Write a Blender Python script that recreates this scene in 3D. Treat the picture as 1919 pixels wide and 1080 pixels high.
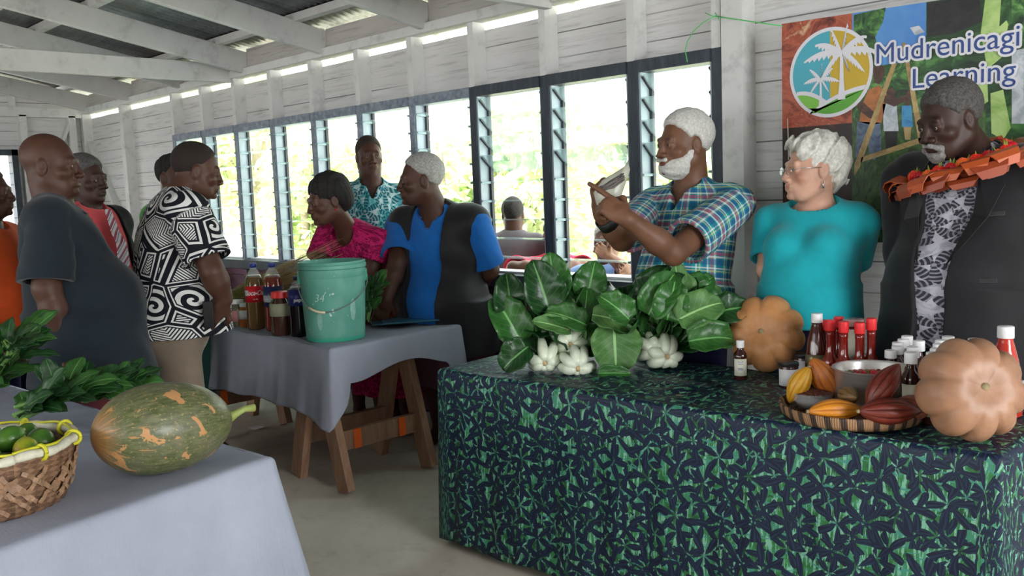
import bpy, bmesh, math, random
import numpy as np
from mathutils import Vector, Matrix
PI=math.pi
random.seed(7); np.random.seed(7)
sc=bpy.context.scene
for o in list(bpy.data.objects): bpy.data.objects.remove(o)
COL=sc.collection
# ---------------------------------------------------------------- camera
IW,IH,F=1919,1080,1700.0
CH=1.45                       # eye height of the photographer
WY=3.7                        # distance to the louvre wall
def _ray(u,v): return np.array([(u-IW/2)/F,-(v-IH/2)/F,-1.0])
_vp=_ray(-710,420); _hz=_ray(1500,420-.039*2210)
_X=-_vp/np.linalg.norm(_vp); _Z=np.cross(_hz,_vp); _Z/=np.linalg.norm(_Z)
if _Z[1]<0: _Z=-_Z
_Y=np.cross(_Z,_X); RM=np.array([_X,_Y,_Z]); CC=np.array([0,0,CH])
def wr(u,v): return RM@_ray(u,v)
def onz(u,v,z): r=wr(u,v); return CC+r*(z-CH)/r[2]
def ony(u,v,y=WY): r=wr(u,v); return CC+r*y/r[1]
def onx(u,v,x): r=wr(u,v); return CC+r*x/r[0]
def dep(u,v,d): return CC+wr(u,v)*d
cam=bpy.data.cameras.new('camera'); camo=bpy.data.objects.new('camera',cam); COL.objects.link(camo)
cam.sensor_fit='HORIZONTAL'; cam.sensor_width=36; cam.lens=36*F/IW; cam.clip_start=.05; cam.clip_end=300
M=Matrix([[*RM[i],CC[i]] for i in range(3)]+[[0,0,0,1]]); camo.matrix_world=M
sc.camera=camo
# ---------------------------------------------------------------- world, sun, daylight
w=bpy.data.worlds.new('sky'); sc.world=w; w.use_nodes=True
bg=w.node_tree.nodes['Background']; bg.inputs[0].default_value=(.98,.985,.97,1); bg.inputs[1].default_value=3.4
sun=bpy.data.lights.new('sun','SUN'); sun.energy=14; sun.angle=.03; sun.color=(1,.96,.88)
so=bpy.data.objects.new('sun',sun); COL.objects.link(so)
so.rotation_euler=Vector((.28,.35,-1)).to_track_quat('-Z','Y').to_euler()
vs=sc.view_settings; vs.view_transform='Standard'; vs.look='None'; vs.gamma=1; vs.use_curve_mapping=False; vs.exposure=.72
def area(name,loc,aim,sx,sy,en,col=(1,1,1)):
    l=bpy.data.lights.new(name,'AREA'); l.shape='RECTANGLE'; l.size=sx; l.size_y=sy; l.energy=en; l.color=col
    o=bpy.data.objects.new(name,l); COL.objects.link(o); o.location=loc
    o.rotation_euler=(Vector(aim)-Vector(loc)).to_track_quat('-Z','Y').to_euler(); return o
# daylight entering by the door on the right-hand end and the openings behind the photographer
area('door_daylight',(3.2,1.6,1.7),(-1.5,2.4,.9),1.6,2.0,85,(.93,.97,1))
area('opening_daylight',(-3.6,-3.4,1.9),(-3.6,2.5,1.0),4.5,1.6,30,(.95,.97,1))
# ---------------------------------------------------------------- object helpers
def link(o,parent=None):
    COL.objects.link(o)
    if parent is not None: o.parent=parent
    return o
def tag(o,label=None,cat=None,group=None,kind=None):
    for k,v in (('label',label),('category',cat),('group',group),('kind',kind)):
        if v: o[k]=v
    return o
def empty(name,loc=(0,0,0),rz=0,label=None,cat=None,group=None,kind=None):
    o=bpy.data.objects.new(name,None); o.empty_display_size=.05; COL.objects.link(o)
    o.location=loc; o.rotation_euler=(0,0,rz); return tag(o,label,cat,group,kind)
def mesh(name,vs_,fs,mat=None,parent=None,smooth=False,loc=None,rot=None,attrs=None,midx=None):
    me=bpy.data.meshes.new(name)
    me.from_pydata([tuple(map(float,v)) for v in vs_],[],[tuple(map(int,f)) for f in fs]); me.update()
    mats=mat if isinstance(mat,(list,tuple)) else [mat]
    for m in mats:
        if m: me.materials.append(m)
    if midx is not None: me.polygons.foreach_set('material_index',np.asarray(midx,dtype=np.int32))
    if smooth: me.polygons.foreach_set('use_smooth',[True]*len(me.polygons))
    for k,a in (attrs or {}).items():
        a=np.asarray(a,dtype=np.float32)
        at=me.attributes.new(k,'FLOAT_VECTOR','POINT'); at.data.foreach_set('vector',a.ravel())
    o=bpy.data.objects.new(name,me); link(o,parent)
    if loc is not None: o.location=loc
    if rot is not None: o.rotation_euler=rot
    return o
class MB:
    """collects shapes for ONE mesh"""
    def __init__(s): s.v=[]; s.f=[]
    def add(s,v,f):
        n=len(s.v); s.v+= [tuple(map(float,p)) for p in v]; s.f+=[tuple(i+n for i in q) for q in f]; return s
    def box(s,a,b,bev=0):
        (x0,y0,z0),(x1,y1,z1)=np.minimum(a,b),np.maximum(a,b)
        v=[(x,y,z) for x in (x0,x1) for y in (y0,y1) for z in (z0,z1)]
        return s.add(v,[(0,1,3,2),(4,6,7,5),(0,4,5,1),(2,3,7,6),(0,2,6,4),(1,5,7,3)])
    def beam(s,a,b,wd,ht,up=(0,0,1)):
        a=np.array(a,float);b=np.array(b,float);d=b-a;d/=np.linalg.norm(d)
        sd=np.cross(d,up);sd/=np.linalg.norm(sd);u=np.cross(sd,d)
        v=[p+sd*i*wd/2+u*j*ht/2 for p in (a,b) for i,j in ((-1,-1),(1,-1),(1,1),(-1,1))]
        return s.add(v,[(0,3,2,1),(4,5,6,7),(0,1,5,4),(1,2,6,5),(2,3,7,6),(3,0,4,7)])
    def tube(s,pts,r,n=8,cap=True):
        pts=[np.array(p,float) for p in pts]; rs=r if hasattr(r,'__len__') else [r]*len(pts)
        u=None; V=[]
        for i,p in enumerate(pts):
            d=pts[min(i+1,len(pts)-1)]-pts[max(i-1,0)]; d=d/(np.linalg.norm(d)+1e-12)
            if u is None: u=np.cross(d,(0,0,1) if abs(d[2])<.9 else (1,0,0))
            u=u-d*np.dot(u,d); u/=np.linalg.norm(u); w_=np.cross(d,u)
            V+=[p+rs[i]*(u*math.cos(2*PI*k/n)+w_*math.sin(2*PI*k/n)) for k in range(n)]
        m=len(pts); Fs=[(i*n+k,i*n+(k+1)%n,(i+1)*n+(k+1)%n,(i+1)*n+k) for i in range(m-1) for k in range(n)]
        if cap: Fs+=[tuple(range(n))[::-1],tuple((m-1)*n+k for k in range(n))]
        return s.add(V,Fs)
    def lathe(s,prof,n=32,c=(0,0,0),ang=None):
        V=[];m=len(prof)
        for r,z in prof: V+=[(c[0]+r*math.cos(2*PI*k/n),c[1]+r*math.sin(2*PI*k/n),c[2]+z) for k in range(n)]
        Fs=[(i*n+k,i*n+(k+1)%n,(i+1)*n+(k+1)%n,(i+1)*n+k) for i in range(m-1) for k in range(n)]
        if prof[0][0]>1e-6: Fs.append(tuple(range(n))[::-1])
        if prof[-1][0]>1e-6: Fs.append(tuple((m-1)*n+k for k in range(n)))
        return s.add(V,Fs)
    def build(s,name,mat,parent=None,smooth=False,**k): return mesh(name,s.v,s.f,mat,parent,smooth,**k)
def bevel(o,wd=.004,seg=2,angle=.6):
    m=o.modifiers.new('bevel','BEVEL'); m.width=wd; m.segments=seg; m.limit_method='ANGLE'; m.angle_limit=angle; return o
def autosmooth(o,ang=.7):
    me=o.data; me.polygons.foreach_set('use_smooth',[True]*len(me.polygons))
    bm=bmesh.new(); bm.from_mesh(me)
    for e in bm.edges:
        if len(e.link_faces)==2 and e.calc_face_angle(0)>ang: e.smooth=False
    bm.to_mesh(me); bm.free(); return o
def copy_tree(o,parent=None):
    c=o.copy(); COL.objects.link(c)
    if parent is not None: c.parent=parent
    for ch in list(o.children): copy_tree(ch,c)
    return c
# ---------------------------------------------------------------- material helpers
class NT:
    def __init__(s,name,rough=.6,spec=.4,**kw):
        s.m=bpy.data.materials.new(name); s.m.use_nodes=True; s.t=s.m.node_tree; s.N=s.t.nodes; s.L=s.t.links
        s.b=s.N['Principled BSDF']; s.b.inputs['Roughness'].default_value=rough; s.b.inputs['Specular IOR Level'].default_value=spec
        for k,v in kw.items(): s.b.inputs[k.replace('_',' ')].default_value=v
    def n(s,t,**p):
        x=s.N.new(t)
        for k,v in p.items():
            if k.startswith('i_'): x.inputs[k[2:].replace('_',' ')].default_value=v
            else: setattr(x,k,v)
        return x
    def l(s,a,b): s.L.new(a,b); return b
    def math(s,op,a,b=None,c=None):
        x=s.N.new('ShaderNodeMath'); x.operation=op
        for i,q in enumerate((a,b,c)):
            if q is None: continue
            if isinstance(q,(int,float)): x.inputs[i].default_value=q
            else: s.L.new(q,x.inputs[i])
        return x.outputs[0]
    def coord(s,attr=None,scale=(1,1,1),rot=(0,0,0)):
        if attr: c=s.n('ShaderNodeAttribute',attribute_name=attr).outputs['Vector']
        else: c=s.n('ShaderNodeTexCoord').outputs['Object']
        mp=s.n('ShaderNodeMapping'); mp.inputs['Scale'].default_value=scale; mp.inputs['Rotation'].default_value=rot
        s.l(c,mp.inputs[0]); return mp.outputs[0]
    def noise(s,vec,scale,detail=4,rough=.6,dist=0):
        x=s.n('ShaderNodeTexNoise'); x.inputs['Scale'].default_value=scale; x.inputs['Detail'].default_value=detail
        x.inputs['Roughness'].default_value=rough; x.inputs['Distortion'].default_value=dist
        if vec is not None: s.l(vec,x.inputs['Vector'])
        return x.outputs[0]
    def ramp(s,fac,stops,interp='LINEAR'):
        r=s.n('ShaderNodeValToRGB'); cr=r.color_ramp; cr.interpolation=interp
        while len(cr.elements)<len(stops): cr.elements.new(.5)
        for e,(p,c) in zip(cr.elements,stops): e.position=p; e.color=(*c,1) if len(c)==3 else c
        s.l(fac,r.inputs[0]); return r.outputs[0]
    def mix(s,fac,a,b,mode='MIX'):
        x=s.n('ShaderNodeMix',data_type='RGBA',blend_type=mode)
        for sock,q in ((x.inputs[0],fac),(x.inputs[6],a),(x.inputs[7],b)):
            if isinstance(q,(int,float)): sock.default_value=q
            elif isinstance(q,tuple): sock.default_value=(*q,1) if len(q)==3 else q
            else: s.l(q,sock)
        return x.outputs[2]
    def col(s,c):
        if isinstance(c,tuple): s.b.inputs['Base Color'].default_value=(*c,1)
        else: s.l(c,s.b.inputs['Base Color'])
        return s
    def bump(s,h,strength=.3,dist=.01):
        x=s.n('ShaderNodeBump'); x.inputs['Strength'].default_value=strength; x.inputs['Distance'].default_value=dist
        s.l(h,x.inputs['Height']); s.l(x.outputs[0],s.b.inputs['Normal']); return s
    def sep(s,vec):
        x=s.n('ShaderNodeSeparateXYZ'); s.l(vec,x.inputs[0]); return x.outputs
    def comb(s,a,b,c=0.0):
        x=s.n('ShaderNodeCombineXYZ')
        for i,q in enumerate((a,b,c)):
            if isinstance(q,(int,float)): x.inputs[i].default_value=q
            else: s.l(q,x.inputs[i])
        return x.outputs[0]
MT={}
def simple(name,c,rough=.6,spec=.4,var=.12,scale=12,**kw):
    """plain coloured material with a little procedural variation"""
    if name in MT: return MT[name]
    t=NT(name,rough,spec,**kw); v=t.coord()
    d=tuple(x*(1-var) for x in c); l_=tuple(min(1,x*(1+var)) for x in c)
    t.col(t.ramp(t.noise(v,scale),[(.3,d),(.7,l_)])); MT[name]=t.m; return t.m
def srgb(r,g,b):
    f=lambda x:(x/255/12.92) if x/255<=.04045 else ((x/255+.055)/1.055)**2.4
    return (f(r),f(g),f(b))
# ================================================================ ROOM
def white_paint(name,base=(.66,.65,.64),dark=(.42,.41,.40),boards=None,grain=(1,1,14),rough=.55):
    t=NT(name,rough,.3); v=t.coord(scale=grain); o=t.coord()
    n1=t.noise(v,3.0,5,.65); n2=t.noise(o,1.3,3)
    c=t.ramp(n1,[(.30,dark),(.46,base),(.8,tuple(min(1,x*1.1) for x in base))])
    c=t.mix(t.math('MULTIPLY',n2,.35),c,tuple(x*.75 for x in base))
    h=n1
    if boards:
        z=t.sep(o)[2]; fr=t.math('FRACT',t.math('DIVIDE',z,boards))
        # dark lap joint between boards, a few hairline grooves inside them
        j=t.math('LESS_THAN',fr,.045); wob=t.noise(t.coord(scale=(.6,.6,9)),1.2,2)
        j=t.math('MULTIPLY',j,t.ramp(wob,[(.34,(0,0,0)),(.5,(1,1,1))]))
        fine=t.math('LESS_THAN',t.noise(t.coord(scale=(.25,.25,40)),2.5,3,.7),.36)
        c=t.mix(t.math('MULTIPLY',fine,.30),c,(.32,.31,.30)); c=t.mix(t.math('MULTIPLY',j,.85),c,(.10,.095,.09))
        h=t.math('SUBTRACT',h,t.math('MULTIPLY',j,2.0))
    t.col(c).bump(h,.25,.004); return t.m
M_board=white_paint('white painted boards',boards=.135)
M_board_end=white_paint('white painted end boards',boards=.15)
M_frame=white_paint('white painted timber',base=(.66,.66,.64),dark=(.48,.48,.47),grain=(3,3,3))
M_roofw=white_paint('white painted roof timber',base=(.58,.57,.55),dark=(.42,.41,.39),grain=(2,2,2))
def two_tone_post():
    t=NT('blue grey painted post',.5,.35); o=t.coord(scale=(6,6,1)); n=t.noise(o,6,5)
    t.col(t.ramp(n,[(.3,(.022,.030,.042)),(.6,(.040,.052,.068)),(.85,(.10,.12,.14))])).bump(n,.2,.003); return t.m
M_blue=two_tone_post()
def weathered_blue():
    t=NT('weathered pale blue paint',.55,.35); n=t.noise(t.coord(scale=(5,5,5)),5,6,.7)
    t.col(t.ramp(n,[(.3,(.09,.12,.16)),(.55,(.22,.26,.31)),(.8,(.42,.44,.47))])).bump(n,.25,.003); return t.m
M_blue2=weathered_blue()
t=NT('mauve boards',.5,.3); o=t.coord(); fr=t.math('FRACT',t.math('DIVIDE',t.sep(o)[2],.16)); j=t.math('LESS_THAN',fr,.05)
t.col(t.mix(j,t.ramp(t.noise(t.coord(scale=(1,1,12)),2),[(.3,(.12,.055,.085)),(.7,(.17,.085,.125))]),(.03,.015,.02))).bump(fr,.1,.004); M_mauve=t.m
t=NT('concrete floor',.75,.3); o=t.coord(); n=t.noise(o,1.1,8,.65,.5); n2=t.noise(o,7,5,.7)
c=t.ramp(n,[(.28,(.46,.40,.32)),(.45,(.64,.57,.47)),(.62,(.76,.69,.59)),(.8,(.82,.77,.68))])
c=t.mix(t.ramp(n2,[(.55,(0,0,0)),(.75,(.5,.5,.5))]),c,(.40,.36,.30)); t.col(c).bump(n2,.25,.01); M_floor=t.m
X0,X1,Y0=-10.5,4.2,-4.2; SY=WY+.10           # inner faces
fl=MB().box((X0-.2,Y0-.2,-.12),(X1+.2,WY+.25,0)).build('floor',M_floor); tag(fl,kind='structure')
WIN_Z0,WIN_Z1=.965,2.005
posts=[ony(u,v)[0] for u,v in ((323,255),(378,245),(437,235),(507,220),(582,205),(666,192),(763,180),(882,163),(1012,145),(1175,113))]
posts=[posts[0]+(posts[8]-posts[0])*k/8 for k in range(9)]+[posts[9]]
xr_=ony(1333,97)[0]; xjamb=xr_
# --- window wall : siding in three bands, studs, plates
ww=MB()
ww.box((X0,SY,0),(posts[0],SY+.03,2.40)); ww.box((posts[0],SY,WIN_Z1+.03),(xjamb+.06,SY+.03,2.40))
ww.box((xjamb+.06,SY,0),(X1,SY+.03,2.40))
wall=ww.build('wall_window',M_board); tag(wall,kind='structure')
MB().box((posts[0],SY,0),(xjamb+.06,SY+.03,WIN_Z0-.02)).build('lower_boards',M_mauve,wall)
bevel(MB().box((X0,WY-.02,2.44),(X1,WY+.09,2.50)).build('top_plate',M_frame,wall),.004)
sx=[-9.35]+posts+[]
for k,x in enumerate(posts+[xjamb]):
    top=MB().box((x,WY,WIN_Z1+.02),(x+.05,SY,2.44)).build('stud',M_frame,wall)
    dk=M_blue if k>=7 else M_blue2
    w2=.065 if k>=8 else .05
    if k==len(posts): w2=.06
    bevel(MB().box((x,WY-.004,WIN_Z0-.06),(x+w2,SY,WIN_Z1+.06)).build('window_post',dk,wall),.003)
xs_r=ony(1350,300)[0]
MB().box((xjamb+.06,WY-.01,0),(xjamb+.17,SY,2.44)).build('stud',M_frame,wall)
for x in (-9.40,X0+.005,-1.20,-.1,1.1,2.3,3.5): MB().box((x,WY,0),(x+.09,SY,2.44)).build('stud',M_frame,wall)
for x in posts: MB().box((x,WY,0),(x+.05,SY,WIN_Z0-.1)).build('lower_stud',M_mauve,wall)
# diagonal braces by the corner
pa,pb=ony(165,255,SY-.03),ony(240,432,SY-.03)
MB().beam(pa,pb,.03,.09,(0,1,0)).build('diagonal_brace',M_frame,wall)
# window head and sill
for k in range(len(posts)):
    a=posts[k]+.05; b=(posts+[xjamb])[k+1]
    MB().box((a,WY-.012,WIN_Z1),(b,SY,WIN_Z1+.06)).build('window_head',M_blue if k>=7 else M_blue2,wall)
bevel(MB().box((posts[0]-.05,WY-.05,WIN_Z0-.085),(xjamb+.07,SY-.02,WIN_Z0-.012)).build('window_sill',M_blue,wall),.004)
MB().box((posts[0],SY-.06,WIN_Z0-.012),(xjamb+.02,SY+.06,WIN_Z0)).build('sill_strip',simple('pale sill paint',(.62,.66,.68),.4),wall)
# --- louvre windows, one per bay
g=NT('louvre glass',.08,.5); tr=g.n('ShaderNodeBsdfTransparent'); tr.inputs[0].default_value=(.88,.95,.95,1)
g.b.inputs['Base Color'].default_value=(.75,.88,.9,1); g.b.inputs['Roughness'].default_value=.12
mx=g.n('ShaderNodeMixShader'); mx.inputs[0].default_value=.30; g.l(tr.outputs[0],mx.inputs[1]); g.l(g.b.outputs[0],mx.inputs[2]); g.l(mx.outputs[0],g.N['Material Output'].inputs[0]); M_lglass=g.m
M_alu=simple('louvre channel aluminium',(.35,.42,.46),.4,.5,metallic=None) if False else simple('louvre channel',(.32,.39,.44),.4,.5)
M_clip=simple('dark louvre clip',(.03,.035,.04),.5)
ends=posts+[xjamb]
for k in range(10):
    a=posts[k]+(.065 if k>=8 else .05); b=ends[k+1]
    fr=MB(); fr.box((a,WY+.005,WIN_Z0),(a+.012,WY+.075,WIN_Z1)); fr.box((b-.012,WY+.005,WIN_Z0),(b,WY+.075,WIN_Z1))
    fo=fr.build('window_%d'%(k+1),M_alu); tag(fo,kind='structure')
    seal=MB().box((a+.012,WY+.075,WIN_Z0),(a+.03,WY+.095,WIN_Z1)).build('black_seal',M_clip,fo)
    nb=9; pitch=(WIN_Z1-WIN_Z0-.03)/nb
    for i in range(nb):
        zc=WIN_Z1-.06-pitch*i; tilt=math.radians(-42) if (k>=7 and i<4) else math.radians(-3+random.uniform(-2,2))
        ca,sa=math.cos(tilt),math.sin(tilt); hw=.072
        yc=WY+.04+.02
        def pt(x,s,n): return (x,yc+s*ca-n*sa,zc+s*sa+n*ca)
        V=[pt(x,s,n) for x in (a+.014,b-.014) for s,n in ((-hw,-.003),(hw,-.003),(hw,.003),(-hw,.003))]
        mesh('glass_blade',V,[(0,1,2,3),(4,7,6,5),(0,4,5,1),(1,5,6,2),(2,6,7,3),(3,7,4,0)],M_lglass,fo)
        cm=MB()
        for x in (a+.012,b-.026):
            V=[pt(xx,s,n) for xx in (x,x+.014) for s,n in ((-.06,-.007),(.055,-.007),(.055,.006),(-.06,.006))]
            cm.add(V,[(0,1,2,3),(4,7,6,5),(0,4,5,1),(1,5,6,2),(2,6,7,3),(3,7,4,0)])
        cm.build('blade_clip',M_clip if k>=7 and i<4 else simple('pale louvre clip',(.32,.42,.46),.35,.5),fo)
# --- far end wall with its window
ewy0,ewy1=onx(28,290,X0)[1],None
we=MB(); wy1=3.02; wy0=1.4; wz0,wz1=1.0,2.06
we.box((X0-.03,Y0,0),(X0,WY+.1,wz0)); we.box((X0-.03,Y0,wz1),(X0,WY+.1,2.42)); we.box((X0-.03,wy1,wz0),(X0,WY+.1,wz1)); we.box((X0-.03,Y0,wz0),(X0,wy0,wz1))
wend=we.build('wall_far_end',M_board_end); tag(wend,kind='structure')
bevel(MB().box((X0,Y0,2.40),(X0+.09,WY,2.50)).build('top_plate',M_frame,wend),.004)
for y in (3.56,3.07,1.3,.4,-.6,-1.8): MB().box((X0,y,0),(X0+.09,y+.07,2.42)).build('stud',M_frame,wend)
MB().beam(onx(130,228,X0+.03),onx(60,420,X0+.03),.03,.09,(1,0,0)).build('diagonal_brace',M_frame,wend)
fw=MB(); z=[wz0,wz1]
fw.box((X0-.03,wy1-.06,wz0),(X0+.11,wy1,wz1)); fw.box((X0-.03,wy0,wz0),(X0+.11,wy0+.06,wz1)); fw.box((X0-.03,wy0,wz1-.06),(X0+.11,wy1,wz1)); fw.box((X0-.03,wy0,wz0),(X0+.11,wy1,wz0+.06)); fw.box((X0-.03,2.2,wz0),(X0+.11,2.26,wz1))
fwo=fw.build('window_11',M_blue); tag(fwo,kind='structure')
for i in range(8):
    for a,b in ((wy0+.06,2.2),(2.26,wy1-.06)):
        MB().box((X0-.02,a,wz0+.12+i*.115),(X0+.09,b,wz0+.126+i*.115)).build('glass_blade',M_lglass,fwo)
# gable boards above the end wall
gb=MB(); ridge_y=-.35; RZ=lambda y:2.62+(WY-abs(y-ridge_y)-ridge_y+ridge_y-0)*0
def roofz(y): return 2.475+.192*((WY-.08)-y) if y>ridge_y else 2.475+.192*((WY-.08)-(2*ridge_y-y))
gb.add([(X0-.03,y,z) for y,z in ((WY,2.5),(ridge_y,2.5),(ridge_y,roofz(ridge_y)+.1),(WY,roofz(WY)+.1))]+[(X0,y,z) for y,z in ((WY,2.5),(ridge_y,2.5),(ridge_y,roofz(ridge_y)+.1),(WY,roofz(WY)+.1))],[(0,1,2,3),(4,7,6,5),(0,4,5,1),(1,5,6,2),(2,6,7,3),(3,7,4,0)])
gb.add([(x,y,z) for x in (X0-.03,X0) for y,z in ((Y0,2.5),(ridge_y,2.5),(ridge_y,roofz(ridge_y)+.1),(Y0,roofz(Y0)+.1))],[(0,1,2,3),(4,7,6,5),(0,4,5,1),(1,5,6,2),(2,6,7,3),(3,7,4,0)])
gb.build('gable_boards',M_board_end,wend)
MB().box((X0,3.0,2.5),(X0+.05,3.06,2.66)).build('gable_stud',M_frame,wend)
# --- right-hand wall with the doorway and rear wall with openings (light comes in by them)
wr_=MB(); wr_.box((X1,Y0,0),(X1+.05,.4,2.5)); wr_.box((X1,2.9,0),(X1+.05,WY+.1,2.5)); wr_.box((X1,.4,2.15),(X1+.05,2.9,2.5))
tag(wr_.build('wall_doorway',M_board_end),kind='structure')
wb=MB(); wb.box((X0,Y0-.05,0),(X1,Y0,.95)); wb.box((X0,Y0-.05,2.05),(X1,Y0,2.5))
for x in np.arange(X0,X1,1.8): wb.box((x,Y0-.05,.95),(x+.25,Y0,2.05))
tag(wb.build('wall_rear',M_board_end),kind='structure')
# --- roof : rafters, tie beams, purlins, corrugated iron
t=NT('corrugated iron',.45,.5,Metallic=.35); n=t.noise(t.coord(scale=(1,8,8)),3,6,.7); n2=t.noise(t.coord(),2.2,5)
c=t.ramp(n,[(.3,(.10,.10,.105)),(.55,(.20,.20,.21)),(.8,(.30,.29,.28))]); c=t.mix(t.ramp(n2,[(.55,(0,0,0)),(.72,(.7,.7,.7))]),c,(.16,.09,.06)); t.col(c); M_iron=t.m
ro=MB(); YE=WY+.55
ys=[YE,ridge_y,2*ridge_y-YE]; V=[];Fs=[]; xs=np.arange(X0-.4,X1+.5,.019); m=len(xs)
for j,y in enumerate(ys):
    for i,x in enumerate(xs): V.append((x,y,roofz(y)+.225+.009*math.sin(2*PI*x/.076)))
for j in range(2):
    for i in range(m-1): Fs.append((j*m+i,j*m+i+1,(j+1)*m+i+1,(j+1)*m+i))
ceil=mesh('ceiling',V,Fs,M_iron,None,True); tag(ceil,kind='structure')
sm=ceil.modifiers.new('sheet thickness','SOLIDIFY'); sm.thickness=.002
rx=[ony(u,v,WY-.08)[0] for u,v in ((227,183),(323,160),(430,132),(590,90),(775,45))]
step=(rx[4]-rx[0])/4; rx=[rx[0]+step*k for k in range(-1,13)]
for x in rx:
    if x>X1: break
    for sgn in (1,-1):
        ya=(WY+.3) ; a=(x,ya,roofz(ya)+.085); b=(x,ridge_y,roofz(ridge_y)+.085)
        if sgn<0: a=(x,2*ridge_y-ya,a[2])
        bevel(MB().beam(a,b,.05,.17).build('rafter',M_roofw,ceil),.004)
for k,x in enumerate(rx):
    if k%3==0 and k!=0 or k==12:
        pass
tx=ony(430,130,WY)[0]
for x in (tx-3.6,tx,tx+3.6,tx+7.2):
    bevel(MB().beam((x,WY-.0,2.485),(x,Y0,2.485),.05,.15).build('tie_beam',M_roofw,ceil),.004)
    MB().beam((x+.05,1.1,2.45),(x+.05,ridge_y,roofz(ridge_y)+.05),.04,.09).build('web_strut',M_roofw,ceil)
    MB().beam((x+.05,1.15,2.45),(x+.05,2.0,roofz(2.0)+.06),.04,.08).build('web_strut',M_roofw,ceil)
for y in (3.50,2.55,1.6,.65,-.3,-1.3,-2.3,-3.3,-4.1):
    bevel(MB().box((X0-.3,y-.035,roofz(y)+.168),(X1+.3,y+.035,roofz(y)+.222)).build('purlin',M_roofw,ceil),.003)
# fascia blocking above the plate leaves a bright slot below the iron
for k in range(len(rx)-1):
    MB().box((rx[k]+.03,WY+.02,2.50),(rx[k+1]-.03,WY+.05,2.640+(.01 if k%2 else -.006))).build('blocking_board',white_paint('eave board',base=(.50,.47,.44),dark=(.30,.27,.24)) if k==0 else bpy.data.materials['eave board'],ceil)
# conduit on the boards right of the window
cu=MB(); p=[ony(1384+ (v*.018),v,SY-.012) for v in range(-30,700,60)]
cu.tube(p,.006,8); cu.build('conduit',simple('grey conduit',(.45,.45,.44),.5),wall,True)
# ================================================================ OUTSIDE
def leafmat(name,c1,c2,rough=.45,trans=.25,scale=9):
    t=NT(name,rough,.4); n=t.noise(t.coord(),scale,4)
    t.col(t.ramp(n,[(.3,c1),(.7,c2)]))
    tl=t.n('ShaderNodeBsdfTranslucent'); t.l(t.ramp(n,[(.3,c1),(.7,c2)]),tl.inputs[0]); mx=t.n('ShaderNodeMixShader'); mx.inputs[0].default_value=trans
    t.l(t.b.outputs[0],mx.inputs[1]); t.l(tl.outputs[0],mx.inputs[2]); t.l(mx.outputs[0],t.N['Material Output'].inputs[0]); return t.m
M_fol=[leafmat('tree leaves a',(.30,.44,.16),(.66,.76,.42)),leafmat('tree leaves b',(.38,.48,.22),(.74,.78,.52)),leafmat('palm leaves',(.42,.52,.18),(.76,.76,.40))]
M_bark=simple('bark',(.30,.25,.20),.8)
t=NT('pale coral ground',.9,.2); n=t.noise(t.coord(),.5,6); t.col(t.ramp(n,[(.35,(.42,.55,.28)),(.5,(.72,.72,.62)),(.7,(.82,.80,.74))])); M_ground=t.m
gr=MB().box((-60,WY+.35,-.35),(20,70,-.12)).build('outdoor_ground',M_ground); tag(gr,kind='structure')
def tree(x,y,h,r,seed,mat,label,cat='tree',n=1500,trunk=True,name='leafy_tree'):
    rg=np.random.RandomState(seed); V=[];Fs=[]
    cs=[(rg.uniform(-.75,.75)*r,rg.uniform(-.7,.7)*r,h-r*.9+rg.uniform(-.9,.6)*r,r*rg.uniform(.35,.6)) for _ in range(9)]
    for i in range(n):
        c=cs[rg.randint(9)]; d=rg.normal(size=3); d/=np.linalg.norm(d); p=np.array(c[:3])+d*c[3]*rg.uniform(.55,1.05)
        s=rg.uniform(.07,.17)*(1+r*.15); a=rg.normal(size=3); a/=np.linalg.norm(a); b=np.cross(a,rg.normal(size=3)); b/=np.linalg.norm(b)
        k=len(V); V+=[p-a*s,p+b*s*.45,p+a*s,p-b*s*.45]; Fs.append((k,k+1,k+2,k+3))
    e=empty(name,(x,y,-.12),0,label,cat,'trees beyond the louvre windows')
    mesh('foliage',V,Fs,mat,e)
    tk=MB(); tk.tube([(0,0,0),(.05*h,.0,h*.4),(.0,.03*h,h*.8)],[.035*h,.025*h,.012*h],8)
    for c in cs[:5]: tk.tube([(.03*h,0,h*.4),c[:3]],[.014*h,.005*h],6)
    tk.build('trunk',M_bark,e,True); return e
def palm(x,y,h,seed,label):
    rg=np.random.RandomState(seed); e=empty('coconut_palm',(x,y,-.12),0,label,'palm tree','palms beyond the louvre windows'); V=[];Fs=[]
    for k in range(15):
        a=k*2*PI/15+rg.uniform(-.2,.2); L=rg.uniform(1.3,1.8); up=rg.uniform(-.1,.9); prev=None
        for i in range(22):
            tt=i/21; rr=L*tt; z=h+up*L*tt*.8-1.1*L*tt*tt*.8; p=np.array([math.cos(a)*rr,math.sin(a)*rr,z]); sd=np.array([-math.sin(a),math.cos(a),0])
            w_=.55*math.sin(PI*min(1,.12+tt*.88))
            for sg in (1,-1):
                q=p+sd*sg*w_+np.array([math.cos(a)*.16,math.sin(a)*.16,-.28*w_]); n_=len(V)
                V+=[p,p+np.array([math.cos(a)*.05,math.sin(a)*.05,0]),q]; Fs.append((n_,n_+1,n_+2))
    mesh('fronds',V,Fs,M_fol[2],e)
    MB().tube([(0,0,0),(.15,.05,h*.5),(0,0,h)],[.16,.12,.09],10).build('trunk',M_bark,e,True)
kinds=['broad bright green tree','loose yellow green bush','tall pale green tree','small rounded shrub']
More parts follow.
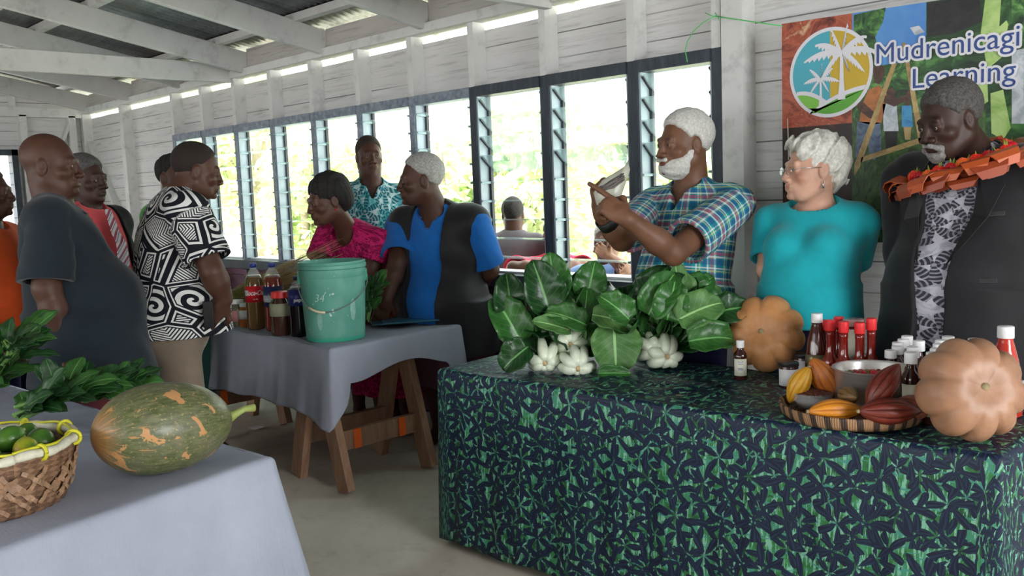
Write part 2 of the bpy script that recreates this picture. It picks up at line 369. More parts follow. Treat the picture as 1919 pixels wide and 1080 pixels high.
spots=[(-13.5,8.2,2.9,1.2,0),(-11.6,9.6,3.6,1.5,1),(-16.5,9,4.4,1.8,0),(-19,12,4.6,1.8,1),(-9.8,9.4,2.2,1.0,0),(-8.0,8.2,1.75,.8,1),(-6.6,9.6,2.0,.9,0),(-6.4,8.4,1.55,.8,1),(-5.2,9.6,1.7,.9,0),(-4.1,8.6,1.5,.75,1),(-3.2,10.5,1.65,.9,0),(-8.6,13,3.2,1.6,1),(-5.3,15,3.4,1.2,1),(-23,13,5.5,2,0),(-13,14,3.8,1.9,1)]
names=['tallest green tree seen through the leftmost louvres','bushy tree seen left of the pink dress','broad tree seen behind the patterned shirt','far tree beyond the leftmost louvre bays','round tree seen above the pink dress','low bush seen right of the floral shirt','bush seen behind the man in the black vest','bright low bush seen above the grey jacket outside','low hedge bush left of the widest dark window post','small bush seen behind the raised plastic bag','rear bush seen behind the bearded man','pale tree far off behind the floral shirt','pale distant tree in the middle louvre bays','distant crown at the left end of the louvres','distant tree seen over the pink dress']
for i,(x,y,h,r,k) in enumerate(spots): tree(x,y,h,r,i,M_fol[k],names[i],cat='tree' if h>2 else 'bush',n=1300 if h>2 else 900,name='leafy_tree' if h>2 else 'leafy_bush')
palm(-9.9,12.5,2.3,3,'coconut palm seen between the floral shirt and the black vest'); palm(-12.6,11.2,1.9,4,'low coconut palm seen above the woman in the pink dress')
# pale roofed shed beyond the yard
M_shed=simple('pale shed wall',(.80,.82,.84),.6,.3,.04); M_shr=simple('pale blue iron roof',(.62,.72,.76),.5,.3,.05)
for x,y,lb in ((-6.6,18,'pale blue roofed shed beyond the bushes outside'),):
    s=empty('garden_shed',(x,y,-.12),0,lb,'shed')
    MB().box((-3.2,-1.5,0),(2.6,1.5,1.7)).build('shed_wall',M_shed,s); MB().beam((-3.6,-.9,1.9),(3,-.9,1.9),2.0,.06,(0,.35,1)).build('shed_roof',M_shr,s)
    MB().box((-1,-1.53,.3),(-.3,-1.5,1.5)).build('shed_door',simple('shed door',(.5,.55,.55)),s)
# ================================================================ BODY SCULPTING (signed distance shapes -> one smooth mesh)
def smin(a,b,k):
    if k<=0: return np.minimum(a,b)
    h=np.clip(.5+.5*(b-a)/k,0,1); return b+(a-b)*h-k*h*(1-h)
def smax(a,b,k): return -smin(-a,-b,k)
def unit(v): v=np.array(v,float); return v/(np.linalg.norm(v)+1e-12)
def f_cap(a,b,ra,rb):
    a=np.array(a,float); b=np.array(b,float); ab=b-a; L=ab@ab+1e-12
    def f(p):
        q=p-a; t=np.clip((q@ab)/L,0,1); return np.sqrt(np.maximum(np.einsum('ij,ij->i',q,q)-2*t*(q@ab)+t*t*L,1e-14))-(ra+(rb-ra)*t)
    return f
def f_ell(c,r,Rm=None):
    c=np.array(c,float); r=np.array(r,float)
    def f(p):
        q=p-c
        if Rm is not None: q=q@Rm
        q=q/r; k0=np.sqrt(np.einsum('ij,ij->i',q,q)); q=q/r; k1=np.sqrt(np.einsum('ij,ij->i',q,q))
        return k0*(k0-1)/(k1+1e-9)
    return f
def f_plane(c,n):
    c=np.array(c,float); n=unit(n)
    return lambda p:(p-c)@n
def f_box(c,h,Rm=None,r=.01):
    c=np.array(c,float); h=np.array(h,float)-r
    def f(p):
        q=p-c
        if Rm is not None: q=q@Rm
        d=np.abs(q)-h
        return np.linalg.norm(np.maximum(d,0),axis=1)+np.minimum(d.max(axis=1),0)-r
    return f
def f_cut(f,*planes):
    def g(p):
        d=f(p)
        for q in planes: d=smax(d,q(p),.004)
        return d
    return g
class Sdf:
    def __init__(s): s.ops=[]; s.pts=[]
    def u(s,f,k=.02): s.ops.append(('u',f,k)); return s
    def d(s,f,k=.01): s.ops.append(('d',f,k)); return s
    def i(s,f,k=.004): s.ops.append(('i',f,k)); return s
    def w(s,f): s.ops.append(('w',f,0)); return s            # displacement
    def __call__(s,p):
        d=None
        for o,f,k in s.ops:
            v=f(p)
            if d is None: d=v
            elif o=='u': d=smin(d,v,k)
            elif o=='d': d=smax(d,-v,k)
            elif o=='i': d=smax(d,v,k)
            else: d=d+v
        return d
    def coarse(s,c,R_):
        """values at block centres and, per operation, the blocks it can matter in"""
        d=None; use=[]
        for o,f,k in s.ops:
            v=f(c)
            if d is None: d=v; use.append(np.ones(len(c),bool)); continue
            if o=='u': use.append(v<np.maximum(d,0)+2.2*R_+k); d=smin(d,v,k)
            elif o=='d': use.append(v<2.2*R_+k); d=smax(d,-v,k)
            elif o=='i': use.append(v>-(2.2*R_+k)); d=smax(d,v,k)
            else: use.append(np.ones(len(c),bool)); d=d+v
        return d,use
    def fine(s,P,use):
        """P: blocks x points x 3; use: per op a mask over these blocks"""
        nb,m,_=P.shape; D=None
        for (o,f,k),us in zip(s.ops,use):
            if D is None: D=f(P.reshape(-1,3)).reshape(nb,m); continue
            ix=np.where(us)[0]
            if not len(ix): continue
            v=f(P[ix].reshape(-1,3)).reshape(len(ix),m); d=D[ix]
            D[ix]=smin(d,v,k) if o=='u' else smax(d,-v,k) if o=='d' else smax(d,v,k) if o=='i' else d+v
        return D
def flat(S):
    """splice a leading union shape that is itself a Sdf into one op list"""
    while S.ops and isinstance(S.ops[0][1],Sdf) and S.ops[0][0]=='u':
        T=S.ops[0][1]; N=Sdf(); N.ops=T.ops+S.ops[1:]; S=N
    return S
def sdf_mesh(f,lo,hi,res):
    """block-sparse surface nets; returns verts, quads"""
    B=8; lo=np.array(lo,float); hi=np.array(hi,float)
    nb=np.ceil((hi-lo)/(res*B)).astype(int); n=nb*B+1
    g=[lo[i]+res*B*(np.arange(nb[i])+.5) for i in range(3)]
    c=np.stack(np.meshgrid(*g,indexing='ij'),-1).reshape(-1,3)
    R_=res*B*.87*1.35; f=flat(f) if isinstance(f,Sdf) else f
    if isinstance(f,Sdf): dc,use=f.coarse(c,res*B*.87)
    else: dc=f(c); use=None
    act=np.where(np.abs(dc)<R_)[0]
    D=np.repeat(np.repeat(np.repeat(dc.reshape(nb),B,0),B,1),B,2)
    D=np.pad(D,((0,1),)*3,mode='edge').astype(np.float32)
    if len(act)==0: return np.zeros((0,3)),np.zeros((0,4),int)
    oi=np.stack(np.meshgrid(*[np.arange(B+1)]*3,indexing='ij'),-1).reshape(-1,3)
    bi=np.stack(np.unravel_index(act,nb),-1)
    for s0 in range(0,len(bi),400):
        idx=(bi[s0:s0+400,None,:]*B+oi[None]).reshape(-1,3)
        if use is None: D[idx[:,0],idx[:,1],idx[:,2]]=f(lo+idx*res)
        else:
            a_=act[s0:s0+400]; D[idx[:,0],idx[:,1],idx[:,2]]=f.fine((lo+idx*res).reshape(len(a_),-1,3),[u[a_] for u in use]).reshape(-1)
    S=D<0
    corners=[(i,j,k) for i in (0,1) for j in (0,1) for k in (0,1)]
    nx,ny,nz=n
    sub=lambda A,o:A[o[0]:nx-1+o[0],o[1]:ny-1+o[1],o[2]:nz-1+o[2]]
    cnt=sum(sub(S,o).astype(np.int8) for o in corners)
    m=(cnt>0)&(cnt<8); ci=np.argwhere(m); idm=-np.ones(m.shape,int); idm[m]=np.arange(len(ci))
    acc=np.zeros((len(ci),3)); num=np.zeros(len(ci))
    for a in corners:
        for ax in range(3):
            if a[ax]==1: continue
            b=list(a); b[ax]=1
            da=D[tuple((ci+a).T)]; db=D[tuple((ci+b).T)]; x=(da<0)!=(db<0)
            t=np.where(x,da/np.where(x,da-db,1),0)
            p=np.array(a,float)[None]+0*acc; p[:,ax]+=t
            acc+=p*x[:,None]; num+=x
    V=lo+(ci+acc/np.maximum(num,1)[:,None])*res
    Q=[]
    for ax in range(3):
        o=[slice(1,-1)]*3; 
        sl0=[slice(0,n[i]) for i in range(3)]
        A=S[tuple(slice(0,n[i]-1) if i==ax else slice(0,n[i]) for i in range(3))]
        Bq=S[tuple(slice(1,n[i]) if i==ax else slice(0,n[i]) for i in range(3))]
        e=np.argwhere(A!=Bq); u_,v_=(ax+1)%3,(ax+2)%3
        ok=(e[:,u_]>0)&(e[:,v_]>0)&(e[:,u_]<n[u_]-1)&(e[:,v_]<n[v_]-1); e=e[ok]
        fl=A[tuple(e.T)]
        def cell(du,dv):
            q=e.copy(); q[:,u_]-=du; q[:,v_]-=dv; return idm[tuple(q.T)]
        q=np.stack([cell(1,1),cell(0,1),cell(0,0),cell(1,0)],1)
        q[~fl]=q[~fl][:,::-1]; q=q[(q>=0).all(1)]; Q.append(q)
    return V,np.concatenate(Q)
def fast_mesh(name,V,Q,mat,parent=None,attrs=None,smooth=True):
    me=bpy.data.meshes.new(name); me.vertices.add(len(V)); me.vertices.foreach_set('co',V.astype(np.float32).ravel())
    k=Q.shape[1]; me.loops.add(len(Q)*k); me.loops.foreach_set('vertex_index',Q.astype(np.int32).ravel())
    me.polygons.add(len(Q)); me.polygons.foreach_set('loop_start',np.arange(0,len(Q)*k,k,dtype=np.int32))
    me.polygons.foreach_set('use_smooth',np.full(len(Q),smooth))
    me.update(calc_edges=True); me.validate()
    if mat: me.materials.append(mat)
    for a,v in (attrs or {}).items():
        at=me.attributes.new(a,'FLOAT_VECTOR','POINT'); at.data.foreach_set('vector',np.asarray(v,np.float32).ravel())
    o=bpy.data.objects.new(name,me); return link(o,parent)
def sculpt(name,f,lo,hi,res,mat,parent=None,attr=None,origin=None,smooth_it=0):
    V,Q=sdf_mesh(f,lo,hi,res); at={}
    if attr: at={k:g(V) for k,g in attr.items()}
    if origin is not None: V=V-np.array(origin)
    o=fast_mesh(name,V,Q,mat,parent,at)
    if smooth_it: m=o.modifiers.new('smooth','SMOOTH'); m.iterations=smooth_it; m.factor=.5
    return o
def folds(amp,seed,fx=16,fz=10,stretch=(1,1,1)):
    rg=np.random.RandomState(seed); K=[(rg.normal(size=3)*np.array([fx,fx,fz])*s,rg.uniform(0,6.28),1/s) for s in (.5,.8,1.2,1.9,3.0)]
    def f(p):
        q=p+.03*np.sin(p[:,[1,2,0]]*13+seed); r=0
        for k,ph,a in K: r=r+a*np.sin(q@k+ph)
        return amp*.35*r
    return f
# ---------------------------------------------------------------- people
def skinmat(name,c,dark=None,rough=.5):
    t=NT(name,rough,.32); n=t.noise(t.coord(),55,4); n2=t.noise(t.coord(),9,3)
    a=t.n('ShaderNodeAttribute',attribute_name='tint').outputs['Vector']
    base=t.ramp(n2,[(.3,tuple(x*.82 for x in c)),(.7,tuple(min(1,x*1.15) for x in c))])
    t.col(t.mix(1.0,base,a,'MULTIPLY')); t.bump(n,.12,.002)
    t.b.inputs['Subsurface Weight'].default_value=0.0; return t.m
M_sclera=simple('eye white',(.36,.32,.29),.2,.5,.02); M_iris=simple('dark iris',(.03,.015,.01),.15,.6,.02)
M_irisb=simple('blue grey iris',(.12,.18,.22),.15,.6,.02)
def hairmat(name,c1,c2,scale=60):
    t=NT(name,.7,.25); n=t.noise(t.coord(),scale,5,.75); t.col(t.ramp(n,[(.3,c1),(.7,c2)])).bump(n,.7,.006); return t.m
class Person:
    """P['head']=(centre, yaw, pitch, roll) ; yaw: facing direction angle in the ground plane"""
    def __init__(s,name_label,head,yaw,pitch=0,roll=0,hs=1.0,pelvis=None,tyaw=None,neck=None,scale=1.0,bulk=1.0,belly=.0,bust=0,female=False,res=.0045,skin=None,look='',seed=1,nosew=1.0,shw=1.0):
        s.label=name_label; s.h=np.array(head,float); s.res=res; s.skin=skin; s.seed=seed; s.hs=hs; s.sc=scale; s.bulk=bulk; s.belly=belly; s.bust=bust; s.female=female; s.nosew=nosew; s.shw=shw
        cy,sy=math.cos(yaw),math.sin(yaw); fwd=np.array([cy,sy,0]); left=np.array([-sy,cy,0]); up=np.array([0,0,1.])
        cp,sp=math.cos(pitch),math.sin(pitch); fwd,up=fwd*cp+up*sp,up*cp-fwd*sp
        cr,sr=math.cos(roll),math.sin(roll); left,up=left*cr+up*sr,up*cr-left*sr
        s.HR=np.stack([-left,fwd,up],1)          # columns: person's right(x), forward(y), up(z)
        ty=yaw if tyaw is None else tyaw; s.ty=ty
        s.pel=np.array(pelvis,float); 
        s.neck=np.array(neck,float) if neck is not None else s.h-s.HR[:,2]*.165*hs-s.HR[:,1]*.03*hs
        tu=unit(s.neck-s.pel); tf=np.array([math.cos(ty),math.sin(ty),0]); tr=unit(np.cross(tf,tu)); tf=np.cross(tu,tr)
        s.TR=np.stack([tr,tf,tu],1); s.TL=np.linalg.norm(s.neck-s.pel)
        s.LR=np.stack([np.array([math.sin(ty),-math.cos(ty),0]),np.array([math.cos(ty),math.sin(ty),0]),np.array([0,0,1.])],1)
        s.base=np.array([s.pel[0],s.pel[1],0]); s.root=empty('person',s.base)
        s.B=Sdf(); s.arms={}; s.tints=[]; s.legs_=None
    def H(s,x,y,z): return s.h+s.HR@(np.array([x,y,z])*s.hs)
    def T(s,x,y,t):      # torso: t 0 at pelvis, 1 at neck base
        return s.pel+s.TR@(np.array([x*s.sc,y*s.sc,t*s.TL]))
    def torso(s,inf=0.0,low=False):
        b=s.bulk; k=s.sc; S=Sdf(); R=s.TR; e=lambda c,r:f_ell(c,np.array(r)*k+inf,R)
        S.u(e(s.T(0,0,.02),(.165*b,.12*b,.14)))
        S.u(e(s.T(0,.02+s.belly*.5,.28),(.15*b+s.belly*.35,.115*b+s.belly,.16)),.06)
        S.u(e(s.T(0,.005,.62),(.168*b,.118*b,.19)),.07)
        if s.bust:
            for sg in (1,-1): S.u(e(s.T(sg*.082,.085*b,.60),(.075,.06+s.bust,.075)),.03)
        sw=.165*s.shw
        S.u(f_cap(s.T(-sw,-.01,.885),s.T(sw,-.01,.885),.062*k+inf,.062*k+inf),.06)
        S.u(f_cap(s.T(0,-.01,.86),s.T(0,0,1.0),.075*k+inf*.6,.06*k+inf*.3),.07)
        return S
    def shoulder(s,side): return s.T(side*.195*s.shw,-.005,.875)
    def arm(s,side,elbow,wrist,r=1.0):
        s.arms[side]=(s.shoulder(side),np.array(elbow,float),np.array(wrist,float)); a,b,c=s.arms[side]; k=s.sc*r
        s.B.u(f_cap(a,b,.052*k,.042*k),.03); s.B.u(f_cap(b,b+(c-b)*.35,.041*k,.043*k),.02); s.B.u(f_cap(b+(c-b)*.35,c,.043*k,.028*k),.02)
        return s
    def hand(s,side,aim,palm,curl=(.5,.5,.55,.6),thumb=.4,spread=.12,hl=1.0,point=None,closed=False):
        """aim: direction the hand points; palm: direction the palm faces"""
        c=s.arms[side][2]; y=unit(aim); n=np.array(palm,float); n=unit(n-y*(n@y)); x=np.cross(y,n)*1.0
        if side<0: x=x    # x points to the thumb side for the right hand
        tx=x if side>0 else -x
        k=hl*s.sc; R=np.stack([tx,y,n],1)
        s.B.u(f_cap(c,c+y*.03*k,.027*k,.027*k),.015)
        s.B.u(f_ell(c+y*.052*k,np.array([.040,.052,.017])*k,R),.015)
        knx=[.028,.009,-.010,-.027]; ln=[.042,.048,.045,.035]
        for i in range(4):
            p=c+y*(.088 if i in(1,2) else .082)*k+tx*knx[i]*k; ang=curl[i]*1.0
            if point is not None and i==point: ang=.05
            d=y; L=ln[i]*k; r=.0098*k; spr=tx*(.5-i/3)*spread
            q=p
            s.B.u(f_cap(c+y*.06*k+tx*knx[i]*k*.8,p,.012*k,.0108*k),.008)
            for j in range(3):
                a=ang*(1.0 if j else .8); 
                tot=ang*(j+1)*.75
                dd=unit(y*math.cos(tot)+n*math.sin(tot)+spr)
                q2=q+dd*L*(1,.62,.5)[j]; s.B.u(f_cap(q,q2,r*(1-.06*j),r*(1-.06*(j+1))),.0035); q=q2
        b=c+y*.028*k+tx*.030*k+n*.006*k; m=b+unit(y*.65+tx*.75+n*.25)*.040*k; e=m+unit(y*.85+tx*(.35-thumb*.6)+n*(.3+thumb))*.034*k
        s.B.u(f_cap(c+y*.02*k+tx*.012*k,b,.017*k,.0155*k),.012); s.B.u(f_cap(b,m,.0145*k,.012*k),.01); s.B.u(f_cap(m,e,.0118*k,.0098*k),.006)
        return s
    thumbside={}
    def headshape(s):
        h=s.hs; B=s.B; R=s.HR; E=lambda c,r,k=.02:B.u(f_ell(s.H(*c),np.array(r)*h,R),k*h)
        fem=s.female
        B.u(f_ell(s.H(0,-.022,.038),np.array([.073,.092,.083])*h,R),.03)
        E((0,.022,-.02),(.062,.066,.085),.03)
        E((0,.040,-.078),(.046 if not fem else .038,.040,.032),.03)
        B.u(f_cap(s.H(-.052,-.005,-.055),s.H(-.022,.055,-.092),.020*h,.016*h),.03*h); B.u(f_cap(s.H(.052,-.005,-.055),s.H(.022,.055,-.092),.020*h,.016*h),.03*h)
        for g in (1,-1):
            E((g*.045,.055,-.028),(.022,.020,.018),.02)
            B.d(f_ell(s.H(g*.031,.100,.002),np.array([.021,.020,.014])*h,R),.012*h)
        B.u(f_cap(s.H(-.036,.078,.021),s.H(.036,.078,.021),.0095*h,.0095*h),.014*h)
        B.u(f_cap(s.H(0,.087,.008),s.H(0,.1035,-.031),.0075*h,.0115*h),.010*h)
        w=s.nosew
        for g in (1,-1):
            E((g*.0135*w,.097,-.036),(.0105*w,.012,.009),.007)
        E((0,.082,-.062),(.028,.014,.016),.016)
        B.u(f_cap(s.H(-.017,.091,-.0575),s.H(.017,.091,-.0575),.0055*h,.0055*h),.006*h); B.u(f_cap(s.H(0,.096,-.057),s.H(0,.096,-.057),.0055*h,.0055*h),.008*h)
        B.u(f_cap(s.H(-.014,.090,-.0705),s.H(.014,.090,-.0705),.0068*h,.0068*h),.006*h)
        B.d(f_cap(s.H(-.022,.099,-.0635),s.H(.022,.099,-.0635),.0022*h,.0022*h),.004*h)
        E((0,.083,-.097),(.017,.013,.012),.014)
        for g in (1,-1):   # eyelids and ears
            B.u(f_ell(s.H(g*.031,.073,.0015),np.array([.0170,.0168,.0158])*h,R),.004*h)
            B.d(f_ell(s.H(g*.031,.093,-.0005),np.array([.0125,.012,.0062])*h,R),.0015*h)
            B.u(f_ell(s.H(g*.074,-.012,-.008),np.array([.009,.019,.031])*h,R),.008*h)
            B.d(f_ell(s.H(g*.083,-.004,-.004),np.array([.006,.010,.017])*h,R),.005*h)
        # neck
        nr=.052 if fem else .061
        B.u(f_cap(s.H(0,-.025,-.05),s.neck,nr*h,(nr+.006)*s.sc),.03)
        lip=(1.05,.62,.60) if not fem else (1.05,.65,.65)
        s.tints+=[(s.H(0,.095,-.064),.020*h,lip,np.array([1.15,.7,.55]))]
    def brow(s,tint=(.35,.35,.38)):
        for g in (1,-1): s.tints.append((s.H(g*.031,.088,.0225),.020*s.hs,tint,np.array([1.1,.6,.30])))
    def stubble(s,tint): s.tints.append((s.H(0,.06,-.085),.055*s.hs,tint,np.array([1.1,1,.6])))
    def eyes(s,iris=None,closed=False):
        h=s.hs
        for g in (1,-1):
            c=s.H(g*.031,.0745,-.0003); e=MB(); e.lathe([(.0124*h*math.sin(a),-.0124*h*math.cos(a)) for a in np.linspace(.001,PI-.001,10)],14)
            V=np.array(e.v)@np.eye(3)+c-s.base
            o=mesh('eye',V,e.f,M_sclera,s.root,True)
            ir=c+s.HR[:,1]*.0066*h; e2=MB(); e2.lathe([(.0068*h*math.sin(a),-.0068*h*math.cos(a)) for a in np.linspace(.001,PI-.001,8)],12)
            mesh('iris',np.array(e2.v)+ir-s.base,e2.f,iris or M_iris,o,True)
    def hair(s,mat,style='short',thick=.008,line=.035,seed=3,name='hair',amp=.002,back=-.06):
        h=s.hs; S=Sdf(); R=s.HR
        if style=='short':
            S.u(f_ell(s.H(0,-.024,.040),np.array([.074+thick,.094+thick,.084+thick])*h,R))
            S.i(f_plane(s.H(0,.060,line+.028),s.HR@np.array([0,.75,-.66]) ),.012*h)
            S.i(f_plane(s.H(0,-.01,back+.055),s.HR@np.array([0,.35,-1])),.01*h)
            for g in (1,-1): S.d(f_ell(s.H(g*.085,-.004,-.01),np.array([.035,.028,.040])*h,R),.01*h)
        elif style=='puff':
            S.u(f_ell(s.H(0,-.030,.050),np.array([.088+thick,.105+thick,.092+thick])*h,R))
            S.u(f_ell(s.H(0,-.075,-.005),np.array([.075+thick,.065+thick,.070+thick])*h,R),.03)
            S.d(f_ell(s.H(0,.085,-.025),np.array([.066,.075,.083])*h,R),.012*h)
            for g in (1,-1): S.d(f_ell(s.H(g*.095,.02,-.025),np.array([.035,.05,.045])*h,R),.01*h)
        elif style=='lady':
            S.u(f_ell(s.H(0,-.028,.052),np.array([.085,.108,.088])*h,R))
            S.u(f_ell(s.H(0,-.085,-.000),np.array([.070,.050,.085])*h,R),.03)
            S.u(f_cap(s.H(-.045,.060,.090),s.H(.045,.060,.095),.024*h,.026*h),.02)
            S.d(f_ell(s.H(0,.088,-.028),np.array([.068,.072,.095])*h,R),.008*h)
            for g in (1,-1): S.d(f_ell(s.H(g*.095,.012,-.035),np.array([.032,.045,.042])*h,R),.01*h)
            ax=s.HR
            S.w(lambda p:.006*np.sin(((p-s.h)@ax)[:,0]*95+4*np.sin(((p-s.h)@ax)[:,1]*45+((p-s.h)@ax)[:,2]*30))*h)
        S.w(folds(amp*h,seed,140,140))
        return sculpt(name,S,s.h-.2*h,s.h+.2*h,.0035*h,mat,s.root,origin=s.base)
    def beard(s,mat,full=True,seed=5):
        h=s.hs; S=Sdf(); R=s.HR
        if full:
            S.u(f_ell(s.H(0,.040,-.082),np.array([.064,.060,.048])*h,R))
            for g in (1,-1): S.u(f_cap(s.H(g*.062,.0,-.025),s.H(g*.048,.045,-.075),.012*h,.026*h),.02*h)
            S.u(f_cap(s.H(-.024,.097,-.052),s.H(.024,.097,-.052),.0085*h,.0085*h),.008*h)
            S.d(f_ell(s.H(0,.102,-.0645),np.array([.019,.018,.0065])*h,R),.004*h); S.d(f_ell(s.H(0,.10,-.025),np.array([.034,.05,.020])*h,R),.008*h)
            S.i(f_plane(s.H(0,.0,-.018),s.HR@np.array([0,.15,1])),.01*h)
        else:
            S.u(f_ell(s.H(0,.070,-.092),np.array([.032,.030,.026])*h,R))
            for g in (1,-1): S.u(f_cap(s.H(g*.010,.102,-.050),s.H(g*.032,.085,-.068),.0085*h,.009*h),.008*h); S.u(f_cap(s.H(g*.032,.084,-.068),s.H(g*.024,.078,-.090),.009*h,.010*h),.01*h)
            S.d(f_ell(s.H(0,.102,-.0655),np.array([.020,.018,.0065])*h,R),.004*h)
        S.w(folds(.0016*h,seed,170,170))
        return sculpt('beard' ,S,s.h-.17*h,s.h+.17*h,.0033*h,mat,s.root,origin=s.base)
    def legs(s,feet=None,knee=None,shoes=None,bare=True):
        k=s.sc; L=s.LR; out=[]
        for i,g in enumerate((1,-1)):
            hip=s.pel+L@np.array([g*.085,0,-.03])*k
            ft=np.array(feet[i]) if feet is not None else s.base+L@np.array([g*.11,0,0])
            an=np.array([ft[0],ft[1],.085]); kn=(hip+an)/2+L@np.array([g*.01,.03,0]); out.append((hip,kn,an))
            s.B.u(f_cap(hip,kn,.082*k,.054*k),.03); s.B.u(f_cap(kn,kn+(an-kn)*.35,.052*k,.052*k),.02); s.B.u(f_cap(kn+(an-kn)*.35,an,.052*k,.034*k),.02)
            f=L[:,1]; s.B.u(f_cap(an-f*.035-np.array([0,0,.048]),an+f*.09-np.array([0,0,.052]),.033*k,.030),.03); s.B.u(f_cap(an-np.array([0,0,.02]),an+f*.12-np.array([0,0,.058]),.034,.022),.03)
            if bare:
                for q in range(5):
                    x=L[:,0]*g*(-.030+.0155*q); ln=.155-.012*q
                    s.B.u(f_cap(an+f*.10+x-np.array([0,0,.062]),an+f*ln+x-np.array([0,0,.072]),.013,.011-.001*q),.006)
        s.legs_=out; return s
    def finish_body(s,lowcut=None):
        t=s.torso(-.014); B=s.B; S=Sdf(); S.u(t)
        first=True
        S.ops+= [(o,f,(.03 if (i==0) else k)) for i,(o,f,k) in enumerate(B.ops)]
        pts=[s.h,s.pel,s.neck]+[q for a in s.arms.values() for q in a]+([q for l in s.legs_ for q in l] if s.legs_ else [])
        pts=np.array(pts); lo=pts.min(0)-.26; hi=pts.max(0)+.26; lo[2]=max(lo[2],-.03)
        def tint(V):
            c=np.ones((len(V),3))
            for p,r,col,sc_ in s.tints:
                q=((V-p)@s.HR)/sc_; d=np.linalg.norm(q,axis=1)/r; m=np.clip(1.6-1.6*d,0,1)[:,None]; c=c*(1-m)+c*np.array(col)*m
            return c
        o=sculpt('body',S,lo,hi,s.res,s.skin,s.root,{'tint':tint},origin=s.base); return o
    def garment(s,name,mat,hem=0.0,inf=.022,sleeve=.5,sl_r=(.07,.078),neckdepth=.04,neckw=.055,seed=1,amp=.004,extra=None,hem_up=None,collar=False,open_front=None,arms=(1,-1),res=None,flare=0,buttons=0,vneck=.0,tail=None):
        S=s.torso(inf); k=s.sc; R=s.TR
        # skirt of the shirt hangs straight down from the belly
        if flare is not None:
            c0=s.T(0,.01+s.belly*.35,.25); c1=s.pel+s.LR@np.array([0,.02+s.belly*.3,-.1 if tail is None else -tail])
            def drop(p,c0=c0,c1=c1):
                t=np.clip((c0[2]-p[:,2])/(c0[2]-c1[2]+1e-6),0,1.3); cen=c0+(c1-c0)*t[:,None]; q=(p-cen)@s.LR
                rx=(.158*s.bulk+s.belly*.35+.01*0)*k+inf+flare*t; ry=(.122*s.bulk+s.belly*.75)*k+inf+flare*t
                kk=np.sqrt((q[:,0]/rx)**2+(q[:,1]/ry)**2); return np.maximum((kk-1)*np.minimum(rx,ry),p[:,2]-c0[2])
            S.u(drop,.05)
        S.w(folds(amp,seed))
        fr=[]
        for g in arms:
            if g not in s.arms or not sleeve: continue
            a,b,c=s.arms[g]
            if sleeve<=1: e=a+(b-a)*sleeve; 
            else: e=b+(c-b)*(sleeve-1)
            S2=Sdf(); d=unit(e-a) if sleeve<=1 else unit(e-b)
            if sleeve<=1: S2.u(f_cap(a,e+d*.05,sl_r[0]*k,sl_r[1]*k))
            else: S2.u(f_cap(a,b,sl_r[0]*k,sl_r[1]*k)); S2.u(f_cap(b,e+d*.05,sl_r[1]*k,sl_r[1]*.85*k),.03)
            S2.w(folds(amp*1.1,seed+9,20,16)); S2.i(f_plane(e,d),.002)
            # hollow mouth of the sleeve
            S2.d(f_cap(e-d*.012,e+d*.08,sl_r[1]*k*.80,sl_r[1]*k*.80),.002)
            S.u(S2,.006)
        S.i(f_plane(s.pel+np.array([0,0,hem]) ,hem_up if hem_up is not None else (0,0,-1)),.002)
        nk=s.T(0,.02,1.02)
        S.d(f_ell(s.T(0,.045,1.02),np.array([neckw+.012,.065,neckdepth])*k,R),.004)
        S.d(f_cap(s.T(0,0,.90),s.T(0,.02,1.3),.058*k,.068*k),.003)
        if vneck:
            def V_(p,c=s.T(0,0,1.0)):
                q=(p-c)@R; return np.maximum(np.maximum(np.abs(q[:,0])-(.048+q[:,2]*.40),-q[:,1]),-.0-(q[:,2]+vneck))
            S.d(V_,.003)
        if extra: extra(S)
        lo=s.pel-.0; pts=[s.pel+np.array([0,0,hem]),s.neck,s.pel]+[q for a in s.arms.values() for q in a]
        pts=np.array(pts); lo=pts.min(0)-.33; hi=pts.max(0)+.33
        sh={g:s.arms[g] for g in arms if g in s.arms and sleeve}
        def pat(V):
            q=(V-s.pel)@s.TR; ang=np.arctan2(q[:,0],q[:,1]+.02); P=np.stack([ang*.17,q[:,2],np.zeros(len(V))],1)
            dt=s.torso(inf)(V) if sh else None
            for g,(a,b,c) in sh.items():
                # arm coordinates: along and around
                ax=unit(b-a); d1=f_cap(a+ax*.06,b+ax*.1,.07,.07)(V); m=d1<dt-.0
                f_=s.TR[:,1]-ax*(s.TR[:,1]@ax); f_=unit(f_); o_=np.cross(ax,f_); r=V-a; an=np.arctan2(r@o_,r@f_)
                P[m]=np.stack([an*.075+.5,r@ax*-1+.3,np.ones(len(V))],1)[m]
            return P
        return sculpt(name,S,lo,hi,res or max(.0055,s.res),mat,s.root,{'pat':pat},origin=s.base)
    def collar(s,mat,name='collar',h=.035,open_=.35,drop=.0,R_=.062,tilt=.3):
        """turned-down shirt collar as a band around the neck, open at the throat"""
        V=[];Fs=[];n=36; k=s.sc
        for i in range(n+1):
            a=open_+(2*PI-2*open_)*i/n
            c,sn=math.sin(a),math.cos(a); fr=(1+sn)/2
            for rr,t in ((R_*.96,.985-drop*fr),(R_*1.0,1.035-drop*fr*1.1),(R_*1.12,1.030-drop*fr*1.1),(R_*1.42+.014*fr,.955-drop*fr*1.25)):
                V.append(s.T(c*rr,sn*rr*1.02+.0,t))
        for i in range(n):
            for j in range(3): Fs.append((i*4+j,i*4+j+1,(i+1)*4+j+1,(i+1)*4+j))
        o=mesh(name,np.array(V)-s.base,Fs,mat,s.root,True,attrs={'pat':[(i*.01,.45+j*.012,0) for i in range(n+1) for j in range(4)]})
        m=o.modifiers.new('cloth thickness','SOLIDIFY'); m.thickness=.004; return o
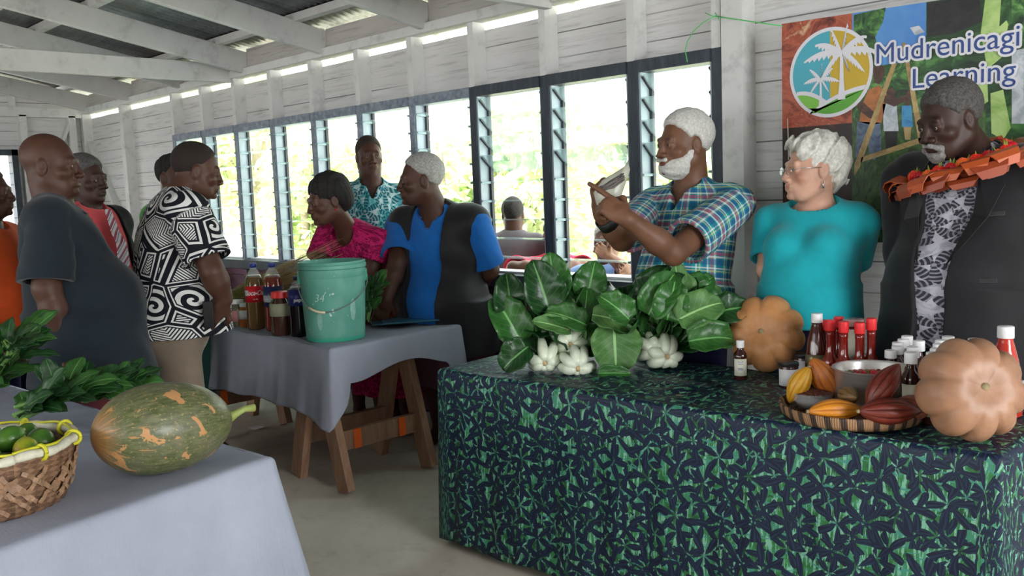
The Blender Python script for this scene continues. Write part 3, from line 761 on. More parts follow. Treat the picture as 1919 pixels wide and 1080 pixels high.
    def trousers(s,name,mat,waist=.08,length=.0,inf=.025,seed=4,skirt=False,bottom=None,flare=.05):
        S=Sdf(); k=s.sc
        S.u(f_ell(s.pel,np.array([.168*s.bulk,.125*s.bulk,.15])*k+inf*.6,s.LR))
        if skirt:
            top=s.pel+s.LR@np.array([0,0,waist]); ft=(np.array(s.legs_[0][2])+np.array(s.legs_[1][2]))/2
            def sk(p):
                t=np.clip((top[2]-p[:,2])/(top[2]-bottom),0,1.2); cen=top[None]+(np.array([ft[0],ft[1],bottom])-top)[None]*t[:,None]; q=(p-cen)@s.LR
                rx=(.17*s.bulk)*k+flare*t; ry=(.135*s.bulk)*k+flare*t; kk=np.sqrt((q[:,0]/rx)**2+(q[:,1]/ry)**2)
                an=np.arctan2(q[:,0],q[:,1]); return (kk-1)*np.minimum(rx,ry)+.008*t*np.sin(an*9)
            S.u(sk,.03); S.i(f_plane((0,0,bottom),(0,0,-1)),.003)
        else:
            for hip,kn,an in s.legs_:
                S.u(f_cap(hip,kn,.098*k,.075*k),.03); S.u(f_cap(kn,an,.075*k,.068*k),.02)
            S.i(f_plane((0,0,.06+length),(0,0,-1)),.003)
        S.w(folds(.005,seed,18,12)); S.i(f_plane(s.pel+np.array([0,0,waist]),(0,0,1)),.003)
        pts=np.array([s.pel]+[q for l in s.legs_ for q in l]); lo=pts.min(0)-.3; hi=pts.max(0)+.3; lo[2]=0
        pat=lambda V:np.stack([np.arctan2(*((V-s.pel)@s.LR)[:,:2].T)*.17,V[:,2],0*V[:,0]],1)
        return sculpt(name,S,lo,hi,.007,mat,s.root,{'pat':pat},origin=s.base)
    def shoes(s,mat):
        for hip,kn,an in s.legs_:
            f=s.LR[:,1]; S=Sdf(); S.u(f_cap(an-f*.04-np.array([0,0,.045]),an+f*.12-np.array([0,0,.05]),.042,.038)); S.u(f_cap(an-np.array([0,0,.01]),an+f*.06-np.array([0,0,.04]),.044,.036),.02)
            S.i(f_plane((0,0,.002),(0,0,-1)),.002); sculpt('shoe',S,an-.25,an+.25,.006,mat,s.root,origin=s.base)
    def tagit(s,**k): s.root['label']=s.label; s.root['category']='person'; return s
def band(points,r,n=10):   # small helper: tube through points as vertex data
    m=MB(); m.tube(points,r,n); return m
# ================================================================ PEOPLE
dep0=dep
def yw(a,u): return math.radians(-44.2+a)-math.atan((u-960)/F)
SK_dark=skinmat('dark brown skin',(.070,.030,.018)); SK_mid=skinmat('brown skin',(.095,.042,.026)); SK_warm=skinmat('warm brown skin',(.15,.070,.040)); SK_deep=skinmat('deep brown skin',(.045,.021,.015)); SK_pale=skinmat('pale skin',(.55,.31,.22))
def fabric(name,c,rough=.85,var=.15,weave=180,bump=.15):
    t=NT(name,rough,.15); n=t.noise(t.coord(),weave,2); n2=t.noise(t.coord(),6,4)
    t.col(t.ramp(n2,[(.3,tuple(x*(1-var) for x in c)),(.7,tuple(min(1,x*(1+var)) for x in c))])).bump(n,bump,.002)
    t.b.inputs['Sheen Weight'].default_value=.15; return t.m
# --- printed shirts
def band_lines(t,x,period,defs):
    """defs: (offset,width,col,strength) stripes; returns list"""
    fr=t.math('FRACT',t.math('DIVIDE',x,period)); out=[]
    for o,w_,c,s_ in defs:
        d=t.math('ABSOLUTE',t.math('SUBTRACT',fr,o)); out.append((t.math('MULTIPLY',t.math('LESS_THAN',d,w_/2),s_),c))
    return out
def plaid():
    t=NT('teal madras plaid cotton',.85,.15); s=t.sep(t.coord('pat')); c=(.015,.30,.30)
    defs=[(.12,.20,(.02,.06,.22),.75),(.30,.07,(.75,.78,.72),.75),(.42,.12,(.48,.03,.10),.7),(.55,.05,(.80,.80,.74),.7),(.66,.13,(.03,.05,.26),.7),(.80,.05,(.62,.62,.20),.6),(.90,.05,(.80,.82,.80),.7)]
    for ax,per in ((s[0],.105),(s[1],.115)):
        for m,cc in band_lines(t,ax,per,defs): c=t.mix(t.math('MULTIPLY',m,.72),c,cc)
    t.col(c); n=t.noise(t.coord(),160,2); t.bump(n,.12,.002); return t.m
def polynesian():
    t=NT('black and white tapa print cotton',.85,.15); v=t.coord('pat')
    w_=t.n('ShaderNodeTexVoronoi',feature='F1'); w_.inputs['Scale'].default_value=8.5; t.l(v,w_.inputs['Vector'])
    e=t.n('ShaderNodeTexVoronoi',feature='DISTANCE_TO_EDGE'); e.inputs['Scale'].default_value=8.5; t.l(v,e.inputs['Vector'])
    d=t.n('ShaderNodeVectorMath',operation='SUBTRACT'); t.l(v,d.inputs[0]); t.l(w_.outputs['Position'],d.inputs[1]); q=t.sep(d.outputs[0])
    r=t.math('SQRT',t.math('ADD',t.math('MULTIPLY',q[0],q[0]),t.math('MULTIPLY',q[1],q[1]))); a=t.math('ARCTAN2',q[1],q[0])
    rc=t.sep(w_.outputs['Color'])
    spiral=t.math('GREATER_THAN',t.math('SINE',t.math('ADD',t.math('MULTIPLY',r,190),t.math('MULTIPLY',a,1.0))),.05)
    rot=t.math('ADD',t.math('MULTIPLY',q[0],t.math('SINE',t.math('MULTIPLY',rc[1],6.28))),t.math('MULTIPLY',q[1],t.math('COSINE',t.math('MULTIPLY',rc[1],6.28))))
    rot2=t.math('SUBTRACT',t.math('MULTIPLY',q[0],t.math('COSINE',t.math('MULTIPLY',rc[1],6.28))),t.math('MULTIPLY',q[1],t.math('SINE',t.math('MULTIPLY',rc[1],6.28))))
    lines=t.math('GREATER_THAN',t.math('SINE',t.math('ADD',t.math('MULTIPLY',rot,520),t.math('MULTIPLY',t.math('ABSOLUTE',rot2),420))),-.15)
    pick=t.math('GREATER_THAN',rc[0],.52); inner=t.math('ADD',t.math('MULTIPLY',spiral,pick),t.math('MULTIPLY',lines,t.math('SUBTRACT',1.0,pick)))
    ed=e.outputs['Distance']; wh=t.math('MULTIPLY',t.math('GREATER_THAN',ed,.045),t.math('LESS_THAN',ed,.085)); bl=t.math('LESS_THAN',ed,.12)
    f=t.math('MAXIMUM',wh,t.math('MULTIPLY',inner,t.math('SUBTRACT',1.0,bl)))
    t.col(t.mix(f,(.010,.011,.016),(.66,.66,.64))); return t.m
def floral(name,base,c2,c3,scale=16,th=.5,dist=2.5):
    t=NT(name,.8,.15); v=t.coord('pat'); n=t.noise(v,scale,3,.55,dist); n2=t.noise(v,scale*2.1,2,.5,dist*1.5)
    c=t.ramp(n,[(0,base),(th-.03,base),(th,c2),(1,c2)],'CONSTANT' if False else 'LINEAR'); m=t.ramp(n2,[(.60,(0,0,0)),(.63,(1,1,1))])
    t.col(t.mix(m,c,c3)); return t.m
def leaves_print(name,base,ink,ink2,scale=13,petals=5,size=.42):
    t=NT(name,.8,.15); v=t.coord('pat'); w_=t.n('ShaderNodeTexVoronoi',feature='F1'); w_.inputs['Scale'].default_value=scale; t.l(v,w_.inputs['Vector'])
    d=t.n('ShaderNodeVectorMath',operation='SUBTRACT'); t.l(v,d.inputs[0]); t.l(w_.outputs['Position'],d.inputs[1]); q=t.sep(d.outputs[0]); rc=t.sep(w_.outputs['Color'])
    r=t.math('MULTIPLY',t.math('SQRT',t.math('ADD',t.math('MULTIPLY',q[0],q[0]),t.math('MULTIPLY',q[1],q[1]))),scale); a=t.math('ADD',t.math('ARCTAN2',q[1],q[0]),t.math('MULTIPLY',rc[0],6.28))
    pet=t.math('ABSOLUTE',t.math('COSINE',t.math('MULTIPLY',a,petals/2))); m=t.math('LESS_THAN',r,t.math('MULTIPLY',pet,size*1.5))
    vein=t.math('GREATER_THAN',t.math('SINE',t.math('MULTIPLY',r,45)),.3); n=t.noise(v,scale*1.5,3,.6,2); bgc=t.ramp(n,[(.45,base),(.55,ink2)])
    t.col(t.mix(t.math('MULTIPLY',m,t.math('SUBTRACT',1.0,t.math('MULTIPLY',vein,.55))),bgc,ink)); return t.m
G_plaid=plaid(); G_tapa=polynesian()
G_pink=floral('magenta floral cotton',(.62,.02,.16),(.30,.008,.07),(.07,.004,.025),22,.5)
G_teal=leaves_print('teal frond print cotton',(.52,.68,.70),(.01,.13,.17),(.10,.42,.45),7.5,6,.5)
G_inner=leaves_print('grey leaf print shirt',(.52,.52,.60),(.045,.045,.06),(.36,.36,.42),11,5,.5)
G_slate=fabric('dark slate cotton',(.013,.020,.028)); G_black=fabric('black suiting',(.011,.011,.013),.65); G_lapel=fabric('black satin lapel',(.010,.010,.012),.4,.1)
G_vest=fabric('charcoal vest nylon',(.015,.015,.017),.5); G_vestl=fabric('silver vest lining',(.30,.31,.33),.5)
G_blue=fabric('royal blue cotton',(.010,.12,.42)); G_turq=fabric('turquoise jersey',(.010,.33,.38),.8); G_navy=fabric('navy trousers',(.010,.012,.05)); G_salmon=fabric('salmon pink shirt',(.62,.09,.10))
G_khaki=fabric('khaki trousers',(.20,.155,.115)); G_maroon=fabric('maroon sulu',(.10,.022,.03)); G_dkgreen=fabric('dark green cloth',(.006,.03,.025)); G_orange=fabric('orange cloth',(.75,.10,.02)); G_purple=fabric('indigo cloth',(.03,.03,.16)); G_green=fabric('green print cloth',(.12,.50,.14)); G_red=fabric('crimson t shirt',(.70,.03,.08)); G_ltblue=fabric('light blue checked shirt',(.22,.36,.66),.8,.35)
G_plum=fabric('plum sulu',(.12,.05,.07))
H_black=hairmat('black curly hair',(.006,.005,.005),(.03,.027,.025),90); H_grey=hairmat('grey cropped hair',(.16,.15,.14),(.48,.47,.45),110); H_white=hairmat('white cropped hair',(.42,.41,.38),(.75,.74,.70),110); H_silver=hairmat('silver wavy hair',(.34,.33,.29),(.78,.77,.71),48)
H_salt=hairmat('dark greying hair',(.02,.018,.018),(.14,.13,.125),120); H_greybeard=hairmat('grey beard hair',(.10,.095,.09),(.42,.41,.40),130); H_stub=hairmat('very short black hair',(.018,.012,.010),(.035,.025,.020),150)
def low(p,u,v,d): return dep(u,v,d)
# ---- bearded man in the plaid shirt
def plaid_man():
    K=1.06; dep=lambda u,v,d:dep0(u,v,d*K)
    u=1280; h=dep(u,271,3.57); pel=dep(1283,600,3.62)
    p=Person('bearded white-haired man in a teal plaid shirt pointing at a raised plastic bag',h,yw(-56,u),math.radians(-2),0,1.06*K,pel,yw(-34,u),dep(1297,356,3.62),1.0*K,1.03,.03,res=.004,skin=SK_warm,nosew=1.2)
    p.headshape(); p.brow((.5,.45,.42)); p.stubble((1.1,1.05,1.0))
    p.arm(-1,dep(1262,474,3.22),dep(1176,411,3.12),1.06); p.arm(1,dep(1166,448,3.38),dep(1128,402,3.30),1.06)
    R=RM; camr=R[:,0]; camu=R[:,1]; camf=-R[:,2]
    p.hand(-1,camr*-.75+camu*.55+camf*.1,camu*-.2+camr*-.25+camf*.9,(.10,1.75,1.8,1.8),.9,.06,1.06,point=None)
    p.hand(1,camr*-.30+camu*.9,camr*.8+camf*-.2,(1.35,1.45,1.5,1.6),.7,.05,1.06)
    p.legs(shoes=1); p.finish_body(); p.eyes()
    p.hair(H_white,'short',.012,.048,amp=.0012); p.beard(H_white,True)
    p.garment('plaid_shirt',G_plaid,-.06,.026,.78,(.078,.088),.055,.06,seed=3,vneck=.10,flare=.02,amp=.0045)
    p.collar(G_plaid,'shirt_collar',open_=.55,drop=.07)
    b=MB(); q=p.TR; 
    for t_ in (.1,.25,.4): 
        c=p.T(0,.155+p.belly,t_)-p.base; b.lathe([(.0001,.003),(.006,.003),(.006,-.003)],10,c)
    p.trousers('trousers',G_navy,.02); p.tagit(); return p
# ---- woman in turquoise
def lady():
    K=1.05; dep=lambda u,v,d:dep0(u,v,d*K)
    u=1522; h=dep(u,317,3.28); pel=dep(1515,590,3.33)
    p=Person('silver-haired woman in glasses and a turquoise t-shirt standing behind the green table',h,yw(-66,u),0,0,.99*K,pel,yw(-16,u),dep(1530,392,3.34),.90*K,1.02,.045,bust=.035,female=True,res=.004,skin=SK_pale,nosew=.85,shw=.98)
    p.headshape(); p.tints.append((p.H(.04,.07,-.03),.03,(1.05,.86,.82),np.ones(3))); p.tints.append((p.H(-.045,.07,-.03),.03,(1.05,.86,.82),np.ones(3)))
    p.brow((.8,.75,.7))
    p.arm(1,dep(1437,505,3.36),dep(1470,575,3.52),.92); p.arm(-1,dep(1596,505,3.42),dep(1570,580,3.56),.92)
    p.legs(shoes=1); p.finish_body(); p.eyes(M_irisb)
    p.hair(H_silver,'lady',amp=.0022)
    p.garment('t_shirt',G_turq,-.03,.016,.80,(.066,.076),.125,.088,seed=11,amp=.0035,flare=.035)
    p.trousers('trousers',G_navy,.05)
    # glasses
    g=MB(); R=p.HR
    for s in (1,-1):
        c=p.H(s*.032,.103,-.004); pts=[c+R@(np.array([.023*math.cos(a),0,.016*math.sin(a)])) for a in np.linspace(0,2*PI,17)]; g.tube(pts,.0013,6,False)
        g.tube([p.H(s*.055,.100,.0),p.H(s*.078,.07,.004),p.H(s*.080,.0,.004)],.0013,6)
    g.tube([p.H(-.009,.107,.0),p.H(.009,.107,.0)],.0013,6)
    go=mesh('glasses',np.array(g.v)-p.base,g.f,simple('silver wire',(.5,.5,.52),.25,.6,.02,Metallic=.9),p.root,True)
    for s in (1,-1):
        c=p.H(s*.032,.103,-.004); V=[c-p.base]+[c-p.base+R@(np.array([.022*math.cos(a),0,.015*math.sin(a)])) for a in np.linspace(0,2*PI,16,endpoint=False)]
        mesh('lens',V,[(0,i+1,(i+1)%16+1) for i in range(16)],M_lens,go)
    for s in (1,-1):
        er=MB(); c=p.H(s*.082,-.004,-.042); er.tube([c,c-np.array([0,0,.03])],[.0012,.0045],8)
        mesh('earring',np.array(er.v)-p.base,er.f,simple('silver wire',(.5,.5,.52)),p.root,True)
    p.tagit(); return p
g_=NT('spectacle lens',.05,.5); tr_=g_.n('ShaderNodeBsdfTransparent'); gl_=g_.n('ShaderNodeBsdfGlossy'); gl_.inputs['Roughness'].default_value=.05; mx_=g_.n('ShaderNodeMixShader'); mx_.inputs[0].default_value=.18
g_.l(tr_.outputs[0],mx_.inputs[1]); g_.l(gl_.outputs[0],mx_.inputs[2]); g_.l(mx_.outputs[0],g_.N['Material Output'].inputs[0]); M_lens=g_.m
# ---- man in the dark suit with the garland
def suit_man():
    K=1.04; dep=lambda u,v,d:dep0(u,v,d*K)
    u=1778; h=dep(u,226,2.98); pel=dep(1800,620,3.05)
    p=Person('grey-bearded man in a black suit jacket wearing an orange flower garland',h,yw(-47,u),math.radians(-17),0,1.03*K,pel,yw(-26,u),dep(1822,292,3.06),1.06*K,1.12,.05,res=.004,skin=SK_deep,nosew=1.3,shw=1.12)
    p.headshape(); p.brow((.5,.5,.5))
    p.arm(-1,dep(1906,460,3.02),dep(1903,596,2.94),1.1); p.arm(1,dep(1700,470,3.14),dep(1702,600,3.10),1.1)
    dn=np.array([0,0,-1.]); camr=RM[:,0]; p.hand(-1,dn+camr*-.12,camr*-1,(.35,.4,.45,.5),.2,.1,1.05); p.hand(1,dn,camr,(.4,.45,.5,.5),.2,.1,1.05)
    p.legs(shoes=1); p.finish_body(); p.eyes()
    p.hair(H_salt,'short',.009,.040,amp=.0014); p.beard(H_greybeard,False)
    p.garment('leaf_print_shirt',G_inner,-.03,.018,0,neckdepth=.05,neckw=.06,seed=5,flare=.0,arms=())
    def op(S):
        R=p.TR
        def wedge(q_,c=p.T(0,0,0)):
            q=(q_-c)@R; z=q[:,2]; half=.035+.055*np.clip(z/.45,0,1)+.11*np.clip(.12-z,0,.4)
            return np.maximum(np.abs(q[:,0]+.012)-half,-(q[:,1]-.0))
        S.d(wedge,.004)
    p.garment('suit_jacket',G_black,-.12,.036,1.92,(.082,.068),.06,.07,seed=6,amp=.003,flare=.03,extra=op)
    R=p.TR
    for sg in (1,-1):   # lapels
        V=[p.T(sg*.075-.012,.10,1.0),p.T(sg*.10-.012,.165,.82),p.T(sg*.165-.012,.150,.78),p.T(sg*.13-.012,.168,.60),p.T(sg*.045-.012,.20+p.belly*.5,.34),p.T(sg*.085-.012,.160,.62)]
        V2=[v+R[:,1]*.006 for v in V]; 
        o=mesh('lapel',np.array(V)+R[:,1]*.012-p.base,[(0,1,5),(1,2,3),(1,3,5),(3,4,5)],G_lapel,p.root); m=o.modifiers.new('thick','SOLIDIFY'); m.thickness=.006
    for t_,x in ((.62,-.13),(.26,-.14)):
        c=p.T(x,0,t_); 
        k=MB(); k.beam(p.T(x-.045,.150+(.045 if t_<.5 else 0),t_+.01),p.T(x+.045,.168+(.045 if t_<.5 else 0),t_-.003),.008,.012,R[:,2]); mesh('pocket_welt',np.array(k.v)-p.base,k.f,fabric('pocket edge',(.035,.032,.035),.5) if 'pocket edge' not in bpy.data.materials else bpy.data.materials['pocket edge'],p.root)
    p.collar(G_inner,'shirt_collar',open_=.5,drop=.08,R_=.066)
    p.trousers('suit_trousers',G_black,.02); p.shoes(G_lapel); p.tagit(); return p
def garland(p):
    """flower and ribbon garland round the neck and shoulders of the suited man"""
    g=empty('flower_garland',p.T(0,.1,.9),0,'orange ribbon garland with red flowers on the shoulders of the suited man','garland')
    g0=np.array(g.location); rg=np.random.RandomState(4); N=30
    def loop(a):   # a=0 front low, going round
        x=.150*math.sin(a); y=.035+.125*math.cos(a); t_=1.0-.20*(.5+.5*math.cos(a))**1.1-.03*abs(math.sin(a))-.025-.055*math.sin(a)
        return p.T(x,y+.02,t_)+p.TR[:,2]*.022
    M_rib=[simple('orange ribbon',(.46,.085,.020),.4,.5),simple('dark orange ribbon',(.30,.05,.015),.4,.5)]
    for i in range(N):
        a=-PI+2*PI*i/N; c=loop(a); c2=loop(a+.18); tan=unit(c2-c); out=unit((c-p.T(0,.03,.80))); out=unit(out-tan*(out@tan)); side=np.cross(tan,out)
        L=.075+rg.uniform(-.02,.03); w_=.040+rg.uniform(0,.03); c=c+unit(rg.normal(size=3))*.008; V=[];Fs=[]; n1=6
        # a folded loop of wide ribbon: out, over and back
        for k in range(n1+1):
            t_=k/n1; ang=PI*1.15*t_; rr=L*.5; q=c+side*(-.012)+out*(rr*(1-math.cos(ang))*1.0-.005)+side*(rr*math.sin(ang)*.9)+tan*.012*(t_-.5)
            for s_ in (-1,1): V.append(q+tan*s_*w_*(.45+.55*math.sin(PI*min(1,.15+t_*.8))))
        for k in range(n1): Fs.append((2*k,2*k+2,2*k+3,2*k+1))
        if i%2: V=[v-side*.02 for v in V]
        o=mesh('ribbon_fold',np.array(V)-g0,Fs,M_rib[i%2],g); m=o.modifiers.new('thick','SOLIDIFY'); m.thickness=.003
    M_fl=[simple('red petals',(.75,.035,.02),.5),simple('orange petals',(.85,.16,.03),.5),simple('crimson petals',(.55,.015,.025),.5)]; M_gr=simple('garland greenery',(.30,.38,.06),.6)
    for i in range(24):
        a=-PI*.97+2*PI*.97*i/23; lp_=loop(a); inw=unit(p.T(0,.03,.99)-lp_); c=lp_+inw*.030+p.TR[:,2]*.020+unit(lp_-p.T(0,.03,.80))*.012; r=rg.uniform(.020,.030)
        f=MB()
        for k in range(18):
            th=k*2.4; ph=.2+.075*k; d=p.TR@np.array([math.cos(th)*math.sin(ph),math.sin(th)*math.sin(ph)*1.0,math.cos(ph)]); q=c+d*r; s=unit(np.cross(d,(0.3,.2,1)))*r*.6; u_=unit(np.cross(d,s))*r*.6
            f.add([q-s,q-u_-d*r*.2,q+s,q+u_-d*r*.2,c],[(0,1,2,3),(4,1,0),(4,2,1),(4,3,2),(4,0,3)])
        mesh('flower',np.array(f.v)-g0,f.f,M_fl[i%3],g)
        f=MB(); s0=c+inw*.004
        for k in range(9):
            d=unit(rg.normal(size=3)+inw*.6); e=s0+d*.045; s=unit(np.cross(d,(0,0,1)))*.0035; mid=s0+d*.025
            f.add([s0,mid-s,mid+s,e],[(0,1,2),(1,3,2)])
        mesh('greenery',np.array(f.v)-g0,f.f,M_gr,g)
    return g
# ---- man in blue shirt and dark vest
def blue_man():
    u=786; h=dep(u,338,4.95); pel=dep(846,612,5.22)
    p=Person('grey-haired man in a blue shirt and black sleeveless vest leaning on the grey table',h,yw(-82,u),math.radians(-4),0,1.14,pel,yw(-32,u),dep(815,396,5.02),1.17,1.13,.06,res=.0045,skin=SK_dark,nosew=1.2,shw=1.05)
    p.headshape(); p.brow((.5,.5,.5))
    p.arm(1,dep(745,492,4.98),dep(724,560,4.92),1.05); p.arm(-1,dep(917,506,5.05),dep(868,560,5.35),1.1)
    camr=RM[:,0]; p.hand(1,np.array([0,0,-.9])+camr*-.35,camr*-.2-RM[:,2]*1,(.5,.55,.6,.6),.3,.08,1.0); p.hand(-1,camr*-.8,-RM[:,2],(.5,.5,.5,.5))
    p.legs(); p.finish_body(); p.eyes()
    p.hair(H_grey,'short',.010,.060,amp=.0014)
    p.garment('blue_shirt',G_blue,-.05,.022,.86,(.078,.088),.05,.06,seed=7,flare=.0,vneck=.07)
    def op(S):
        R=p.TR
        def wedge(q_,c=p.T(0,0,0)):
            q=(q_-c)@R; z=q[:,2]; half=.075+.03*np.clip(z/.4,0,1)+.06*np.clip(.15-z,0,.3)
            return np.maximum(np.abs(q[:,0]+.0)-half,-(q[:,1]-.0))
        S.d(wedge,.004)
    p.garment('sleeveless_vest',G_vest,-.13,.042,0,(.07,.078),.05,.07,seed=8,flare=.035,arms=(),extra=op,amp=.006)
    p.collar(G_blue,'shirt_collar',open_=.6,drop=.06,R_=.066)
    # vest stand-up collar
    p.collar(G_vest,'vest_collar',open_=1.1,drop=.05,R_=.078)
    p.trousers('sulu',G_plum,.05,skirt=True,bottom=.36); p.tagit(); return p
# ---- woman in the magenta dress
def pink_lady():
    u=612; h=dep(u,376,4.95); pel=dep(728,562,5.50)
    p=Person('dark-haired woman in a magenta floral dress bending over the grey table',h,yw(-68,u),math.radians(-12),0,1.08,pel,yw(-48,u),dep(652,432,5.14),1.03,1.15,.05,bust=.045,female=True,res=.0045,skin=SK_mid,nosew=1.15)
    p.headshape(); p.brow()
    p.arm(-1,dep(697,500,5.08),dep(702,578,5.02),1.1); p.arm(1,dep(596,505,5.2),dep(602,578,5.1),1.0)
    dn=np.array([0,0,-1.]); camr=RM[:,0]; p.hand(-1,camr*-.5+dn*.6,dn,(.2,.2,.2,.2)); p.hand(1,camr*-.5+dn*.4,dn,(.2,.2,.2,.2))
    p.legs(); p.finish_body(); p.eyes(); p.hair(H_black,'puff',.002,amp=.003)
    p.garment('dress_top',G_pink,-.02,.022,.70,(.078,.085),.07,.07,seed=12,flare=.02,vneck=.03)
    p.trousers('dress_skirt',G_pink,.03,skirt=True,bottom=.26,flare=.07)
    e=MB(); c=p.H(-.080,-.004,-.040); e.lathe([(.001,.006),(.008,0),(.001,-.007)],8,(0,0,0)); mesh('earring',np.array(e.v)+c-np.array([0,0,.008])-p.base,e.f,G_red,p.root); p.tagit(); return p
# ---- man in teal frond shirt by the louvres
def teal_man():
    u=692; h=dep(u,293,5.80); pel=dep(694,560,5.84)
    p=Person('man in an open-necked teal frond-print shirt standing against the louvre windows',h,yw(12,u),math.radians(-3),0,1.05,pel,yw(6,u),dep(695,343,5.78),1.05,1.05,.03,res=.0055,skin=SK_dark,nosew=1.2)
    p.headshape(); p.brow(); p.arm(-1,dep(755,470,5.8),dep(750,560,5.72)); p.arm(1,dep(640,470,5.8),dep(645,560,5.72)); p.legs(); p.finish_body(); p.eyes(); p.hair(H_stub,'short',.004,.05,amp=.0007)
    p.garment('frond_print_shirt',G_teal,-.08,.024,.85,(.078,.088),.05,.06,seed=14,vneck=.10,flare=.02); p.collar(G_teal,'shirt_collar',open_=.55,drop=.07)
    p.trousers('sulu',G_navy,.05,skirt=True,bottom=.40); p.tagit(); return p
# ---- man in the tapa shirt
def tapa_man():
    u=371; h=dep(u,321,4.08); pel=dep(318,612,4.06)
    p=Person('man in a black and white tapa-print shirt looking down with a phone in hand',h,yw(93,u),math.radians(-13),0,1.02,pel,yw(102,u),dep(336,372,4.06),1.08,1.15,.035,res=.0045,skin=SK_dark,nosew=1.15,shw=1.1)
    p.headshape(); p.brow(); p.arm(1,dep(398,510,3.84),dep(420,562,3.90),1.12); p.arm(-1,dep(392,512,4.26),dep(405,580,4.2),1.05)
    camr=RM[:,0]; dn=np.array([0,0,-1.]); p.hand(1,camr*-.62+dn*.70,-RM[:,2]*1.0+camr*-.2,(.55,.6,.7,.8),.4,.1,1.05)
    p.legs(); p.finish_body(); p.eyes(); p.hair(H_stub,'short',.004,.055,amp=.0007)
    p.garment('tapa_print_shirt',G_tapa,-.03,.028,.80,(.084,.098),.05,.06,seed=15,flare=.04,amp=.005); p.collar(G_tapa,'shirt_collar',open_=.5,drop=.05,R_=.068)
    p.trousers('khaki_trousers',G_khaki,.05,inf=.03); p.shoes(G_lapel)
    ph=MB(); c=dep(391,590,3.86); ph.beam(c-np.array([0,0,.058]),c+np.array([0,0,.058]),.009,.045,camr)
    o=ph.build('mobile_phone',simple('black phone glass',(.01,.01,.012),.15,.6)); bevel(o,.003); tag(o,'black phone held against the tapa-print shirt','phone'); p.tagit(); return p
# ---- bald man in dark slate shirt
def bald_man():
    K=1.06; dep=lambda u,v,d:dep0(u,v,d*K)
    u=97; h=dep(u,311,3.5); pel=dep(150,650,3.5)
    p=Person('bald man in a dark slate short-sleeved shirt nearest the leafy greens',h,yw(72,u),math.radians(-3),0,1.02*K,pel,yw(82,u),dep(104,396,3.52),1.06*K,1.08,.06,res=.0042,skin=SK_dark,nosew=1.25,shw=.90)
    p.headshape(); p.brow((.6,.6,.6)); p.stubble((.9,.9,.9)); p.arm(1,dep(88,540,3.30),dep(128,650,3.34),1.1); p.arm(-1,dep(165,545,3.70),dep(205,655,3.62),1.05)
    dn=np.array([0,0,-1.]); camr=RM[:,0]; p.hand(1,dn,camr,(.5,.5,.5,.5)); p.hand(-1,dn,camr,(.6,.6,.6,.6))
    p.legs(); p.finish_body(); p.eyes(); 
    p.garment('slate_shirt',G_slate,-.16,.026,.92,(.066,.092),.05,.06,seed=21,flare=.02,amp=.011); p.collar(G_slate,'shirt_collar',open_=.5,drop=.03,R_=.078)
    p.trousers('sulu',G_maroon,.05,skirt=True,bottom=.40); p.tagit(); return p
# ---- man in salmon shirt, tie and dark jacket
def tie_man():
    u=163; h=dep(u,337,4.5); pel=dep(195,610,4.5)
    p=Person('man in a salmon shirt with a striped tie and dark jacket behind the bald man',h,yw(48,u),math.radians(-3),0,1.0,pel,yw(42,u),dep(162,392,4.52),1.02,1.05,.02,res=.005,skin=SK_deep,nosew=1.25)
    p.headshape(); p.arm(1,dep(120,490,4.5),dep(140,600,4.45)); p.arm(-1,dep(215,495,4.6),dep(222,610,4.5)); p.legs(shoes=1); p.finish_body(); p.eyes(); p.hair(H_salt,'short',.010,.045,amp=.0014)
    p.garment('salmon_shirt',G_salmon,-.10,.018,0,seed=22,arms=(),flare=.01)
    def op(S):
        R=p.TR
        def wedge(q_,c=p.T(0,0,0)):
            q=(q_-c)@R; z=q[:,2]; half=.085+.03*np.clip(z/.45,0,1); return np.maximum(np.abs(q[:,0])-half,-(q[:,1]-.0))
        S.d(wedge,.004)
    p.garment('dark_jacket',G_navy if False else G_black,-.10,.034,1.9,(.072,.062),.06,.07,seed=23,flare=.02,extra=op); p.collar(G_salmon,'shirt_collar',open_=.35,drop=.05)
    t=NT('striped silk tie',.45,.4); s=t.sep(t.coord('pat')); fr=t.math('FRACT',t.math('MULTIPLY',t.math('ADD',s[0],s[1]),22)); t.col(t.ramp(fr,[(0,(.30,.05,.10)),(.35,(.62,.60,.62)),(.6,(.60,.55,.58)),(.75,(.12,.10,.2)),(.85,(.65,.62,.62))],'CONSTANT'))
    V=[];A=[]
    for i in range(9):
        t_=.95-.80*i/8; w_=.018+.030*i/8 if i<8 else .02
        y=.125+.035*math.sin(PI*min(1,i/7))+(.02 if i>2 else 0)
        for sg in (-1,1): V.append(p.T(sg*w_,y+.012,t_)-p.base); A.append((sg*w_,t_*.5,0))
    o=mesh('striped_tie',V,[(2*i,2*i+1,2*i+3,2*i+2) for i in range(8)],t.m,p.root,attrs={'pat':A}); m=o.modifiers.new('thick','SOLIDIFY'); m.thickness=.005
    p.trousers('sulu',G_maroon,.05,skirt=True,bottom=.40); p.tagit(); return p
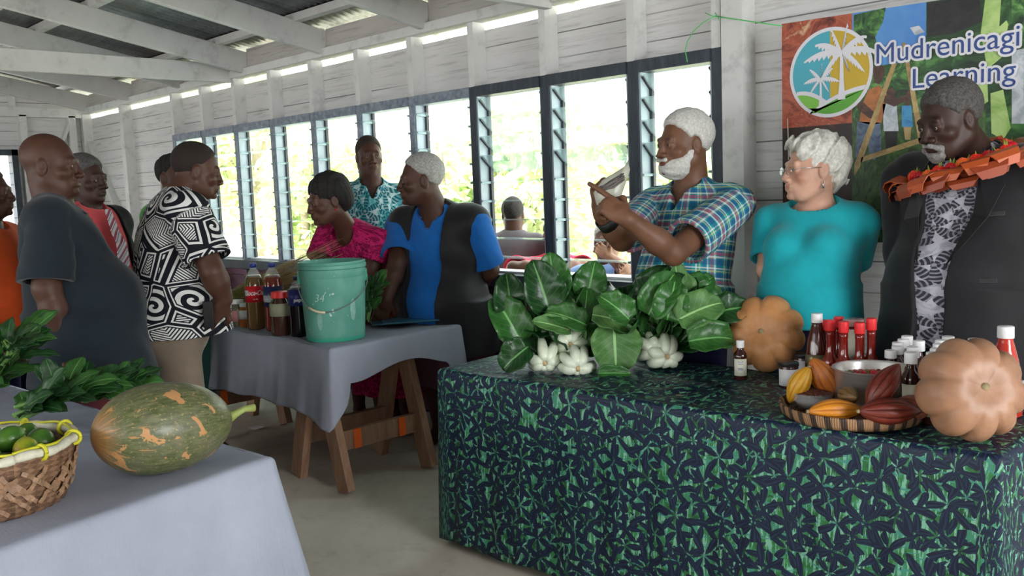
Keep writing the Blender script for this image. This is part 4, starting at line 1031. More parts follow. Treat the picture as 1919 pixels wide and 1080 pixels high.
def extra_person(label,u,v,d,a,ta,top,low_,skin,hairm,hs=1.0,hem=-.05,res=.0065,style='short',pel=None,sleeve=.8,scale=1.0,arms=None,name='shirt'):
    h=dep(u,v,d); pl=h*[1,1,0]+np.array([0,0,h[2]-.66*scale]) if pel is None else pel
    p=Person(label,h,yw(a,u),0,0,hs,pl,yw(ta,u),None,scale,1.05,.02,res=res,skin=skin,nosew=1.2); p.headshape()
    A=arms or {1:(p.T(.23,.0,.35),p.T(.22,.10,-.05)),-1:(p.T(-.23,.0,.35),p.T(-.22,.10,-.05))}
    for g,(e,w_) in A.items(): p.arm(g,e,w_); p.hand(g,unit(w_-e),p.TR[:,1],(.5,.5,.5,.5))
    p.legs(); p.finish_body(); p.eyes(); 
    if hairm: p.hair(hairm,style,.006,.05)
    p.garment(name,top,hem,.024,sleeve,(.076,.085),seed=31,flare=.02)
    p.trousers('trousers',low_,.05); p.tagit(); return p
plaid_p=plaid_man(); lady(); suit_p=suit_man(); garland(suit_p); blue_man(); pink_lady(); teal_man(); tapa_man(); bald_man(); tie_man()
# person behind the tapa shirt, only the back of the head and a green sleeve show
extra_person('person in a green print shirt hidden behind the tapa-print shirt',328,332,5.0,40,60,G_green,G_dkgreen,SK_dark,H_black,arms={1:(dep(380,430,4.95),dep(395,470,5.0)),-1:(dep(385,430,5.25),dep(392,480,5.2))},name='green_print_shirt')
extra_person('person in orange and grey cut off by the left edge of the photo',-20,362,4.3,70,60,G_orange,G_purple,SK_dark,H_stub,hem=-.0,name='orange_shirt')
# people outside, leaning at the windows
def outside():
    ex=extra_person('person in a crimson t-shirt resting folded arms on the window ledge outside',1040,442,6.0,-10,10,G_red,G_navy,SK_warm,H_stub,hs=1.0,scale=.95,arms={1:(dep(962,502,5.72),dep(1030,500,5.50)),-1:(dep(1090,498,5.85),dep(1045,508,5.7))},name='crimson_t_shirt',sleeve=.85)
    extra_person('person in a light blue shirt outside holding a phone up to the face',1138,452,5.5,0,0,G_ltblue,G_navy,SK_warm,H_silver,hs=1.0,scale=.95,arms={1:(dep(1180,512,5.4),dep(1140,480,5.28)),-1:(dep(1190,520,5.5),dep(1172,505,5.35))},name='blue_checked_shirt')
    # dark rucksack / jacket figure
    extra_person('person outside in a grey jacket seen from behind through the louvres',962,402,6.2,170,165,fabric('washed grey jacket',(.13,.12,.13)),G_navy,SK_dark,H_black,hs=.95,scale=.95,name='grey_jacket',sleeve=1.8)
outside()
# ================================================================ TABLES AND CLOTHS
TZ=.74
def cloth(name,corners,ztop,bottom,mat,label,wr_amp=.004,fold=.012,flare=.02,seed=1,n_side=60,rows=26,rnd=.02,cat='tablecloth',nf=26):
    """cloth laid over a four-cornered top; bottom(side,t) gives the hem height along each side"""
    C=[np.array([*c,0.]) for c in corners]; cen=sum(C)/4; P=[];N=[];B=[]
    for i in range(4):
        a,b=C[i],C[(i+1)%4]; d=unit(b-a); L=np.linalg.norm(b-a); nn=np.array([d[1],-d[0],0]); m=max(12,int(n_side*L))
        pn=unit(C[i]-C[i-1]); pn=np.array([pn[1],-pn[0],0]); q=unit(C[(i+2)%4]-b); qn=np.array([q[1],-q[0],0])
        for k in range(m):
            t=k/m; P.append(a+(b-a)*t); w0=max(0,1-t*L/.05); w1=max(0,1-(1-t)*L/.05)
            N.append(unit(nn+pn*w0*1.0*(1 if w0 else 0)+qn*w1)); B.append(bottom(i,t))
    n=len(P); V=[];U=[];Fs=[]
    rg=np.random.RandomState(seed); ph=rg.uniform(0,6.28,6)
    def wrk(p): return wr_amp*(math.sin(p[0]*9+ph[0]+2*math.sin(p[1]*7))+.7*math.sin(p[1]*23+p[0]*11+ph[1])+.5*math.sin(p[0]*41-p[1]*17+ph[2]))
    ks=[.02,.15,.3,.45,.6,.72,.82,.9,.95,.98]
    for k in ks:
        for p in P:
            q=cen+(p-cen)*k; V.append((q[0],q[1],ztop+wrk(q)*min(1,(1-k)*4+.25)+.004)); U.append((q[0],q[1],0))
    arc=np.linspace(0,PI/2,4)
    s=np.cumsum([0]+[np.linalg.norm(P[(i+1)%n]-P[i]) for i in range(n-1)])
    for a in arc:
        for i,p in enumerate(P):
            q=p+N[i]*(rnd*math.sin(a)-rnd*.6); V.append((q[0],q[1],ztop-rnd*(1-math.cos(a))+.004+wrk(p)*.25*math.cos(a))); U.append(tuple(p+N[i]*rnd*a)[:2]+(0,))
    for r in range(1,rows+1):
        t=r/rows
        for i,p in enumerate(P):
            H=ztop-rnd-B[i]; z=ztop-rnd-H*t
            f=fold*min(1,H*t*2.2)*(math.sin(s[i]*nf+ph[3]+1.3*math.sin(s[i]*7))+.6*math.sin(s[i]*nf*2.3+ph[4]+t*1.2)+.9)
            q=p+N[i]*(rnd*.4+flare*t*H*1.5+f*.7); z+=.006*math.sin(s[i]*17+ph[5])*t
            V.append((q[0],q[1],z)); U.append(tuple(p+N[i]*(rnd*1.5+H*t))[:2]+(0,))
    R_=len(ks)+4+rows
    for r in range(R_-1):
        for i in range(n): Fs.append((r*n+i,r*n+(i+1)%n,(r+1)*n+(i+1)%n,(r+1)*n+i))
    Fs.append(tuple(range(n)))
    o=mesh(name,V,[f[::-1] for f in Fs],mat,None,True,attrs={'pat':U}); m=o.modifiers.new('thick','SOLIDIFY'); m.thickness=.0025; m.offset=-1
    return tag(o,label,cat)
def table_cloth_print():
    t=NT('green and navy flower print cotton',.5,.35); v=t.coord('pat')
    wob=t.n('ShaderNodeTexNoise'); wob.inputs['Scale'].default_value=9; wob.inputs['Detail'].default_value=2; t.l(v,wob.inputs['Vector'])
    vm=t.n('ShaderNodeVectorMath',operation='MULTIPLY_ADD'); t.l(wob.outputs[1],vm.inputs[0]); vm.inputs[1].default_value=(.03,.03,0); t.l(v,vm.inputs[2]); vw=vm.outputs[0]
    st=t.noise(t.coord('pat',(95,14,1),(0,0,.5)),1,3,.6); st2=t.noise(t.coord('pat',(16,110,1),(0,0,-.6)),1,3,.6); n=t.noise(vw,14,3)
    c=t.ramp(n,[(.40,(.012,.080,.026)),(.50,(.026,.17,.040)),(.60,(.050,.24,.14))])
    c=t.mix(t.ramp(st,[(.52,(0,0,0)),(.56,(1,1,1))]),c,(.19,.45,.32)); c=t.mix(t.ramp(st2,[(.56,(0,0,0)),(.60,(1,1,1))]),c,(.05,.25,.20))
    def layer(c,scale,petals,size,off,pw):
        mp=t.n('ShaderNodeMapping'); mp.inputs['Location'].default_value=off; t.l(vw,mp.inputs[0]); vv=mp.outputs[0]
        w_=t.n('ShaderNodeTexVoronoi',feature='F1'); w_.inputs['Scale'].default_value=scale; w_.inputs['Randomness'].default_value=.85; t.l(vv,w_.inputs['Vector'])
        d=t.n('ShaderNodeVectorMath',operation='SUBTRACT'); t.l(vv,d.inputs[0]); t.l(w_.outputs['Position'],d.inputs[1]); q=t.sep(d.outputs[0]); rc=t.sep(w_.outputs['Color'])
        r=t.math('MULTIPLY',t.math('SQRT',t.math('ADD',t.math('MULTIPLY',q[0],q[0]),t.math('MULTIPLY',q[1],q[1]))),scale); a=t.math('ADD',t.math('ARCTAN2',q[1],q[0]),t.math('MULTIPLY',rc[0],6.28))
        co=t.math('ABSOLUTE',t.math('COSINE',t.math('MULTIPLY',a,petals/2))); env=t.math('MULTIPLY',t.math('POWER',co,pw),size)
        # petals pinch at the centre: r between inner and outer curve
        inn=t.math('MULTIPLY',t.math('SUBTRACT',1.0,co),1.5)
        m=t.math('MULTIPLY',t.math('LESS_THAN',r,env),t.math('GREATER_THAN',r,t.math('MULTIPLY',inn,.25)))
        edge=t.math('LESS_THAN',t.math('ABSOLUTE',t.math('SUBTRACT',r,env)),.03)
        vein=t.math('GREATER_THAN',t.math('SINE',t.math('MULTIPLY',a,petals*4.0)),.35)
        col=t.mix(vein,(.004,.008,.030),(.009,.028,.062)); c=t.mix(m,c,col); return t.mix(edge,c,(.006,.008,.03))
    c=layer(c,12,5,.70,(.03,.05,0),1.7); c=layer(c,9.0,6,.74,(.51,.37,0),2.3)
    t.col(c); t.bump(t.noise(v,260,2),.08,.002); return t.m
M_green_cloth=table_cloth_print()
def greycloth(name,c):
    t=NT(name,.9,.12); n=t.noise(t.coord('pat',(1,1,1)),320,2); n2=t.noise(t.coord('pat'),4,5); wv=t.noise(t.coord('pat',(3,90,1)),2,2)
    t.col(t.mix(t.math('MULTIPLY',n,.25),t.ramp(n2,[(.3,tuple(x*.88 for x in c)),(.7,tuple(x*1.08 for x in c))]),tuple(x*.6 for x in c)))
    t.bump(t.math('ADD',t.noise(t.coord('pat'),24,4,.65,.6),t.math('MULTIPLY',wv,.3)),.30,.006); return t.m
M_gcloth=greycloth('grey cotton cloth',(.33,.35,.42)); M_gcloth2=greycloth('blue grey cotton cloth',(.38,.41,.50))
def wood(name,c1,c2,axis=(1,1,12),rough=.6):
    t=NT(name,rough,.35); n=t.noise(t.coord(scale=axis),3,6,.7,.3); t.col(t.ramp(n,[(.3,c1),(.7,c2)])).bump(n,.2,.003); return t.m
M_wood=wood('raw brown timber',(.22,.115,.065),(.42,.25,.16),(9,9,1)); M_wood2=wood('dark red brown timber',(.08,.025,.015),(.18,.07,.045),(9,9,1)); M_plank=wood('plank timber',(.30,.20,.13),(.50,.36,.25),(1,12,12))
M_orange=simple('orange plastic',(.85,.14,.02),.4,.5)
def trestle(xc,y0,y1,label,top=.70,spl=.22,orange=True,mat=None,name='trestle'):
    e=empty(name,(xc,(y0+y1)/2,0),0,label,'trestle'); mat=mat or M_wood; h=(y1-y0)/2
    bevel(MB().box((-.045,-h-.06,top-.09),(.045,h+.06,top)).build('top_beam',mat,e),.004)
    for sx in (1,-1):
        for sy in (-1,1):
            bevel(MB().beam((sx*.03,sy*h,top-.02),(sx*spl,sy*h,.008),.095,.045,(0,1,0)).build('leg',mat,e),.003)
        xb=sx*(spl-.065*spl/.22-.02)
        bevel(MB().box((xb-.018,-h,.19),(xb+.018,h,.29)).build('stretcher',mat,e),.003)
        if orange:
            for yy in (-h+.10,h-.14): bevel(MB().box((xb+sx*.018,yy,.19),(xb+sx*.026,yy+.045,.29)).build('orange_clamp',M_orange,e),.004)
    return e
# right-hand table
rc=[(-2.805,2.30),(-.74,2.40),(-.74,3.00),(-2.86,2.96)]
tb=empty('trestle_table',(-1.8,2.66,0),.03,'long table hidden under the green flower-print cloth','table')
bevel(MB().box((-.97,-.26,TZ-.045),(.97,.26,TZ-.012)).build('table_top',M_plank,tb),.003)
for sx in (-.88,.88):
    for sy in (-.22,.22): MB().box((sx-.03,sy-.03,0),(sx+.03,sy+.03,TZ-.045)).build('leg',M_wood,tb)
cloth('tablecloth',rc,TZ-.004,lambda s,t:.035 if s in(0,3) else .05,M_green_cloth,'green and navy flower-print cloth draped to the floor over the right-hand table',.006,.006,.02,3)
# grey-clothed trestle table in the middle
mc=[(-3.615,2.315),(-3.66,3.16),(-6.6,3.16),(-6.6,2.36)]
tb2=empty('trestle_table',(-5.1,2.74,0),0,'plank table top under the middle grey cloth with the green bucket on it','table')
bevel(MB().box((-1.42,-.34,TZ-.05),(1.38,.34,TZ-.012)).build('table_top',M_plank,tb2),.003)
def mhem(s,t):
    if s==0: return TZ-.15-.03*math.sin(t*9)-(.22*max(0,1-t/.10)**.8)-(.16*max(0,(t-.85)/.15))      # right-hand short side
    if s==3: # long side seen from the camera (from far left corner to near corner)
        return TZ-.335-.012*math.sin(t*14)-(.055*max(0,(t-.95)/.05))
    return TZ-.33
cloth('tablecloth',mc,TZ-.004,mhem,M_gcloth,'plain grey cloth over the middle table, short on the side with the timber legs',.005,.005,.07,5)
trestle(-3.90,2.40,2.92,'near brown timber trestle with orange clamps under the middle grey table'); trestle(-5.35,2.42,2.92,'rear brown timber trestle at the far end of the middle grey table')
# near table on the left
lc=[(-2.075,.42),(-2.235,1.222),(-4.9,.99),(-4.9,.16)]
tb3=empty('trestle_table',(-3.5,.69,0),.085,'table under the blue-grey cloth at the lower left carrying squash and limes','table')
bevel(MB().box((-1.32,-.33,TZ-.05),(1.18,.33,TZ-.012)).build('table_top',M_plank,tb3),.003)
for sx in (-1.2,1.08):
    for sy in (-.3,.3): MB().box((sx-.03,sy-.03,0),(sx+.03,sy+.03,TZ-.05)).build('leg',M_wood,tb3)
cloth('tablecloth',lc,TZ-.004,lambda s,t:.22 if s!=0 else .20-.05*t,M_gcloth2,'pale blue-grey cloth over the near table at the lower left',.003,.012,.13,8,nf=16)
# brown tables behind the men on the left
def side_table(x,y,w_,d_,h,mat,label,rz=0):
    e=empty('wooden_table',(x,y,0),rz,label,'table'); bevel(MB().box((-w_/2,-d_/2,h-.04),(w_/2,d_/2,h)).build('table_top',mat,e),.004)
    for sx in (-1,1):
        for sy in (-1,1): MB().box((sx*(w_/2-.08)-.035,sy*(d_/2-.07)-.035,0),(sx*(w_/2-.08)+.035,sy*(d_/2-.07)+.035,h-.04)).build('leg',mat,e)
    MB().box((-w_/2+.06,-d_/2+.05,h-.16),(w_/2-.06,-d_/2+.08,h-.04)).build('apron',mat,e); MB().box((-w_/2+.06,-d_/2+.05,.2),(w_/2-.06,-d_/2+.08,.27)).build('stretcher',mat,e); return e
side_table(-8.05,3.2,1.5,.7,.80,M_wood2,'dark red-brown wooden table against the wall behind the tapa-print shirt')
# straw broom lying along the back of the middle table
def broom():
    a=dep(408,572,5.35); b=dep(575,505,5.05); e=empty('straw_broom',a,0,'bundle of pale coconut-rib broom straws fanned out behind the cola bottles','broom'); rg=np.random.RandomState(2); m=MB()
    for k in range(240):
        h=rg.uniform(-1,1); s=a+np.array([0,0,h*.035+.0])+RM[:,2]*rg.uniform(-.04,.04)-(b-a)*rg.uniform(0,.15); en=b+RM[:,1]*(h*.13+rg.normal()*.012-.03)+(b-a)*rg.uniform(-.25,.35)+RM[:,2]*rg.uniform(-.12,.06)
        mid=(s+en)/2+RM[:,1]*rg.normal()*.008; m.tube([s-a,mid-a,en-a],[.0016,.0014,.0007],3)
    o=m.build('straws',simple('dry straw',(.55,.42,.22),.6,.3,.35,90),e); return e
broom()
pp=onz(480,802,.004); o=mesh('paper_scrap',[(pp[0]-.05,pp[1]-.03,.003),(pp[0]+.04,pp[1]-.035,.004),(pp[0]+.055,pp[1]+.03,.012),(pp[0]+.01,pp[1]+.045,.006),(pp[0]-.045,pp[1]+.03,.004)],[(0,1,2,3,4)],simple('white paper',(.8,.8,.8)))
m=o.modifiers.new('thick','SOLIDIFY'); m.thickness=.001; tag(o,'crumpled white paper scrap on the concrete beyond the grey table','paper')
# ================================================================ PRODUCE
def leaf_mat(name,c1,c2,vein,rough=.33):
    t=NT(name,rough,.5); s=t.sep(t.coord('pat')); ax=t.math('ABSOLUTE',s[0])
    mid=t.math('LESS_THAN',ax,.055); side=t.math('GREATER_THAN',t.math('SINE',t.math('MULTIPLY',t.math('SUBTRACT',s[1],t.math('MULTIPLY',ax,.30)),46)),.90)
    n=t.noise(t.coord(),22,4); c=t.ramp(n,[(.3,c1),(.7,c2)]); c=t.mix(t.math('MULTIPLY',side,.28),c,vein); c=t.mix(mid,c,tuple(min(1,x*1.5) for x in vein))
    t.col(c); t.bump(t.math('SUBTRACT',t.noise(t.coord(),60,3),side),.25,.004)
    tl=t.n('ShaderNodeBsdfTranslucent'); t.l(c,tl.inputs[0]); mx=t.n('ShaderNodeMixShader'); mx.inputs[0].default_value=.18
    t.l(t.b.outputs[0],mx.inputs[1]); t.l(tl.outputs[0],mx.inputs[2]); t.l(mx.outputs[0],t.N['Material Output'].inputs[0]); return t.m
L_dark=[leaf_mat('bok choy leaf dark',(.007,.040,.010),(.018,.085,.018),(.09,.24,.07)),leaf_mat('bok choy leaf mid',(.022,.105,.018),(.05,.19,.035),(.13,.32,.10)),leaf_mat('bok choy leaf back',(.07,.19,.05),(.13,.30,.08),(.25,.45,.18),.5)]
L_left=[leaf_mat('leafy green dark',(.010,.050,.013),(.025,.10,.022),(.06,.17,.05),.42),leaf_mat('leafy green mid',(.025,.10,.018),(.06,.20,.035),(.12,.28,.08),.4)]
M_stalk=simple('white green stalk',(.72,.78,.62),.3,.5,.08,20); M_stem=simple('green stem',(.16,.32,.08),.45)
M_root=simple('cut root end',(.55,.40,.22),.7)
def leaf(name,p0,d,up,L,W,bend,mats,parent,base,seed,cup=.25,ruf=.10,lobes=0,fold=0,nt=12,ns=8,tipw=.6):
    rg=np.random.RandomState(seed); d=unit(d); up=np.array(up,float); n=unit(up-d*(up@d)); sd=np.cross(d,n); V=[];A=[];Fs=[]
    p=np.array(p0,float); dd=d.copy(); nn=n.copy(); ph=rg.uniform(0,6.28,3)
    for i in range(nt+1):
        t=i/nt; w_=W*.5*(math.sin(PI*min(1,(.06+.94*t))**.75)**tipw+.02)
        if t>.985: w_*=.25
        if lobes: w_*=(.72+.28*abs(math.sin(t*lobes*PI)))
        for j in range(ns+1):
            s=-1+2*j/ns; z=cup*w_*(s*s)*(1+.3*math.sin(ph[2]))-fold*abs(s)*w_+ruf*w_*abs(s)*(math.sin(t*15+ph[0]+s*2)+.6*math.sin(t*29+ph[1]))
            V.append(p+sd*s*w_*(1-.12*abs(cup))+nn*z-base); A.append((s,t,0))
        ang=bend/nt*(.4+1.2*t); c,s_=math.cos(ang),math.sin(ang); dd,nn=unit(dd*c-nn*s_),unit(nn*c+dd*s_); p=p+dd*L/nt
    for i in range(nt):
        for j in range(ns): a=i*(ns+1)+j; Fs.append((a,a+1,a+ns+2,a+ns+1))
    o=mesh(name,V,Fs,mats[rg.randint(len(mats))],parent,True,attrs={'pat':A}); m=o.modifiers.new('thick','SOLIDIFY'); m.thickness=.0014; m.offset=0; return o
def stalk(p0,p1,p2,r0,r1,parent,base,mat=None,flat_=.6):
    pts=[]; 
    for t in np.linspace(0,1,9): pts.append(((1-t)**2)*p0+2*t*(1-t)*p1+t*t*p2)
    rs=[r0*(.55+.45*min(1,t*5))*(1-t)+r1*t for t in np.linspace(0,1,9)]
    m=MB(); m.tube([q-base for q in pts],rs,10); return m.build('stalk',mat or M_stalk,parent,True)
camR,camU,camB=RM[:,0],RM[:,1],RM[:,2]     # right, up and towards-the-camera directions of the place as seen by the photographer
def bok_bunch(label,centers,tip_box,nleaf,seed,extra=()):
    """centers: white stalk bases; leaves fan away from the camera side, up and outwards"""
    rg=np.random.RandomState(seed); b0=centers[0]*[1,1,0]+np.array([0,0,TZ]); e=empty('bok_choy_bunch',b0,0,label,'bok choy'); U0=np.array([0,0,1.])
    hr=unit(camR*[1,1,0]); hb=-unit(camB*[1,1,0])   # horizontal right / away
    for ci,c in enumerate(centers):
        for k in range(7):
            a=2*PI*k/7+rg.uniform(-.25,.25); o=hr*math.cos(a)+U0*math.sin(a); p1=c+o*rg.uniform(.062,.085)+hb*.01; p2=c+o*(.055+.02*rg.rand())+hb*.13
            if p1[2]<TZ+.018: p1[2]=TZ+.018
            if p2[2]<TZ+.02: p2[2]=TZ+.02
            stalk(c+o*.008-hb*.005,p1,p2,.027,.013,e,b0)
        m=MB(); m.lathe([(.001,-.006),(.012,-.003),(.013,.004),(.001,.007)],10); V=[c-hb*.004+hr*v[0]+U0*v[1]-hb*v[2]-b0 for v in m.v]; mesh('root_end',V,m.f,M_root,e,True)
    (u0,u1,v0,v1,dmin,dmax)=tip_box
    for i in range(nleaf):
        u=rg.uniform(u0,u1); v=v0+(v1-v0)*rg.beta(1.1,1.4); fx=(u-(u0+u1)/2)/((u1-u0)/2)
        if abs(fx)>.75: v=max(v,v0+(v1-v0)*.3)
        tip=dep(u,v,rg.uniform(dmin,dmax)); c=centers[rg.randint(len(centers))]+hb*.13+hr*rg.uniform(-.03,.03)
        if tip[2]<TZ+.05: tip[2]=TZ+.05+rg.rand()*.02
        dv=tip-c; Lg=np.linalg.norm(dv); d0=unit(dv+U0*.10); st=c+d0*Lg*.10; stalk(c,c+d0*Lg*.06,c+d0*Lg*.28,.008,.0045,e,b0,M_stem)
        n=unit(U0*.55-hb*rg.uniform(.2,1.0)+hr*rg.uniform(-.5,.5)+hr*fx*.35)
        leaf('leaf',c+d0*Lg*.20,d0,n,Lg*.95,Lg*rg.uniform(.42,.66),rg.uniform(.5,1.7),L_dark[:2] if rg.rand()<.86 else L_dark[2:],e,b0,seed*100+i,rg.uniform(.15,.7),.24)
    for (u,v,d,du,dv_,L,W,mi,bend) in extra:   # individual leaves that show clearly
        p=dep(u,v,d); dirv=unit(camR*du+camU*dv_+camB*.15); leaf('leaf',p,dirv,unit(camB+camU*.5),L,W,bend,[L_dark[mi]],e,b0,int(u*7+v),.42,.15)
    return e
c1=[dep(1069,645,3.54),dep(1021,680,3.50),dep(1083,690,3.44)]
bok_bunch('large bok choy bunch with three white stalk clusters on the left of the table',c1,(952,1185,505,668,3.55,3.85),46,3,
  [(1040,560,3.60,-.1,1,.19,.15,1,.5),(1030,585,3.56,-.3,1,.22,.17,0,.5),(975,640,3.6,-.4,.8,.22,.16,1,.9),(960,600,3.62,-.1,.9,.20,.14,0,.9),(1100,560,3.62,.2,1,.16,.14,1,.6),(1150,590,3.6,.7,.7,.16,.13,0,.8),
   (1100,610,3.5,-.9,.45,.18,.11,1,.9),(1110,590,3.46,1,-.15,.20,.11,2,.9),(1150,610,3.47,.05,-1,.19,.20,2,.35),(990,650,3.5,-.7,-.5,.14,.13,0,.8),(1120,700,3.40,.9,.05,.13,.06,1,.4),(1070,620,3.5,-.8,.3,.16,.08,2,.7)])
c2=[dep(1250,668,3.42),dep(1228,656,3.46)]
bok_bunch('bok choy bunch in front of the plaid shirt, beside the smaller pumpkin',c2,(1165,1385,530,655,3.36,3.60),46,11,
  [(1215,590,3.36,.5,.9,.20,.14,1,.9),(1270,600,3.32,.9,.5,.20,.15,2,1.0),(1290,640,3.28,.9,.2,.19,.13,1,1.1),(1180,600,3.36,-.6,.6,.15,.12,1,.8),(1330,590,3.36,.9,.3,.17,.13,0,.9),(1250,600,3.34,.2,1,.16,.14,1,.8)])
def leafy(label,px,nleaf,L,W,seed,h0=.0,zt=TZ,grp=None,spread=.9,name='leafy_greens',lob=2,mats=None):
    """loose bunch of greens; px: list of (u,v,d) spine from stem end to tip end"""
    rg=np.random.RandomState(seed); S=[dep(*q) for q in px]; b0=S[0]*[1,1,0]+np.array([0,0,zt]); e=empty(name,b0,0,label,'leafy greens',grp); U0=np.array([0,0,1.])
    tot=len(S)-1
    for k in range(6):
        o=[rg.normal(size=3)*.012 for _ in range(2)]; m=MB(); m.tube([S[0]+o[0]-b0,S[tot//2+(tot%2)]+o[1]+U0*.01-b0,S[-1]+o[0]-b0],[.006,.005,.003],6); m.build('stem',M_stem,e,True)
    for i in range(nleaf):
        t=rg.uniform(.05,1)*tot; k=min(int(t),tot-1); p=S[k]+(S[k+1]-S[k])*(t-k); ax=unit(S[k+1]-S[k]); r=rg.normal(size=3); r-=ax*(r@ax)*.5; r[2]=abs(r[2])*.8; r=unit(r)
        d=unit(ax*rg.uniform(.1,.9)+r*spread); p=p+r*rg.uniform(.0,.05)
        if p[2]<zt+.02: p[2]=zt+.02
        if p[2]+d[2]*L<zt+.03: d[2]=abs(d[2])*.3
        leaf('leaf',p,d,U0*1.0+camB*.6+r*.3,L*rg.uniform(.7,1.15),W*rg.uniform(.7,1.1),rg.uniform(.2,1.1),mats or L_left,e,b0,seed*77+i,.2,.16,lob,nt=9,ns=6)
    return e
leafy('dark leafy greens lying behind the large green squash',[(30,780,2.85),(110,745,2.95),(180,735,3.05),(255,735,3.15)],70,.125,.075,5)
leafy('tall leafy greens at the left edge in front of the dark slate shirt',[(-30,740,3.25),(0,700,3.2),(20,665,3.15),(10,640,3.15)],40,.15,.075,6)
leafy('small bright herb bunch between the greens and the tapa-print shirt',[(205,740,3.25),(245,728,3.3),(280,728,3.32)],34,.06,.04,9,lob=0)
leafy('green leaves standing between the bucket and the blue shirt',[(690,600,4.72),(695,560,4.75),(705,525,4.78)],20,.10,.075,12,spread=.5,lob=0)
# --- squash and pumpkins
def gourd(name,label,cat,c,axis,up,rad,ln,ribs,depth,mat,prof,stem,n=96,m=40,sq=1.0,seed=1,base_z=TZ):
    ax=unit(axis); u=np.array(up,float); u=unit(u-ax*(u@ax)); s=np.cross(ax,u); V=[];Fs=[];A=[]; rg=np.random.RandomState(seed); jit=rg.uniform(-.35,.35,ribs+1); am=rg.uniform(.7,1.25,ribs+1)
    for i in range(m+1):
        t=i/m; r,z=prof(t)
        for k in range(n):
            th=2*PI*k/n; q=ribs*(th+.10*math.sin(2*th+seed))/(2*PI); fr=q-math.floor(q); rb=abs(math.sin(PI*fr))**.42 if ribs else 1
            a=am[int(q)%ribs] if ribs else 1; rr=r*rad*(1-depth*(1-rb)*a*(math.sin(PI*min(1,max(0,t)))**.2)); zz=z*ln
            V.append(u*rr*math.cos(th)*sq+s*rr*math.sin(th)+ax*zz); A.append((th/(2*PI),t,0))
    for i in range(m):
        for k in range(n): Fs.append((i*n+k,i*n+(k+1)%n,(i+1)*n+(k+1)%n,(i+1)*n+k))
    Vn=np.array(V); c=np.array(c,float); c[2]+=base_z+.001-(c[2]+Vn[:,2].min())
    e=empty(name,(c[0],c[1],base_z),0,label,cat); b=np.array(e.location)
    mesh('flesh_rind' if False else 'rind',Vn+c-b,Fs,mat,e,True,attrs={'pat':A})
    st=MB(); r0,z0=prof(0.0); p=[c+ax*(stem[0]*ln)]; 
    for q in stem[1]: p.append(p[0]+ax*q[0]+u*q[1]+s*q[2])
    st.tube([x-b for x in p],stem[2],9); st.build('stem',stem[3],e,True); return e,c
t=NT('tan pumpkin rind',.42,.4); s=t.sep(t.coord('pat')); n=t.noise(t.coord(),9,5,.6); n2=t.noise(t.coord(),45,3)
c=t.ramp(n,[(.3,(.30,.12,.036)),(.55,(.48,.215,.075)),(.75,(.58,.30,.12))]); c=t.mix(t.math('MULTIPLY',n2,.15),c,(.50,.30,.17)); t.col(c).bump(n,.2,.01); M_pump=t.m
t=NT('pinkish tan pumpkin rind',.42,.4); n=t.noise(t.coord(),8,5,.6); n2=t.noise(t.coord(),45,3)
c=t.ramp(n,[(.3,(.22,.10,.052)),(.55,(.36,.18,.10)),(.75,(.45,.25,.15))]); t.col(t.mix(t.math('MULTIPLY',n2,.15),c,(.5,.34,.24))).bump(n,.2,.01); M_pump2=t.m
M_scar=simple('dry pumpkin stem',(.30,.24,.13),.8,.2,.3,60)
def prof_pump(t):   # 0 = stem end, 1 = blossom end, dimpled at both
    a=PI*t; r=math.sin(a)**.8; z=math.cos(a); z*=.5; d=.12*math.exp(-(r/.42)**2); return r,(z-d if t<.5 else z+d)
scar=(.30,[(.010,0,0),(.022,.002,.001)],[.024,.012,.009],M_scar)
def placepump(u,v,d,au,av,ab,rad,ln,ribs,mat,label,seed,sq=1.0):
    c=dep(u,v,d); ax=camR*au+camU*av+camB*ab; return gourd('pumpkin',label,'pumpkin',c,ax,camU,rad,ln,ribs,.20,mat,prof_pump,scar,seed=seed,sq=sq,base_z=TZ)
placepump(1434,618,3.36,-.42,.12,.85,.145,.20,9,M_pump,'smaller ribbed tan pumpkin between the bok choy and the red-capped bottles',4)
placepump(1818,740,2.40,.05,.18,.97,.144,.19,9,M_pump2,'largest pinkish-tan pumpkin at the right end of the green table',6,.97)
# long green squash
t=NT('mottled green squash rind',.35,.45); v=t.coord('pat',(7,3.2,1)); s=t.sep(t.coord('pat')); n=t.noise(v,2.0,3,.55,.6); sp=t.noise(t.coord('pat',(34,17,1)),2.4,3,.6); n3=t.noise(t.coord('pat'),6,5)
fine=t.noise(t.coord('pat',(60,6,1)),1.6,4,.7)
c=t.ramp(fine,[(.3,(.040,.065,.022)),(.5,(.11,.125,.050)),(.7,(.21,.20,.105))]); c=t.mix(t.ramp(n3,[(.45,(0,0,0)),(.7,(.8,.8,.8))]),c,(.17,.16,.11))
c=t.mix(t.ramp(sp,[(.60,(0,0,0)),(.64,(1,1,1))]),c,(.30,.25,.10)); c=t.mix(t.ramp(n,[(.600,(0,0,0)),(.615,(1,1,1))]),c,(.52,.27,.11))
